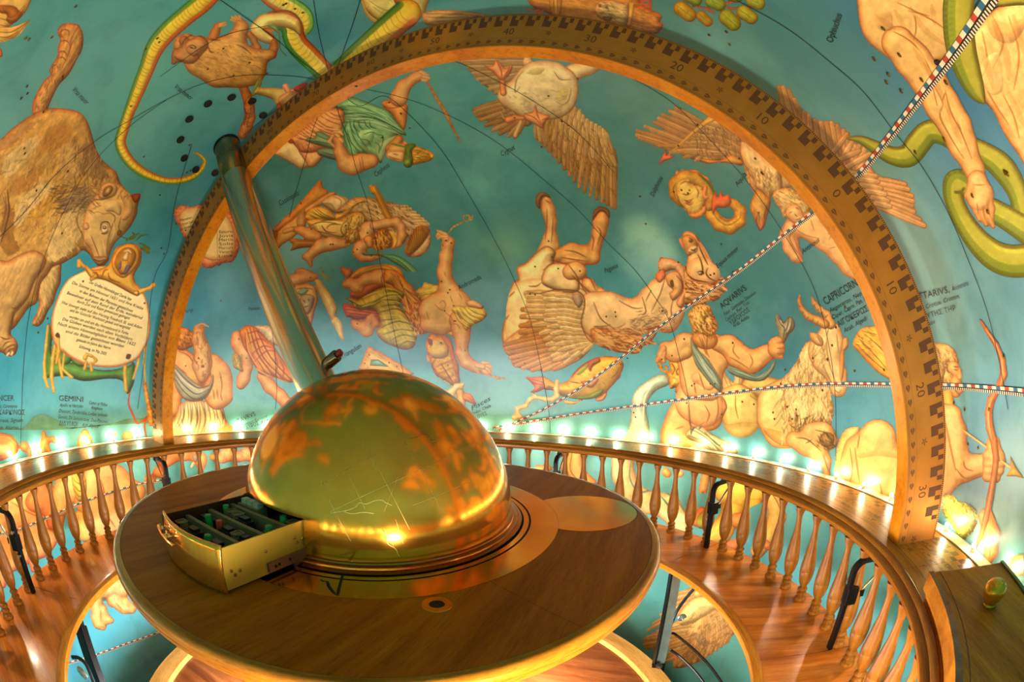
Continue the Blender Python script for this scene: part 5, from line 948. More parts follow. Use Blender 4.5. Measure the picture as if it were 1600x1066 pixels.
# ================================================================ materials used by the furniture
OAK_RAIL = wood('oak_rail', '5a2e08', '885010', 'a46a1c', (60, 5, 60), ring=True, rough=.3)
OAK_SEAT = wood('oak_seat', '8a4612', 'b86a24', 'd28a3a', (5, 60, 60), rough=.28, coat=.5)
OAK_TABLE = wood('oak_table', '8c3c04', 'ae5808', 'c26c0e', (60, 4.5, 60), rot=(0, 0, .25), rough=.4, coat=.0, spec=.12)
OAK_EDGE = wood('oak_edge', '80480e', 'aa6a18', 'c8882a', (60, 4, 60), ring=True, rough=.26, coat=.35, spec=.3)
OAK_TURN = wood('oak_turned', '5c300a', '845014', '9e6820', (50, 50, 5), rough=.42, coat=0, spec=.25)
OAK_BOX = wood('oak_box', 'a05410', 'c47418', 'd88c22', (70, 6, 70), rough=.45, coat=0, spec=.12)
def inlay_top():
    m = M('inlaid_rail_top', .34, 0, spec=.36, coat=.05)
    v, r, a = m.polar()
    vv = m.mapping(v, (60, 5, 60))
    oak = m.ramp(m.noise(1.2, 7, .6, vv, .2), [(.3, '74501c'), (.5, '9a6a28'), (.7, 'b4863a')])
    deg = m.math('MULTIPLY', a, 180/math.pi)
    def band(lo, hi): return m.math('MULTIPLY', m.math('GREATER_THAN', r, lo), m.math('LESS_THAN', r, hi))
    def sq(step, lo, hi): return m.math('LESS_THAN', m.math('FRACT', m.math('MULTIPLY_ADD', deg, 1/step, lo)), hi)
    # graduated checks near the outer edge and broken name lettering between
    chk = m.math('MULTIPLY', band(1.462, 1.484), sq(2.0, 0.0, .5))
    chk2 = m.math('MULTIPLY', band(1.447, 1.462), sq(2.0, .5, .5))
    cell = m.n('ShaderNodeTexWhiteNoise', noise_dimensions='2D')
    cv = m.n('ShaderNodeCombineXYZ', i_0=m.math('FLOOR', m.math('MULTIPLY', r, 130)), i_1=m.math('FLOOR', m.math('MULTIPLY', deg, 3.2)))
    m.t.links.new(cv.outputs[0], cell.inputs['Vector'])
    rows = m.math('LESS_THAN', m.math('FRACT', m.math('MULTIPLY', m.math('SUBTRACT', r, 1.352), 34)), .62)
    word = m.math('LESS_THAN', m.noise(1.0, 1, .5, m.mapping(v, (10, 9, 1))), .55)
    letters = m.math('MULTIPLY', m.math('MULTIPLY', m.math('GREATER_THAN', cell.outputs[0], .5), rows), m.math('MULTIPLY', word, band(1.352, 1.436)))
    f = m.math('MINIMUM', m.math('ADD', m.math('ADD', chk, chk2), m.math('MULTIPLY', letters, .75)), 1.0)
    line = m.math('ADD', band(1.3335, 1.3355), band(1.4895, 1.491))
    f = m.math('MINIMUM', m.math('ADD', f, line), 1.0)
    m.base(m.mix(m.math('MULTIPLY', f, .85), oak, '3a1c08')); return m.m
RAIL_TOP = inlay_top()
def brass(name, c='b5873a', rough=.18, var=.25, sc=14, b=.0, metal=1.0):
    m = M(name, rough, metal)
    n_ = m.noise(sc, 6, .6, m.obj(), .4)
    c1 = hexc(c); c0 = tuple(x*(1-var) for x in c1[:3]) + (1,)
    m.base(m.ramp(n_, [(.3, c0), (.7, c1)]))
    m.rough(m.math('MULTIPLY_ADD', m.noise(sc*4, 5, .6, m.obj()), rough*.7, rough*.65))
    if b: m.bump(m.noise(sc*.5, 3, .5, m.obj()), b, .004)
    return m.m
BRASS_GLOBE = brass('polished_brass', 'e8a238', .15, .12, 9, .03, metal=.88)
BRASS_PLATE = brass('brass_plate', 'e4a440', .16, .22, 12, .05)
BRASS_ARCH = brass('satin_brass', 'ae7226', .42, .25, 9, metal=.45)
BRASS_KNOB = brass('knob_brass', 'dca024', .25, .04, 12, metal=.75)
COPPER_EDGE = wood('arch_edge_wood', 'a05008', 'cc7a0e', 'dc921e', (9, 9, 9), rough=.3, coat=.3)
STEEL = M('brushed_steel', .2, 1.0).base('d0bea0').m
STEEL_COLLAR = brass('aged_steel', '8c8264', .26, .3, 16)
IRON = plain('black_iron', '181414', .38, .6, .3)
BLUE_STEEL = plain('dark_painted_steel', '1a2a2e', .35, .5, .2)
GREY_STEEL = plain('grey_painted_steel', '98a29e', .32, .7, .25)
DARK = plain('black_gap', '050302', .8)
ENGRAVE = plain('engraved_black', '5c350e', .6)
ENGRAVE2 = plain('engraved_brown', '4e2a0a', .6)

# ================================================================ floor
floor = mesh_obj('floor', *lathe([(0, -.80), (.88, -.80), (.88, -.752), (0, -.752)], 96), wood('floor_wood', '4a220e', '6b3818', '83502a', (5, 45, 45), rough=.3), None, True)
tag(floor, 'round dark wooden floor disc low under the table', kind='structure')
child('floor_rim', lathe([(.865, -.80), (.945, -.80), (.952, -.79), (.952, -.74), (.945, -.733), (.872, -.733), (.865, -.74), (.865, -.80)], 128), wood('rim_wood', '9a6a2c', 'bb8a42', 'cfa25a', (60, 4, 60), ring=True), floor, label='paler raised wooden rim')

# ================================================================ bench (ring seat of wedge panels, nosing)
bench = empty('ring_bench'); tag(bench, 'ring-shaped polished oak bench running round inside the balusters', 'bench')
J = [4, 43.7, 83, 131.7, 180.5, 223.7, 262, 290, 327]
for i, a in enumerate(J):
    b = J[(i+1) % len(J)] + (360 if i == len(J)-1 else 0); g = .08
    child('seat_panel', ringbox(1.045, 1.345, -.372, -.345, 24, math.radians(a+g), math.radians(b-g)), OAK_SEAT, bench, 'flat')
child('nosing', lathe([(1.047, -.377), (1.03, -.377), (1.020, -.371), (1.017, -.360), (1.020, -.349), (1.03, -.343), (1.047, -.3435), (1.047, -.377)], 160), OAK_EDGE, bench, label='rounded paler nosing on the inner edge')

# ================================================================ balustrade
bal = empty('balustrade'); tag(bal, 'circular oak balustrade with inlaid flat top rail and turned balusters', 'balustrade')
RJ = [-38, -5, 35.5, 78, 121, 160, 199, 240, 281]
for i, a in enumerate(RJ):
    b = RJ[(i+1) % len(RJ)] + (360 if i == len(RJ)-1 else 0); g = .03
    child('rail_top', ringbox(1.302, 1.5, -.02, 0.0, 28, math.radians(a+g), math.radians(b-g)), RAIL_TOP, bal, 'flat')
child('moulding', lathe([(1.3025, -.001), (1.297, .002), (1.290, -.001), (1.285, -.008), (1.287, -.012), (1.279, -.015), (1.272, -.022), (1.272, -.030), (1.277, -.037), (1.284, -.040), (1.335, -.040), (1.335, -.0205), (1.3025, -.0205), (1.3025, -.001)], 200), OAK_RAIL, bal, label='rounded moulding under the inner edge')
LIP = M('white_lip', .18, 0, coat=.5).base('e8dcc0').m
child('lip', ringbox(1.5005, 1.540, -.012, .004, 200), LIP, bal, 'flat', label='narrow pale lip on the outer edge, bright with lamp light')
zb, zt_ = -.3435, -.0405
prof = [(0, 0), (.0165, 0), (.0175, .004), (.0165, .010), (.0125, .013), (.0115, .017), (.0140, .022), (.0145, .026), (.0125, .030), (.0105, .033), (.0135, .038), (.0145, .042), (.0125, .047), (.0100, .051),
        (.0120, .056), (.0165, .072), (.0200, .092), (.0212, .110), (.0207, .1115), (.0213, .113), (.0205, .130), (.0180, .155), (.0145, .185), (.0115, .215), (.0095, .245), (.0090, .262), (.0100, .276), (.0122, .288), (.0140, .295), (.0145, .303), (0, .303)]
prof = [(r*1.25 if r > .012 else r*1.12, z) for r, z in prof]
bv, bf = lathe(prof, 16); bme = bpy.data.meshes.new('baluster')
bme.from_pydata(bv, [], bf); bme.update()
BR = [(4.3, 1), (43.7, 1), (83.0, 0), (180.8, 0), (225.6, 1)]
first = None
for i in range(80):
    an = 1.5 + .1542 - i*math.radians(4.5)
    if first is None: first = link('baluster', bme, OAK_TURN, bal, True); o = first
    else: o = first.copy(); COL.objects.link(o); o.parent = bal
    o.location = (1.2927*math.cos(an), 1.2927*math.sin(an), zb); o.rotation_euler.z = an
for a, _ in BR:
    t = math.radians(a); er = np.array([math.cos(t), math.sin(t), 0]); et = np.array([-er[1], er[0], 0]); zz = np.array([0, 0, 1.0])
    br = None
    pts = [er*1.262 + zz*z_ for z_ in (-.3435, -.25, -.15, -.10)]
    arcs = [er*(1.262+.035*(1-math.cos(q))) + zz*(-.10+.035*math.sin(q)) for q in np.linspace(.3, 1.57, 6)]
    pts += arcs + [er*1.36 + zz*-.064]
    def bar(P, w, h):
        P = np.array(P); V = []; F = []
        T = np.gradient(P, axis=0)
        for i, p_ in enumerate(P):
            d = T[i]/np.linalg.norm(T[i]); n_ = np.cross(d, et)
            for sx, sy in ((-1, -1), (1, -1), (1, 1), (-1, 1)): V.append(p_ + et*sx*w/2 + n_*sy*h/2)
        for i in range(len(P)-1):
            for k in range(4): F.append((i*4+k, i*4+(k+1) % 4, i*4+4+(k+1) % 4, i*4+4+k))
        F += [(3, 2, 1, 0), tuple(len(P)*4-4+k for k in range(4))]
        return V, F
    br = child('bracket', bar(pts, .020, .012), IRON, bal, 'flat', 'black iron bracket standing between two balusters')
    child('clamp', join(box(er*1.272+zz*-.165, (.032, .034, .05), (er, et, zz)), box(er*1.30+zz*-.165, (.03, .012, .02), (er, et, zz))), IRON, br, 'flat')
    child('stay', tube([er*1.29+zz*-.175, er*1.34+zz*-.12, er*1.40+zz*-.062], .0045, 8), STEEL, br, True, 'bright steel stay')
    for zq in (-.205, -.125): child('rivet', rev([(0, 0), (.006, 0), (.006, .01), (0, .012)], er*1.262+zz*zq+et*.01, et, 12), STEEL, br, True)
    child('eyelet', rev([(.010+.004*math.cos(q), .004*math.sin(q)) for q in np.linspace(0, 2*math.pi, 9)], er*1.345+zz*-.062+et*.02, et, 18), IRON, br, True)
# seams across the rail top are the gaps between its segments

# ================================================================ bulbs
GLOW = bpy.data.materials.new('bulb_glow'); GLOW.use_nodes = True
def emitter(name, st):
    m = bpy.data.materials.new(name); m.use_nodes = True; t = m.node_tree; t.nodes.clear()
    e = t.nodes.new('ShaderNodeEmission'); o = t.nodes.new('ShaderNodeOutputMaterial'); t.links.new(e.outputs[0], o.inputs[0])
    e.inputs[0].default_value = (*WARM, 1); e.inputs[1].default_value = st; return m
G_UP, G_DN = emitter('bulb_glow_upper', BULB_UP), emitter('bulb_glow_lower', BULB_DOWN)
ang_b = math.radians(6.0)
def bulbs(name, r, z, n, mat, label, group, z0):
    src = []
    bpy_me = bpy.data.meshes.new('glass'); v, f = lathe([(0, -.006), (.003, -.0052), (.0055, -.002), (.006, .001), (.0045, .0045), (.002, .0065), (0, .007)], 10)
    bpy_me.from_pydata(v, [], f); bpy_me.update()
    s_me = bpy.data.meshes.new('socket'); v, f = lathe([(0, z0), (.0065, z0), (.0065, -.004), (0, -.004)], 8); s_me.from_pydata(v, [], f); s_me.update()
    for i in range(n):
        a = ang_b*i*60/n + .03; e = empty(name, (r*math.cos(a), r*math.sin(a), z)); tag(e, label, 'light bulb', group)
        if i == 0: g = link('glass', bpy_me, mat, e, True); s_ = link('socket', s_me, LIP, e)
        else:
            g2 = g.copy(); COL.objects.link(g2); g2.parent = e; s2 = s_.copy(); COL.objects.link(s2); s2.parent = e
bulbs('light_bulb', 1.521, .022, 60, G_UP, 'tiny glowing warm lamp bulb standing on the pale lip behind the top rail', 'bulbs along the outer lip of the rail', -.018)
bulbs('light_bulb', 1.41, -.046, 24, G_DN, 'tiny glowing bulb hidden beneath the flat top rail', 'bulbs hidden under the rail', .0255)

# ================================================================ meridian arch
y0, y1, RI, RO = .0207, .0818, 1.335, 1.462
arch = empty('meridian_arch', (0, y0, 0)); tag(arch, 'tall half-circle brass arch with engraved degree scale spanning the globe', 'arch')
def arc_sweep(prof, a0, a1, n=180):
    """prof: (radius, y) closed loop swept about the y axis"""
    V = []; F = []; m_ = len(prof)
    for i in range(n+1):
        a = a0 + (a1-a0)*i/n
        for r, y in prof: V.append((r*math.cos(a), y, r*math.sin(a)))
    for i in range(n):
        for k in range(m_): F.append((i*m_+k, i*m_+(k+1) % m_, (i+1)*m_+(k+1) % m_, (i+1)*m_+k))
    F += [tuple(range(m_-1, -1, -1)), tuple(n*m_+k for k in range(m_))]
    return V, F
child('ring_body', arc_sweep([(RI, y0+.002), (RI, y1), (RO, y1), (RO, y0+.002)], 0.0, math.pi), COPPER_EDGE, arch, 'flat', 'orange-brown wooden core and inner edge')
child('scale_plate', arc_sweep([(RI+.001, y0), (RO, y0), (RO, y0+.0019), (RI+.001, y0+.0019)], 0.0, math.pi, 260), BRASS_ARCH, arch, 'flat', 'engraved brass face of the arch')
V = []; F = []
def arcq(r0, r1, d0, d1, n=1):
    for i in range(n):
        a0, a1 = math.radians(d0+(d1-d0)*i/n), math.radians(d0+(d1-d0)*(i+1)/n); k = len(V)
        for r, a in ((r0, a0), (r1, a0), (r1, a1), (r0, a1)): V.append((r*math.cos(a), y0-.0005, r*math.sin(a)))
        F.append((k, k+1, k+2, k+3))
eq = 35.6
for j in range(-18, 73):
    d = eq + j*2
    if d-1.5 < 0.3 or d > 179.5: continue
    arcq(1.412, 1.4545, d-.25*2, d); arcq(1.412, 1.436, d-1.0, d-.5); arcq(1.436, 1.4545, d-1.45, d-1.0)
for j in range(0, 900): arcq(1.456, 1.4615, j*.2, j*.2+.1)
child('degree_checks', (V, F), ENGRAVE2, arch, False, 'dark checkered degree scale')
V = []; F = []
arcq(1.3405, 1.3415, .2, 179.8, 240); arcq(1.3635, 1.3642, .2, 179.8, 240); arcq(1.3445, 1.345, .2, 179.8, 240)
for j in range(128):
    d = .9 + j*1.4
    for s in (-1, 1):
        pts = [(1.3530, d-.7), (1.3530+s*.0065, d-.25), (1.3530+s*.0052, d-.02), (1.3530+s*.001, d+.05)]
        k = len(V)
        for r, dd in pts: V.append((r*math.cos(math.radians(dd)), y0-.0005, r*math.sin(math.radians(dd))))
        F.append((k, k+1, k+2, k+3))
child('leaf_border', (V, F), ENGRAVE, arch, False, 'engraved leaf border along the inner edge')
def text_mesh(s, size=1.0, shear=0.0):
    c = bpy.data.curves.new('t', 'FONT'); c.body = s; c.size = size; c.align_x = 'CENTER'; c.align_y = 'CENTER'; c.shear = shear; c.resolution_u = 2
    o = bpy.data.objects.new('t', c); COL.objects.link(o); dg = bpy.context.evaluated_depsgraph_get()
    me = bpy.data.meshes.new_from_object(o.evaluated_get(dg)); v = np.array([q.co[:] for q in me.vertices]); f = [tuple(p.vertices) for p in me.polygons]
    bpy.data.objects.remove(o); bpy.data.meshes.remove(me); bpy.data.curves.remove(c); return v, f
for k, sgn in [(x, 1) for x in range(0, 9)] + [(x, -1) for x in (1, 2, 3)]:
    d = eq + 10*k*sgn - .2; lab = str(10*k) if k else '0'
    v, f = text_mesh(lab, .036); a = np.radians(d)
    th_ = a - v[:, 0]*0.95/1.389; r = 1.389 + v[:, 1]
    X = np.stack([r*np.cos(th_), 0*r + y0-.0006, r*np.sin(th_)], -1)
    child('numeral', (X, f), ENGRAVE2, arch, False, 'engraved number ' + lab)
    ds = np.radians(d+5*sgn if k else d+5); P = []; Q = []
    for q in range(5):
        aa = 2*math.pi*q/5
        for rr_, da in ((.0, 0), (.006, -.35), (.0105, 0), (.006, .35)):
            P.append((1.389 + rr_*math.sin(aa+da), rr_*math.cos(aa+da)))
        n_ = len(P); Q.append((n_-4, n_-3, n_-2, n_-1))
    P = np.array(P); X = np.stack([P[:, 0]*np.cos(ds-P[:, 1]/1.389), 0*P[:, 0]+y0-.0006, P[:, 0]*np.sin(ds-P[:, 1]/1.389)], -1)
    if not (k == 0): child('rosette', (X, Q), ENGRAVE, arch, False)
for d, m_ in ((98.5, 1),):
    a = math.radians(d); p_ = np.array([RI*math.cos(a), .045, RI*math.sin(a)]); n_ = -np.array([math.cos(a), 0, math.sin(a)])
    child('screw_hole', rev([(0, .0008), (.0045, .0008), (.006, 0)], p_, n_, 14), IRON, arch, True)

# ================================================================ table
ZT = .018
table = empty('round_table', (0, 0, -.752)); tag(table, 'large round dark oak table in the middle, rounded brass-coloured edge', 'table')
def disc_panels(parent):
    # top cut by radial joints into planked sectors, outside the brass inlay ring
    jo = [-88.6, -28, 31.4, 91.4, 151.4, 211.4]
    for i, a in enumerate(jo):
        b = jo[(i+1) % 6] + (360 if i == 5 else 0)
        child('top_panel', ringbox(.4785, .7055, -.012, ZT, 40, math.radians(a+.05), math.radians(b-.05)), OAK_TABLE, parent, 'flat')
disc_panels(table)
child('top_core', lathe([(0, -.018), (.700, -.018), (.700, -.0125), (0, -.0125)], 96), OAK_TABLE, table, 'flat')
child('edge_moulding', lathe([(.7065, ZT-.004), (.7065, ZT+.0003), (.716, ZT+.0003), (.7225, ZT-.002), (.7275, ZT-.008), (.7290, ZT-.016), (.7265, ZT-.024), (.7215, ZT-.029), (.7235, ZT-.033), (.7225, ZT-.038), (.7165, ZT-.043), (.708, ZT-.0445), (.66, ZT-.0445), (.66, ZT-.0365), (.7065, ZT-.036), (.7065, ZT-.004)], 220), OAK_EDGE, table, label='rounded honey-coloured edge moulding')
child('groove', ringbox(.7056, .7064, -.012, ZT-.001, 180), DARK, table, 'flat')
# brass inlay ring with slots; thin gap lines
def annulus(r0, r1, z, seg=128, a0=0, a1=2*math.pi): return lathe([(r0, z-.003), (r0, z), (r1, z), (r1, z-.003)], seg, a0, a1)
child('inlay_ring', annulus(.4085, .4780, ZT+.0006, 160), BRASS_PLATE, table, 'flat', 'polished brass ring let into the tabletop')
child('slot', annulus(.4030, .4085, ZT-.002, 160), DARK, table, 'flat', 'dark ring-shaped slot')
child('inlay_inner_ring', annulus(.3900, .4030, ZT+.0006, 160), BRASS_PLATE, table, 'flat')
child('slot', annulus(.3860, .3900, ZT-.001, 160), DARK, table, 'flat')
cx_, cy_ = .5, .24
V = []; F = []
aa = np.radians(np.arange(0, 360, 3)); ring_pts = [(cx_+.149*math.cos(a), cy_+.149*math.sin(a)) for a in aa]
keep = [(x, y) if math.hypot(x, y) > .4785 else tuple(np.array([x, y])/math.hypot(x, y)*.4785) for x, y in ring_pts]
n_ = len(keep)
V = [(x, y, ZT+.0008) for x, y in keep] + [(x, y, ZT-.002) for x, y in keep]
F = [tuple(range(n_))] + [(i, (i+1) % n_, n_+(i+1) % n_, n_+i) for i in range(n_)]
child('lens_plate', (V, F), BRASS_PLATE, table, False, 'polished brass lens-shaped plate beside the inlay ring')
arcp = [(cx_+.1505*math.cos(a), cy_+.1505*math.sin(a), ZT+.001) for a in np.radians(np.arange(-20, 150, 3)) if math.hypot(cx_+.1505*math.cos(a), cy_+.1505*math.sin(a)) > .48]
child('slot', tube([(x, y, ZT-.0004) for x, y, z in arcp], .0011, 6), DARK, table, True)
hc = (.376, -.349, ZT)
child('port_ring', lathe([(.0135, .0001), (.0135, .0008), (.0266, .0008), (.0270, .0001)], 40, center=hc), BRASS_PLATE, table, True, 'brass ring round the dark hole')
child('port_hole', lathe([(0, .0004), (.0137, .0004)], 32, center=hc), DARK, table, False, 'small round black hole')
# broken V-shaped cut in the inlay ring
vp = on_z([536, 531, 527, 521, 514, 511, 506, 501], [897, 914, 931, 926, 917, 909, 909, 906], ZT+.0008)
vt = np.gradient(vp, axis=0); vt /= np.linalg.norm(vt, axis=1)[:, None]; vs = np.cross(vt, [0, 0, 1.0])*np.array([.0028, .0028, .0030, .0034, .0034, .0030, .0028, .0022])[:, None]
child('notch', (np.concatenate([vp-vs, vp+vs]), [(i, i+1, i+9, i+8) for i in range(7)]), DARK, table, False, 'black V-shaped break in the brass ring')
child('pedestal', lathe([(0, -.752), (.13, -.752), (.13, -.73), (.06, -.70), (.05, -.10), (.12, -.02), (0, -.02)], 32), GREY_STEEL, table)
for p_, q_ in (((978, 1030), -60), ((875, 1066), -80)): pass
for k in range(4):
    a = math.radians(-38 + 90*k); e1 = np.array([math.cos(a), math.sin(a), 0])
    child('leg', join(tube([e1*.55+np.array([0, 0, -.02]), e1*.36+np.array([0, 0, -.74])], .017, 12), box(e1*.36+np.array([0, 0, -.745]), (.09, .09, .014))), GREY_STEEL, table, True, 'grey steel leg under the tabletop')

# ================================================================ half globe
RG = .3574; ZG = .0475
globe = empty('half_globe', (0, 0, ZT)); tag(globe, 'big polished brass half globe standing in the centre of the table', 'globe')
V = []; F = []; nu, nv = 288, 96
hx0, hx1, hz0, hz1 = -.165, .070, .026, .114
el0 = math.asin((.030-ZG)/RG)
for j in range(nv+1):
    e = el0 + (math.pi/2-el0)*j/nv
    for i in range(nu):
        a = 2*math.pi*i/nu; V.append((RG*math.cos(e)*math.cos(a), RG*math.cos(e)*math.sin(a), ZG+RG*math.sin(e)))
for j in range(nv):
    for i in range(nu):
        q = (j*nu+i, j*nu+(i+1) % nu, (j+1)*nu+(i+1) % nu, (j+1)*nu+i); c = np.mean([V[k] for k in q], axis=0)
        if c[1] < 0 and hx0 < c[0] < hx1 and c[2] < hz1: continue
        F.append(q)
shell = child('shell', (V, F), BRASS_GLOBE, globe, 'all', 'mirror-bright brass shell with engraved map lines')
child('base_ring', lathe([(.352, ZT+.0008), (.3845, ZT+.0008), (.3845, .0222), (.378, .0245), (.3735, .0245), (.3725, .0285), (.368, .031), (.3635, .0315), (.362, .0345), (.3555, .036), (.352, .034), (.352, ZT+.0008)], 180), brass('base_brass', 'a4682a', .22, .25, 20), globe, label='stepped darker brass foot ring')
# engraved graticule and coast on the shell
GOLDLINE = brass('line_gold', 'e9c878', .35, .1, 40)
def on_globe(x, y, R=RG+.0008):
    x = np.asarray(x, float); d = ray(x, y); o = CAM-np.array([0, 0, ZG]); b = (d*o).sum(-1)
    return CAM + d*(-b - np.sqrt(np.maximum(b*b-(o@o-R*R), 0)))[..., None]
def ribbon(P, w, center):
    P = np.array(P); N_ = P-np.array(center); N_ /= np.linalg.norm(N_, axis=1)[:, None]; T = np.gradient(P, axis=0); T /= np.linalg.norm(T, axis=1)[:, None]+1e-12
    S = np.cross(T, N_); V = np.concatenate([P-S*w/2, P+S*w/2]); n = len(P)
    return V.tolist(), [(i, i+1, n+i+1, n+i) for i in range(n-1)]
def great(p, q, n=24):
    c = np.array([0, 0, ZG]); a = p-c; b = q-c
    L = []
    for t in np.linspace(0, 1, n):
        v = a*(1-t)+b*t; L.append(c + v/np.linalg.norm(v)*(RG+.0008))
    return L
GL = [((502, 752), (548, 846), 1), ((585, 720), (640, 828), 1), ((632, 690), (689, 800), 1.3), ((560, 682), (588, 735), .6), ((505, 756), (590, 710), .8), ((516, 800), (618, 752), 1.0), ((618, 752), (672, 728), 1.3), ((672, 728), (745, 690), 1.0), ((645, 790), (735, 752), .9), ((540, 732), (570, 795), .8), ((622, 745), (600, 800), .5), ((600, 826), (624, 870), .5), ((618, 812), (630, 850), .4)]
b_ = []
for p_, q_, w in GL:
    a, b = on_globe([p_[0], q_[0]], [p_[1], q_[1]]); b_.append(ribbon(great(a, b), .0008*w, (0, 0, ZG)))
child('engraved_graticule', join(*b_), GOLDLINE, globe, False, 'fine pale engraved grid lines')
coast = [[(516, 802), (530, 800), (545, 797), (556, 792), (562, 786), (572, 788), (585, 783), (596, 782), (603, 786), (612, 790)], [(538, 800), (550, 803), (568, 801), (584, 803)],
         [(640, 686), (650, 684), (658, 680), (668, 682), (674, 690), (682, 688)], [(596, 832), (604, 838), (606, 850), (618, 858), (622, 866)]]
for c in coast: child('engraved_coast', ribbon(on_globe(*spline(c, 6).T), .0013, (0, 0, ZG)), GOLDLINE, globe, False, 'engraved coastline')
# drawer pulled out of the globe
dr = empty('drawer', (0, 0, 0)); dr.parent = globe; tag(dr, 'open drawer of electronic relays pulled out of the globe')
def fy(x, z=.07, RR=RG): return -.569 + math.sqrt(RG*RG-.1125**2) - math.sqrt(RR*RR-(x+.0475)**2-(z-ZG)**2)
def drchild(n, b, m, s='flat', l=None): return child(n, b, m, dr, s, l)
OLIVE = plain('olive_yellow_metal', 'b89636', .32, .3, .08)
V = []; F = []; n1, n2 = 24, 10
for t_, RR in ((0, RG), (1, RG-.004)):
    for j in range(n2+1):
        z = .0205 + (.1165-.0205)*j/n2
        for i in range(n1+1):
            x = -.166 + (.068+.166)*i/n1; V.append((x, fy(x, z, RR), z))
N1 = (n1+1)*(n2+1)
for j in range(n2):
    for i in range(n1):
        q = (j*(n1+1)+i, j*(n1+1)+i+1, (j+1)*(n1+1)+i+1, (j+1)*(n1+1)+i); F.append(q); F.append(tuple(k+N1 for k in q[::-1]))
for i in range(n1): F.append((i+1, i, N1+i, N1+i+1)); k = n2*(n1+1)+i; F.append((k, k+1, N1+k+1, N1+k))
for j in range(n2): a = j*(n1+1); b = a+n1+1; F.append((a, b, N1+b, N1+a)); a += n1; b += n1; F.append((b, a, N1+a, N1+b))
drchild('front_panel', (V, F), BRASS_GLOBE, 'all', 'curved brass front of the drawer')
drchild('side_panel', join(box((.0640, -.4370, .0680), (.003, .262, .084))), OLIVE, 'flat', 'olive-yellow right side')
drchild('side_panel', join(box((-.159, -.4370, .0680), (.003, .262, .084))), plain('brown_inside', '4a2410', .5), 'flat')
drchild('back_panel', box((-.048, -.311, .062), (.22, .003, .07)), IRON)
drchild('bottom_panel', box((-.048, -.44, .028), (.22, .26, .003)), IRON)
CREAM = plain('terminal_grey', '8a744e', .5, 0, .15)
for k, y in enumerate((-.372, -.437, -.502)):
    drchild('terminal_rail', box((-.048, y, .074), (.215, .010, .050)), CREAM, 'flat', 'grey terminal strip across the drawer' if k == 0 else None)
CAPG, CAPR, CAPD, WHT = plain('green_cap', '0d8f3f', .35), plain('red_cap', 'c0341a', .35), plain('dark_plastic', '1c1613', .35), plain('cream_key', 'cfc7ac', .45)
def relay(x, y, z, body, top, sz=(.03, .018, .045), lab=None):
    drchild('relay', join(box((x, y, z-.02), sz)), body, 'flat', lab)
for x in (-.135, -.112, -.089): drchild('push_key', box((x, -.340, .104), (.018, .018, .012)), WHT, 'flat', 'square cream key')
drchild('key_block', box((-.112, -.342, .082), (.078, .030, .034)), CREAM)
for x, y in ((-.01, -.342), (-.060, -.405), (.036, -.405), (-.035, -.470), (.02, -.470), (-.125, -.470), (.01, -.53), (-.08, -.53)):
    drchild('relay', join(box((x, y, .064), (.040, .026, .056)), box((x, y, .095), (.026, .016, .008))), CAPD)
for x, y in ((-.112, -.404), (-.086, -.404), (.035, -.345), (.005, -.474), (-.125, -.535)):
    a = .0105; drchild('relay_window', join(box((x-a, y, .099), (.003, .026, .003)), box((x+a, y, .099), (.003, .026, .003)), box((x, y-.0115, .099), (.024, .003, .003)), box((x, y+.0115, .099), (.024, .003, .003)), box((x, y, .080), (.022, .022, .036))), CREAM, 'flat', 'pale framed relay')
for x, y, m_ in ((.010, -.350, CAPG), (.033, -.412, CAPG), (-.060, -.474, CAPR), (-.105, -.474, CAPG), (-.01, -.538, CAPG), (-.132, -.404, CAPG)):
    drchild('indicator_cap', rev([(0, .02), (.007, .0195), (.0085, .016), (.0085, -.02), (0, -.02)], (x, y, .088), (0, 0, 1), 16), m_, True, 'green indicator cap' if m_ is CAPG else 'red indicator cap')
drchild('slide_rail', join(box((.069, -.375, .040), (.007, .165, .020)), box((.067, -.335, .034), (.006, .10, .030))), plain('slide_steel', '8a6e5c', .3, .8), 'flat', 'steel telescopic slide')
sc = [(-.545, .062), (-.538, .052), (-.525, .057), (-.455, .075), (-.375, .080), (-.368, .068), (-.355, .072)]
for y, z in sc: drchild('screw', rev([(0, .0025), (.0035, .002), (.004, 0)], (.0655, y, z), (1, 0, 0), 10), STEEL, True)
for y, z in ((-.44, .040), (-.43, .041), (-.40, .042), (-.34, .043)): drchild('slide_screw', rev([(0, .002), (.003, .0015), (.0035, 0)], (.0725, y, z), (1, 0, 0), 10), IRON, True)
hb = [(x, fy(x)-.010, .082) for x in np.linspace(-.174, -.060, 14)]
drchild('handle', tube(hb, .0042, 8), BRASS_PLATE, True, 'horizontal brass bar handle')
for x in (-.135, -.092):
    y = fy(x); drchild('handle_post', join(tube([(x, y+.002, .088), (x, y-.012, .088)], .003, 8), box((x, y-.008, .092), (.018, .012, .002)), box((x, y-.010, .096), (.002, .002, .012))), STEEL, 'flat')
# black cavity behind the drawer
child('cavity', join(box((-.0475, -.25, .070), (.225, .002, .084)), box((-.0475, -.29, .112), (.225, .08, .001)), box((-.0475, -.29, .028), (.225, .08, .001))), DARK, globe, 'flat', 'dark opening the drawer comes out of')
child('opening_frame', join(box((.0700, -.304, .068), (.004, .010, .088))), IRON, globe, 'flat')

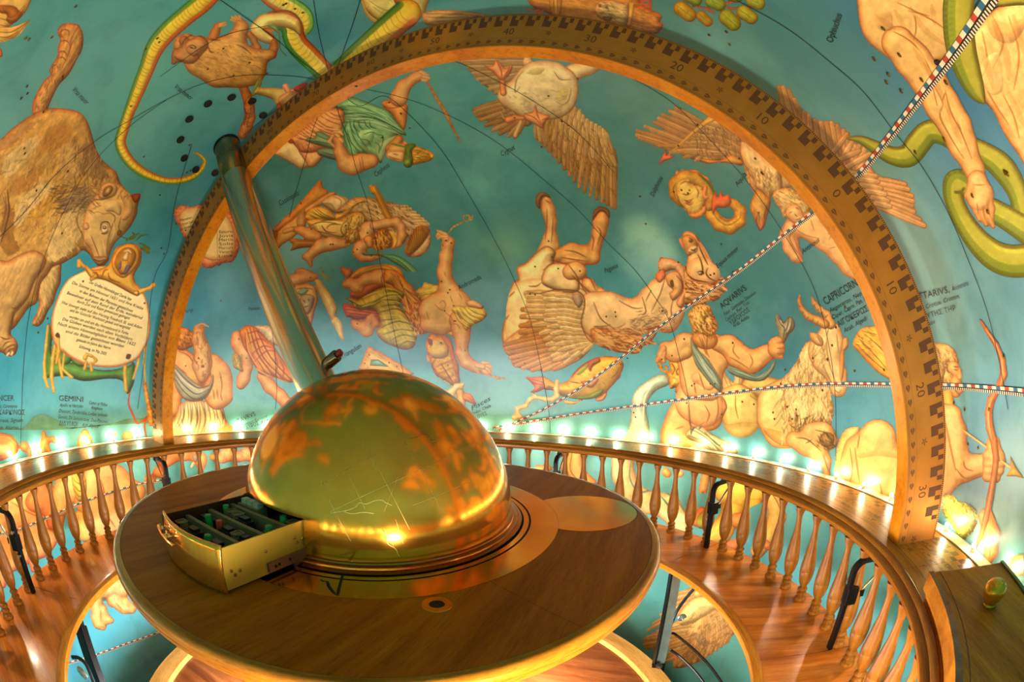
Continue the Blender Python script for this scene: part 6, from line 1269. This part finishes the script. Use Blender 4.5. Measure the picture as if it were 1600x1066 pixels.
# ================================================================ axis column
col = empty('axis_column', tuple(AX0)); tag(col, 'slanted polished steel column rising from the half globe to the dome', 'column')
child('shaft', rev([(0, .30), (.0611, .30), (.0611, 1.262), (.0600, 1.264)], AX0, AX, 72), STEEL, col, label='long brushed steel tube')
child('collar', rev([(.0602, 1.2635), (.0572, 1.2655), (.0572, 1.372), (.0560, 1.374)], AX0, AX, 72), brass('collar_brass', 'b08a48', .2, .2, 20), col, label='brass upper collar')
child('sleeve', rev([(.0560, 1.3745), (.0568, 1.376), (.0568, 1.478), (.0545, 1.480), (0, 1.480)], AX0, AX, 72), STEEL_COLLAR, col, label='darker sleeve at the top end')
child('flange', rev([(.056, 1.4805), (.0605, 1.481), (.0605, 1.486), (0, 1.487)], AX0, AX, 48), IRON, col)
child('base_collar', rev([(.0605, .330), (.0655, .331), (.0655, .343), (.0605, .345)], AX0, AX, 64), STEEL_COLLAR, col)
pb = AX0 + AX*.385; nb = np.array([math.sin(LAT), 0, math.cos(LAT)]); nb = nb*.93 + np.array([0, .08, 0]); nb /= np.linalg.norm(nb)
kn = child('push_button', rev([(0, .050), (.0170, .050), (.0180, .053), (.0180, .106), (.0165, .108), (0, .108)], pb, nb, 32), plain('chrome_dark', '8a7460', .15, 1.0), col, label='short chrome button housing')
child('red_cap', rev([(.0095, .1082), (.0095, .113), (.0115, .115), (.0115, .119), (.0095, .124), (0, .126)], pb, nb, 24), plain('ruby_red', 'b0081c', .15, 0, 0, .6), kn, label='small ruby-red button top')

# ================================================================ struts below the bench
def flatbar(p, q, w, h, side):
    p = np.array(p); q = np.array(q); d = (q-p)/np.linalg.norm(q-p); s = np.array(side, float); s -= d*(s@d); s /= np.linalg.norm(s); n_ = np.cross(d, s)
    return box((p+q)/2, (np.linalg.norm(q-p), w, h), (d, s, n_))
def scroll(c, u, v, r0, turns=1.6, w=.004):
    return tube([np.array(c)+(r0*(1-.7*t))*(math.cos(2*math.pi*turns*t)*u+math.sin(2*math.pi*turns*t)*v) for t in np.linspace(0, 1, 36)], w, 8)
def strut(name, A, B, w, mat, label, side, brace, scr, rods, flange):
    root = empty(name, tuple(B)); tag(root, label, 'strut')
    child('upright', flatbar(A, B, w, .014, side), mat, root, 'flat')
    child('flange_strip', flatbar(A+flange[0], B+flange[0], .008, .028, side), IRON, root, 'flat', 'black edge flange')
    for b in brace: child('brace', tube(spline([(q[0], q[1], min(q[2], -.388)) for q in b], 6), .0065, 8), BLUE_STEEL, root)
    child('scroll', scroll(*scr), GREY_STEEL, root)
    for r_ in rods: child('rod', tube(spline(r_, 8), .0055, 8), IRON, root)
    child('clamp', join(box(B+np.array([0, 0, -.004]), (.05, .03, .03)), rev([(0, 0), (.013, 0), (.013, .03), (0, .032)], B+ray(1000., 1000.)*-.02, ray(1000., 1000.)*-1, 16)), IRON, root, 'flat')
    return root
A = at(1056, 896, 1.80); A = CAM + (A-CAM)*((-.379-CAM[2])/(A[2]-CAM[2])); B = on_z(1029, 1040, -.730)
sideR = RT*.95
strut('iron_strut', A, B, .042, GREY_STEEL, 'steel strut with black rods joining bench to the floor rim, right side', sideR,
      [[at(1049, 976, 1.88), at(1058, 955, 1.86), at(1072, 935, 1.85), at(1090, 914, 1.83)]],
      (at(1065, 966, 1.87), RT, UP, .016, 1.5, .005),
      [[at(1050, 990, 1.90), at(1056, 992, 1.9), at(1085, 1016, 1.86), at(1110, 1042, 1.82), at(1130, 1070, 1.78)], [at(1048, 1016, 1.9), at(1062, 1026, 1.9), at(1085, 1048, 1.86), at(1102, 1070, 1.82)]],
      [-RT*.020])
A = on_z(122, 972, -.379); B = on_z(176, 1120, -.60)
strut('iron_strut', A, B, .050, BLUE_STEEL, 'dark blue-painted steel strut under the bench at lower left', RT,
      [[at(105, 1012, 1.5), at(120, 1022, 1.5), at(135, 1040, 1.5), at(146, 1066, 1.5)]],
      (at(129, 1053, 1.49), RT, UP, .020, 1.3, .007), [], [RT*.029])

# ================================================================ wooden box with brass knob on the rail, lower right
a0, a1 = math.radians(-11.6), math.radians(-46)
hb_ = empty('wooden_box', (1.38*math.cos(-.5), 1.38*math.sin(-.5), .0005)); tag(hb_, 'curved dark oak box with a brass knob standing on the rail, lower right corner', 'box')
child('body', ringbox(1.305, 1.482, .0008, .048, 40, a1, a0), OAK_BOX, hb_, 'flat')
child('lid', ringbox(1.298, 1.488, .0482, .056, 40, a1, a0+.004), OAK_BOX, hb_, 'flat')
child('edge_strip', ringbox(1.296, 1.309, .020, .0575, 40, a1, a0+.006), OAK_RAIL, hb_, 'flat', 'redder moulded strip on the inner edge')
child('seam_line', ringbox(1.322, 1.3235, .0561, .0566, 40, a1, a0+.004), ENGRAVE, hb_, 'flat')
child('hinge_rod', ringbox(1.489, 1.497, .050, .060, 40, a1, a0+.004), plain('dull_bronze', '7c7440', .3, .8), hb_, 'flat', 'dull bronze rod along the outer edge')
kp = on_z(1546., 946., .056)
child('knob', lathe([(0, 0), (.015, 0), (.014, .003), (.0115, .005), (.0150, .008), (.0205, .014), (.0238, .022), (.0245, .030), (.0225, .037), (.0170, .043), (.0090, .047), (0, .048)], 36, center=tuple(kp)), BRASS_KNOB, hb_, 'all', 'round brass knob')
# ================================================================ the dome (outer wall of the room): painted sky
PAINT_GAIN = 1.0
def paint_mat(name='wall_paint', rough=.38):
    m = M(name, rough, 0, .5)
    c = m.n('ShaderNodeAttribute', attribute_name='paint').outputs['Color']
    v = m.obj(); n_ = m.noise(60, 3, .6, v)
    m.base(m.mix(.35, c, m.ramp(n_, [(.35, (.86, .86, .86, 1)), (.65, (1, 1, 1, 1))]), 'MULTIPLY')); m.bump(m.noise(220, 3, .6, v), .06, .0006)
    return m.m
FIG_MAT = paint_mat()
def attr_colour(me, rgb, lin=True):
    c = s2l(rgb) if lin else rgb
    a = me.color_attributes.new('paint', 'FLOAT_COLOR', 'POINT')
    buf = np.ones((len(c), 4), np.float32); buf[:, :3] = np.clip(c*PAINT_GAIN*np.array([1.05, .95, .70]), 0, .92); a.data.foreach_set('color', buf.ravel())
def fast_mesh(name, V, F):
    me = bpy.data.meshes.new(name); V = np.asarray(V, np.float32); F = np.asarray(F, np.int32)
    me.vertices.add(len(V)); me.vertices.foreach_set('co', V.ravel()); me.loops.add(F.size); me.loops.foreach_set('vertex_index', F.ravel())
    me.polygons.add(len(F)); me.polygons.foreach_set('loop_start', np.arange(0, F.size, F.shape[1], dtype=np.int32))
    try: me.polygons.foreach_set('loop_total', np.full(len(F), F.shape[1], np.int32))
    except Exception: pass
    me.update(calc_edges=True); me.validate(); return me
# sky colour patches: direction (picture position on the dome), spread, colour, weight
SKY = [(1010, 372, .045, 'a9c2a0', 5), (1030, 395, .035, 'a4bea0', 5), (1000, 405, .045, '8fb09c', 3), (1560, 770, .06, 'd0d0b8', 4), (1590, 740, .05, 'd8d4bc', 4), (1530, 760, .03, '7088a4', 4), (440, 400, .06, '9ac4bc', 3), (350, 440, .05, '7aa8aa', 2), (745, 290, .05, '7ab4a0', 2), (790, 390, .05, '8cac86', 3), (660, 610, .06, '8cc0b4', 2), (60, 120, .30, '5a9c90', 1), (160, 60, .18, '4f9aa0', 1), (230, 130, .16, '5fae98', 1), (120, 300, .3, '3a8a88', .6), (20, 560, .14, '2f8f98', 1), (150, 400, .14, '2f8a8c', 1), (250, 230, .16, '3f8c86', 1), (280, 60, .16, '4a9488', .8),
       (340, 250, .14, '3f8088', 1), (300, 430, .2, '3a7c80', 1), (380, 460, .12, '5a8e92', 1), (440, 400, .1, '7aa8a0', 1), (480, 380, .07, '86b4aa', 1), (500, 80, .18, '4a8c90', 1), (420, 270, .16, '2f6a58', 1), (620, 160, .16, '3f9080', 1), (720, 200, .2, '468c82', 1),
       (760, 250, .12, '5a9c8c', 1), (700, 320, .2, '3f7c74', 1), (790, 400, .14, '5c8c78', 1), (780, 480, .12, '74909a', .8), (640, 500, .16, '4a8890', 1), (900, 380, .2, '3c7a72', 1), (1000, 250, .2, '4a7c72', 1), (1100, 90, .2, '5c8674', 1), (1060, 180, .12, '6a8c74', 1), (1250, 60, .2, '4c7a78', 1), (1290, 150, .16, '5f8a80', 1),
       (1180, 420, .2, '3f7468', 1), (1250, 520, .2, '3f7478', 1), (1350, 200, .14, '5f8c80', 1), (1420, 60, .14, '3a6c84', 1), (1440, 340, .16, '8c9484', 1.2), (1420, 420, .14, '8f9480', 1.2), (1520, 400, .14, '7a9890', 1), (1560, 300, .14, '3f6f90', 1.2), (1540, 120, .12, '33648c', 1), (1480, 260, .08, '4f7c9c', .9),
       (1560, 500, .16, '74a098', 1), (1590, 600, .14, '5c8f9c', 1), (1300, 640, .14, '6a9ca0', 1), (1000, 600, .2, '6aa8a0', 1), (880, 520, .16, '5c9a98', 1), (800, 620, .14, '8cb49c', 1), (900, 640, .12, '8cb8a8', 1), (760, 560, .1, '5c9a94', 1), (400, 620, .14, '7ab0a0', 1), (150, 660, .2, '82b6a6', 1), (60, 640, .16, '6cae a6'.replace(' ', ''), 1), (240, 560, .14, '4a9aa0', 1),
       (1180, 560, .1, '4f848e', 1), (1120, 640, .14, '6aa0a4', 1), (1500, 560, .1, '6c9c9c', 1), (1560, 720, .12, '5f7c9c', 1), (200, 1010, .2, '52a4b0', 1.4), (240, 1040, .08, '5c8c7c', 1), (1100, 1040, .16, '68a894', 1.3), (1030, 950, .12, '5f9a8a', 1.3), (1000, 760, .2, '78aaa0', 1.2), (1250, 860, .2, '6aa0a0', 1.2), (100, 850, .2, '4a9a98', 1.2), (1580, 850, .1, '4f9a98', 1)]
_n = 300
_T = np.linspace(.002, math.pi-.002, _n//2+1); _A = np.arange(_n)*2*math.pi/_n
_tt, _aa = np.meshgrid(_T, _A, indexing='ij')
DV = np.stack([np.sin(_tt)*np.cos(_aa), np.sin(_tt)*np.sin(_aa), -np.cos(_tt)], -1).reshape(-1, 3)
acc = np.tile(s2l(hx('4f8f8a'))*.06, (len(DV), 1)); wt = np.full(len(DV), .06)
for x, y, s_, c_, w_ in SKY:
    d = on_dome(x, y, 1.0)*1.0; d = on_dome(x, y)/R_DOME; ang = np.arccos(np.clip(DV@d, -1, 1)); w = w_*np.exp(-(ang/s_)**2)
    acc += w[:, None]*s2l(hx(c_)); wt += w
sky = acc/wt[:, None]
idx = np.arange(len(DV)).reshape(len(_T), _n); nx_ = np.roll(idx, -1, 1)
Fd = np.stack([idx[:-1], idx[1:], nx_[1:], nx_[:-1]], -1).reshape(-1, 4)
me = fast_mesh('wall_dome', DV*R_DOME, Fd)
a_ = me.color_attributes.new('paint', 'FLOAT_COLOR', 'POINT'); b_ = np.ones((len(DV), 4), np.float32); b_[:, :3] = np.clip(sky*np.array([.68, 1.02, 1.24]), 0, .9); a_.data.foreach_set('color', b_.ravel())
m = M('dome_sky_paint', .34, 0, .5); v = m.obj()
c = m.n('ShaderNodeAttribute', attribute_name='paint').outputs['Color']
n1 = m.noise(2.2, 6, .6, v, .6); n2 = m.noise(7, 6, .62, v, .4)
c = m.mix(m.math('MULTIPLY', m.ramp(n1, [(.42, (0, 0, 0, 1)), (.72, (1, 1, 1, 1))]), .26), c, '86bfae')
c = m.mix(m.math('MULTIPLY', m.ramp(n2, [(.30, (1, 1, 1, 1)), (.52, (0, 0, 0, 1))]), .32), c, '206068')
c = m.mix(m.math('MULTIPLY', m.ramp(m.noise(4, 4, .6, m.mapping(v, (1, 1, 1), (0, 0, 0), (3, 1, 7)), .5), [(.5, (0, 0, 0, 1)), (.75, (1, 1, 1, 1))]), .25), c, '6aa4b8')
m.base(c); m.bump(m.noise(160, 3, .6, v), .05, .0006)
dome = link('wall_dome', me, m.m, None, 'all'); tag(dome, kind='structure')
def on_wall(name, V, F, mat, label=None, rgb=None, smooth='all'):
    me = fast_mesh(name, V, F) if isinstance(F, np.ndarray) else None
    if me is None:
        me = bpy.data.meshes.new(name); me.from_pydata([tuple(map(float, q)) for q in V], [], [tuple(map(int, q)) for q in F]); me.update()
    if rgb is not None: attr_colour(me, rgb)
    o = link(name, me, mat, dome, smooth)
    if label: o['label'] = label
    return o
# clouds and far hills as faint paint: soft-edged patches
# ---------------------------------------------------------------- figures
LAYER = {'painted_arrow': 3, 'painted_shield': 2, 'painted_bow': 3, 'painted_serpent_bearer': 2, 'painted_snake_coil': 4, 'painted_boy': 2, 'painted_foal': -1, 'painted_water_bearer': 2}
for i, f in enumerate(FIGS):
    R_ = R_DOME - .0005 - .0004*(LAYER.get(f.name, 0)+1) - .00001*i
    V, F_, rgb = dome_mesh(f, R_)
    if len(F_): on_wall(f.name, V, F_, FIG_MAT, f.label, rgb)
# snake passes under the giant's hand: handled by layer order above
INK = plain('black_ink', '16100c', .6); INK2 = plain('brown_ink', '3a2c22', .6)
LINE = plain('painted_line', '0f1c1a', .6); STUDB = brass('stud_brass', '9a7440', .3, .3, 60); HOLE = plain('hole_black', '040302', .8)
def wall_line(pts, w=.0027, n=10, R=R_DOME-.0030, sp=True):
    q = spline(pp(pts), n) if sp else pp(pts); P = on_dome(q[:, 0], q[:, 1], R); return ribbon(P, w, (0, 0, 0))
# ecliptic longitude lines meeting at the painted pole, plus others
EP = (518, 130)
lines = ['518,130 470,95 430,60 380,25 330,-10', '518,130 500,60 490,0 485,-30', '518,130 540,70 560,10 570,-30', '518,130 600,110 700,92', '518,130 480,122 440,118 380,118 320,130 262,155 200,190 150,220 90,270 40,330 0,370', '518,130 470,150 420,180 380,212', '518,130 440,190 390,225', '518,130 500,175 488,205 478,245 462,300 452,340',
         '518,130 530,180 545,220 556,262 575,320 588,380 600,440 612,500 625,560 632,590', '518,130 560,165 600,150 640,180 690,235 730,300 770,370 800,430 825,490 838,540 848,590 857,640 860,676', '518,130 620,150 700,180 780,225 860,290 905,330 950,380 990,420 1020,460 1045,500 1062,560 1075,620 1080,680',
         '700,92 740,108 820,150 900,205 960,270', '1150,0 1230,45 1300,100 1350,145 1400,210 1440,260 1480,330 1510,400 1540,480 1560,560 1575,640', '984,120 1050,160 1120,230 1180,300 1240,390 1275,460 1295,540 1305,620 1306,720',
         '262,155 200,200 140,262 100,330 70,400 48,480 38,560 34,640 32,700', '300,225 275,310 262,390 240,440 226,560 215,640', '470,200 400,250 385,340 400,430 425,520 432,600 430,640', '250,120 340,60 420,40']
child_lines = join(*[wall_line(l) for l in lines])
on_wall('ecliptic_lines', child_lines[0], child_lines[1], LINE, 'thin dark curved lines meeting at the painted sky pole')
# graduated bands: red/white/blue blocks over fine black-white checks
def band(name, pts, w, label, step=.020):
    q = spline(pp(pts), 30); P = on_dome(q[:, 0], q[:, 1], R_DOME-.0036); L = np.concatenate([[0], np.cumsum(np.linalg.norm(np.diff(P, axis=0), axis=1))])
    def p(s_, o): 
        i = np.clip(np.searchsorted(L, s_)-1, 0, len(P)-2); t = (s_-L[i])/(L[i+1]-L[i]); c = P[i]*(1-t)+P[i+1]*t; T = P[i+1]-P[i]; T /= np.linalg.norm(T); n_ = c/np.linalg.norm(c); S_ = np.cross(T, n_); c = c+S_*o; return c/np.linalg.norm(c)*(R_DOME-.0036)
    mats = {k: plain('band_'+k, v_, .5) for k, v_ in (('white', 'e0d4bc'), ('red', 'b0402c'), ('blue', '2c6484'), ('black', '1c1410'))}
    parts = {k: ([], []) for k in mats}
    def quad(k, s0, s1, o0, o1):
        V, F = parts[k]; n = len(V); V += [p(s0, o0), p(s1, o0), p(s1, o1), p(s0, o1)]; F.append((n, n+1, n+2, n+3))
    n = int(L[-1]/step); seq = ['red', 'white', 'blue', 'white']
    for i in range(n):
        s0 = i*step; quad(seq[i % 4], s0, s0+step, w*.05, w*.5); quad('black', s0, s0+step, -w*.10, w*.05)
        for j in range(4):
            quad('white' if j % 2 else 'black', s0+j*step/4, s0+(j+1)*step/4, -w*.5, -w*.10)
    root = None
    for k, (V, F) in parts.items():
        if root is None: root = on_wall(name, V, F, mats[k], label)
        else:
            o = mesh_obj(name+'_'+k, V, F, mats[k], root)
band('scale_band', '770,669 900,648 1030,630 1160,612 1270,602 1400,602 1500,605 1600,614 1680,626', .016, 'red, white and blue graduated band running level across the wall')
band('scale_band', '780,672 850,640 905,608 960,568 1010,528 1060,490 1110,455 1160,420 1220,372 1280,325 1340,275 1390,215 1440,150 1500,70 1560,-20', .016, 'red, white and blue graduated band rising steeply to the upper right')
band('scale_band', '-30,838 30,828 90,802 150,778 215,758 260,750', .013, 'dark graduated band behind the left balusters')
band('scale_band', '90,1042 150,1024 200,1006 260,985 330,960', .011, 'graduated band on the blue wall low at the left')
# eight dark holes round the upper end of the column
cen = (350.8, 213)
for x, y in ((362, 152), (325, 162), (296, 186), (282, 218), (288, 247), (306, 265), (336, 270), (394, 158), (411, 180)):
    P = on_dome(x, y, R_DOME-.0034); n_ = P/np.linalg.norm(P)
    o = empty('wall_hole', tuple(P)); o.parent = dome
    child('hole', rev([(0, 0), (.0165, 0), (.018, .002)], P, -n_, 20), HOLE, o, False); 
# star studs
stud = bpy.data.meshes.new('star_stud'); v_, f_ = lathe([(0, .004), (.0025, .0035), (.0035, .001), (.006, .0008), (.0065, 0)], 8); stud.from_pydata(v_, [], f_); stud.update(); stud.materials.append(STUDB)
ST = '118,10 40,60 45,62 81,58 43,146 42,135 33,154 68,175 98,120 98,124 246,60 228,77 205,166 249,66 38,232 39,240 57,298 106,268 97,365 225,245 292,270 298,267 250,305 296,227 349,76 325,108 365,118 390,98 417,115 447,6 461,14 473,20 443,8 626,177 640,200 597,215 608,160 627,178 655,98 470,318 432,368 540,352 574,364 486,358 520,382 516,382 552,394 558,390 535,370 580,400 485,434 460,448 697,376 705,380 690,440 703,453 700,458 695,486 712,502 755,480 753,482 709,478 710,502 545,450 560,455 558,506 579,506 620,573 577,555 570,568 608,567 688,536 700,571 692,572 727,548 673,560 717,563 804,184 857,150 888,196 846,230 920,44 878,190 903,123 857,377 836,417 872,420 862,402 906,424 947,495 961,488 962,495 836,461 828,460 810,560 820,568 1009,350 1000,307 1135,50 1108,55 1140,70 1155,248 1180,248 1190,270 1192,272 1060,228 1090,195 1063,170 1053,300 1075,302 1127,382 1065,297 1110,430 1116,428 1145,425 1085,392 1072,475 1060,410 980,560 970,570 1069,530 1145,536 1050,556 1034,562 1110,600 1117,600 1081,603 1085,600 1073,630 990,645 993,652 1160,628 1178,632 1128,648 1208,645 1210,655 1230,636 1244,640 1270,560 1293,562 1306,512 1320,480 1335,580 1381,578 1227,578 1285,610 1220,600 1238,655 1245,650 1380,45 1366,93 1388,117 1385,129 1408,143 1430,238 1475,218 1570,270 1574,272 1519,306 1543,331 1405,86 1478,129 1512,695 1490,630 1507,640 1568,557 1545,640 1528,700 130,440 226,474 75,498 60,520 252,388 256,397 275,350 290,360 345,470 310,560 345,590 373,530 385,560 290,572 55,730 105,745 150,735 1440,125 1300,540'
for q in ST.split():
    x, y = map(float, q.split(',')); P = on_dome(x, y, R_DOME-.0034); n_ = -P/np.linalg.norm(P)
    o = bpy.data.objects.new('star_stud', stud); COL.objects.link(o); o.parent = dome; o.location = P; o.rotation_euler = Vector(n_).to_track_quat('Z', 'Y').to_euler(); o.scale = (.8, .8, .8)
# lettering, laid on the dome from baseline start to end (picture positions)
def lettering(s, x0, y0, x1, y1, h, mat=INK, shear=.0, label=None):
    v, f = text_mesh(s, 1.0, shear); 
    w = v[:, 0].max()-v[:, 0].min(); u = (v[:, 0]-v[:, 0].min())/w; d = np.array([x1-x0, y1-y0], float); L = np.hypot(*d); d /= L; nrm = np.array([d[1], -d[0]])
    X = x0+d[0]*u*L+nrm[0]*(v[:, 1]+.35)*h; Y = y0+d[1]*u*L+nrm[1]*(v[:, 1]+.35)*h
    on_wall('lettering', on_dome(X, Y, R_DOME-.0033), f, mat, label or ('painted lettering '+s), smooth=False)
for a in [('Vrsa maior', 112, 142, 134, 165, 13, INK2, .3), ('Vrsa minor', 272, 138, 298, 158, 12, INK, .3), ('Cassiopeia', 438, 322, 468, 305, 12, INK, .3), ('Cepheus', 588, 277, 610, 260, 12, INK, .3), ('Cygnus', 785, 245, 806, 233, 12, INK, .3), ('Andromeda', 718, 454, 753, 436, 11, INK, .0),
          ('Triangulum', 536, 561, 566, 543, 11, INK, .3), ('Pegasus', 946, 428, 967, 418, 11, INK, .3), ('Equus minor', 1122, 420, 1156, 390, 11, INK, .3), ('Delphinus', 1022, 308, 1037, 278, 11, INK, .3), ('Aquila', 1153, 293, 1168, 273, 11, INK, .3), ('Antinous', 1255, 398, 1282, 377, 11, INK, .3), ('Ophiuchus', 1302, 68, 1317, 24, 17, INK, .0),
          ('Perseus', 388, 486, 406, 484, 8, INK2, .3), ('Auriga', 288, 490, 302, 487, 9, INK2, .3),
          ('AQVARIVS', 1129, 484, 1168, 453, 14, INK, 0), ('Fusor, Ganymedes, Deucalion', 1133, 494, 1182, 459, 8, INK, .3), ('Cecrops, Puer, Tros', 1136, 503, 1172, 474, 8, INK, .3), ('ΥΔΡΟΧΟΟΣ', 1143, 509, 1173, 486, 10, INK, 0), ('Arab. Aldelu', 1147, 513, 1172, 497, 9, INK, .3),
          ('CAPRICORNVS', 1291, 478, 1352, 441, 18, INK, 0), ('Aegoceros, Neptuni', 1297, 490, 1360, 454, 10, INK, .3), ('Caper, Capra, Pan, Pelagi', 1302, 500, 1366, 463, 10, INK, .3), ('ΑΙΓΟΚΕΡΩΣ', 1311, 512, 1358, 486, 13, INK, 0), ('Arab. Algedi', 1320, 521, 1356, 500, 10, INK, .3),
          ('SAGITTARIVS,', 1410, 476, 1484, 458, 15, INK2, 0), ('Arcitenens', 1488, 456, 1514, 446, 10, INK2, .3), ('Chiron, Crotus, Croton,', 1420, 492, 1500, 466, 10, INK2, .3), ('ΤΟΞΕΥΤΗΣ ΤΗΡ', 1425, 505, 1494, 485, 11, INK2, 0), ('Elkusu', 1445, 513, 1462, 505, 10, INK2, .3),
          ('GEMINI', 92, 627, 130, 629, 12, INK2, 0), ('Apollo et Hercules', 93, 636, 130, 638, 8, INK2, .3), ('Castor et Pollux', 139, 632, 168, 636, 8, INK2, .3), ('Dioscuri, Tyndaridae, Ledaei iuvenes', 92, 645, 168, 652, 8, INK2, .3), ('Amphion', 142, 640, 160, 642, 8, INK2, .3), ('Gemini, Dii Samothraces, Duo Pavones', 91, 654, 168, 662, 8, INK2, .3), ('ΔΙΔΥΜΟΙ', 92, 665, 121, 667, 10, INK2, 0), ('Arab. Algeuze', 128, 667, 154, 669, 8, INK2, .3),
          ('CANCER', -16, 627, 22, 627, 12, INK2, 0), ('Nepa, Carcinus, Cammarus', -30, 638, 27, 638, 8, INK2, .3), ('ΚΑΡΚΙΝΟΣ', -2, 649, 39, 649, 11, INK2, 0), ('Litoreus, Signum', -10, 661, 36, 660, 9, INK2, .3), ('Arab. Alsartan', -8, 672, 29, 671, 8, INK2, .3),
          ('TAVRVS', 372, 662, 400, 650, 10, INK2, 0), ('Portitor Europae', 378, 668, 418, 652, 7, INK2, .3), ('ΤΑΥΡΟΣ', 382, 674, 405, 664, 9, INK2, 0), ('Io', 408, 664, 420, 658, 7, INK2, .3),
          ('Pisces', 738, 642, 768, 625, 10, INK2, .3), ('Nodus, Chele', 736, 650, 768, 636, 7, INK2, .3), ('ΙΧΘΥΕΣ', 742, 657, 762, 648, 8, INK2, 0), ('XII', 1402, 194, 1400, 190, 6, INK2, 0), ('♑', 1466, 104, 1471, 97, 12, INK, 0)]:
    try: lettering(*a)
    except Exception as e: pass
# text on the two shields
SH = ['Der Großen Himmelskugel Zierde hier', 'Die Sterne am Himmel 1651 und ihre Kreise', 'in den Bahnen der Planeten gezeichnet', 'Bewohner auf dem Rund der Erde, wandernd', 'durch Zeit und Raum gemeinsam getragen', 'Wer bewegt sieht auf den Herzog Friedrich III. und Adam', 'und der Gottorfer Werkstatt gemalt und vergoldet', 'wurden um und um das Himmelsrund in Farbe', 'Die Globen wurden nach alten Vorbildern', 'Nach einem Himmelsglobus von Blaeu 1622', 'sind die Bilder gezeichnet worden', 'gebauet im Jahre des Herrn', 'Schleswig, im Mai 2005']
rows = [(139, 443, 205, 471), (112, 444, 223, 485), (124, 457, 207, 489), (104, 460, 222, 500), (120, 473, 202, 500), (96, 475, 221, 515), (109, 487, 203, 516), (108, 497, 200, 524), (97, 501, 206, 533), (90, 508, 211, 541), (102, 520, 193, 544), (119, 533, 172, 547), (123, 544, 166, 556)]
for s_, r_ in zip(SH, rows): lettering(s_, *r_, 7.2, INK2, .25, 'faint brown line of lettering on the cream shield')
for s_, r_ in zip(['Planeten', 'in ihrem Lauf', 'am Himmel'], [(282, 347, 300, 342), (281, 354, 303, 348), (282, 361, 300, 355)]): lettering(s_, *r_, 6, INK2, .2, 'small lettering on the second shield')
for k, s_ in enumerate(['Saturni', 'Jovis', 'Martis', 'Solis', 'Mercurii', 'Veneris', 'Lunæ']): lettering(s_, 342, 365+k*6.3, 364, 364+k*6.3, 6.5, INK, 0, 'planet name in a list on the second shield')
wl = wall_line('339,362 340,404', .0014, 4, R_DOME-.0034); on_wall('list_rule', wl[0], wl[1], INK, smooth=False)
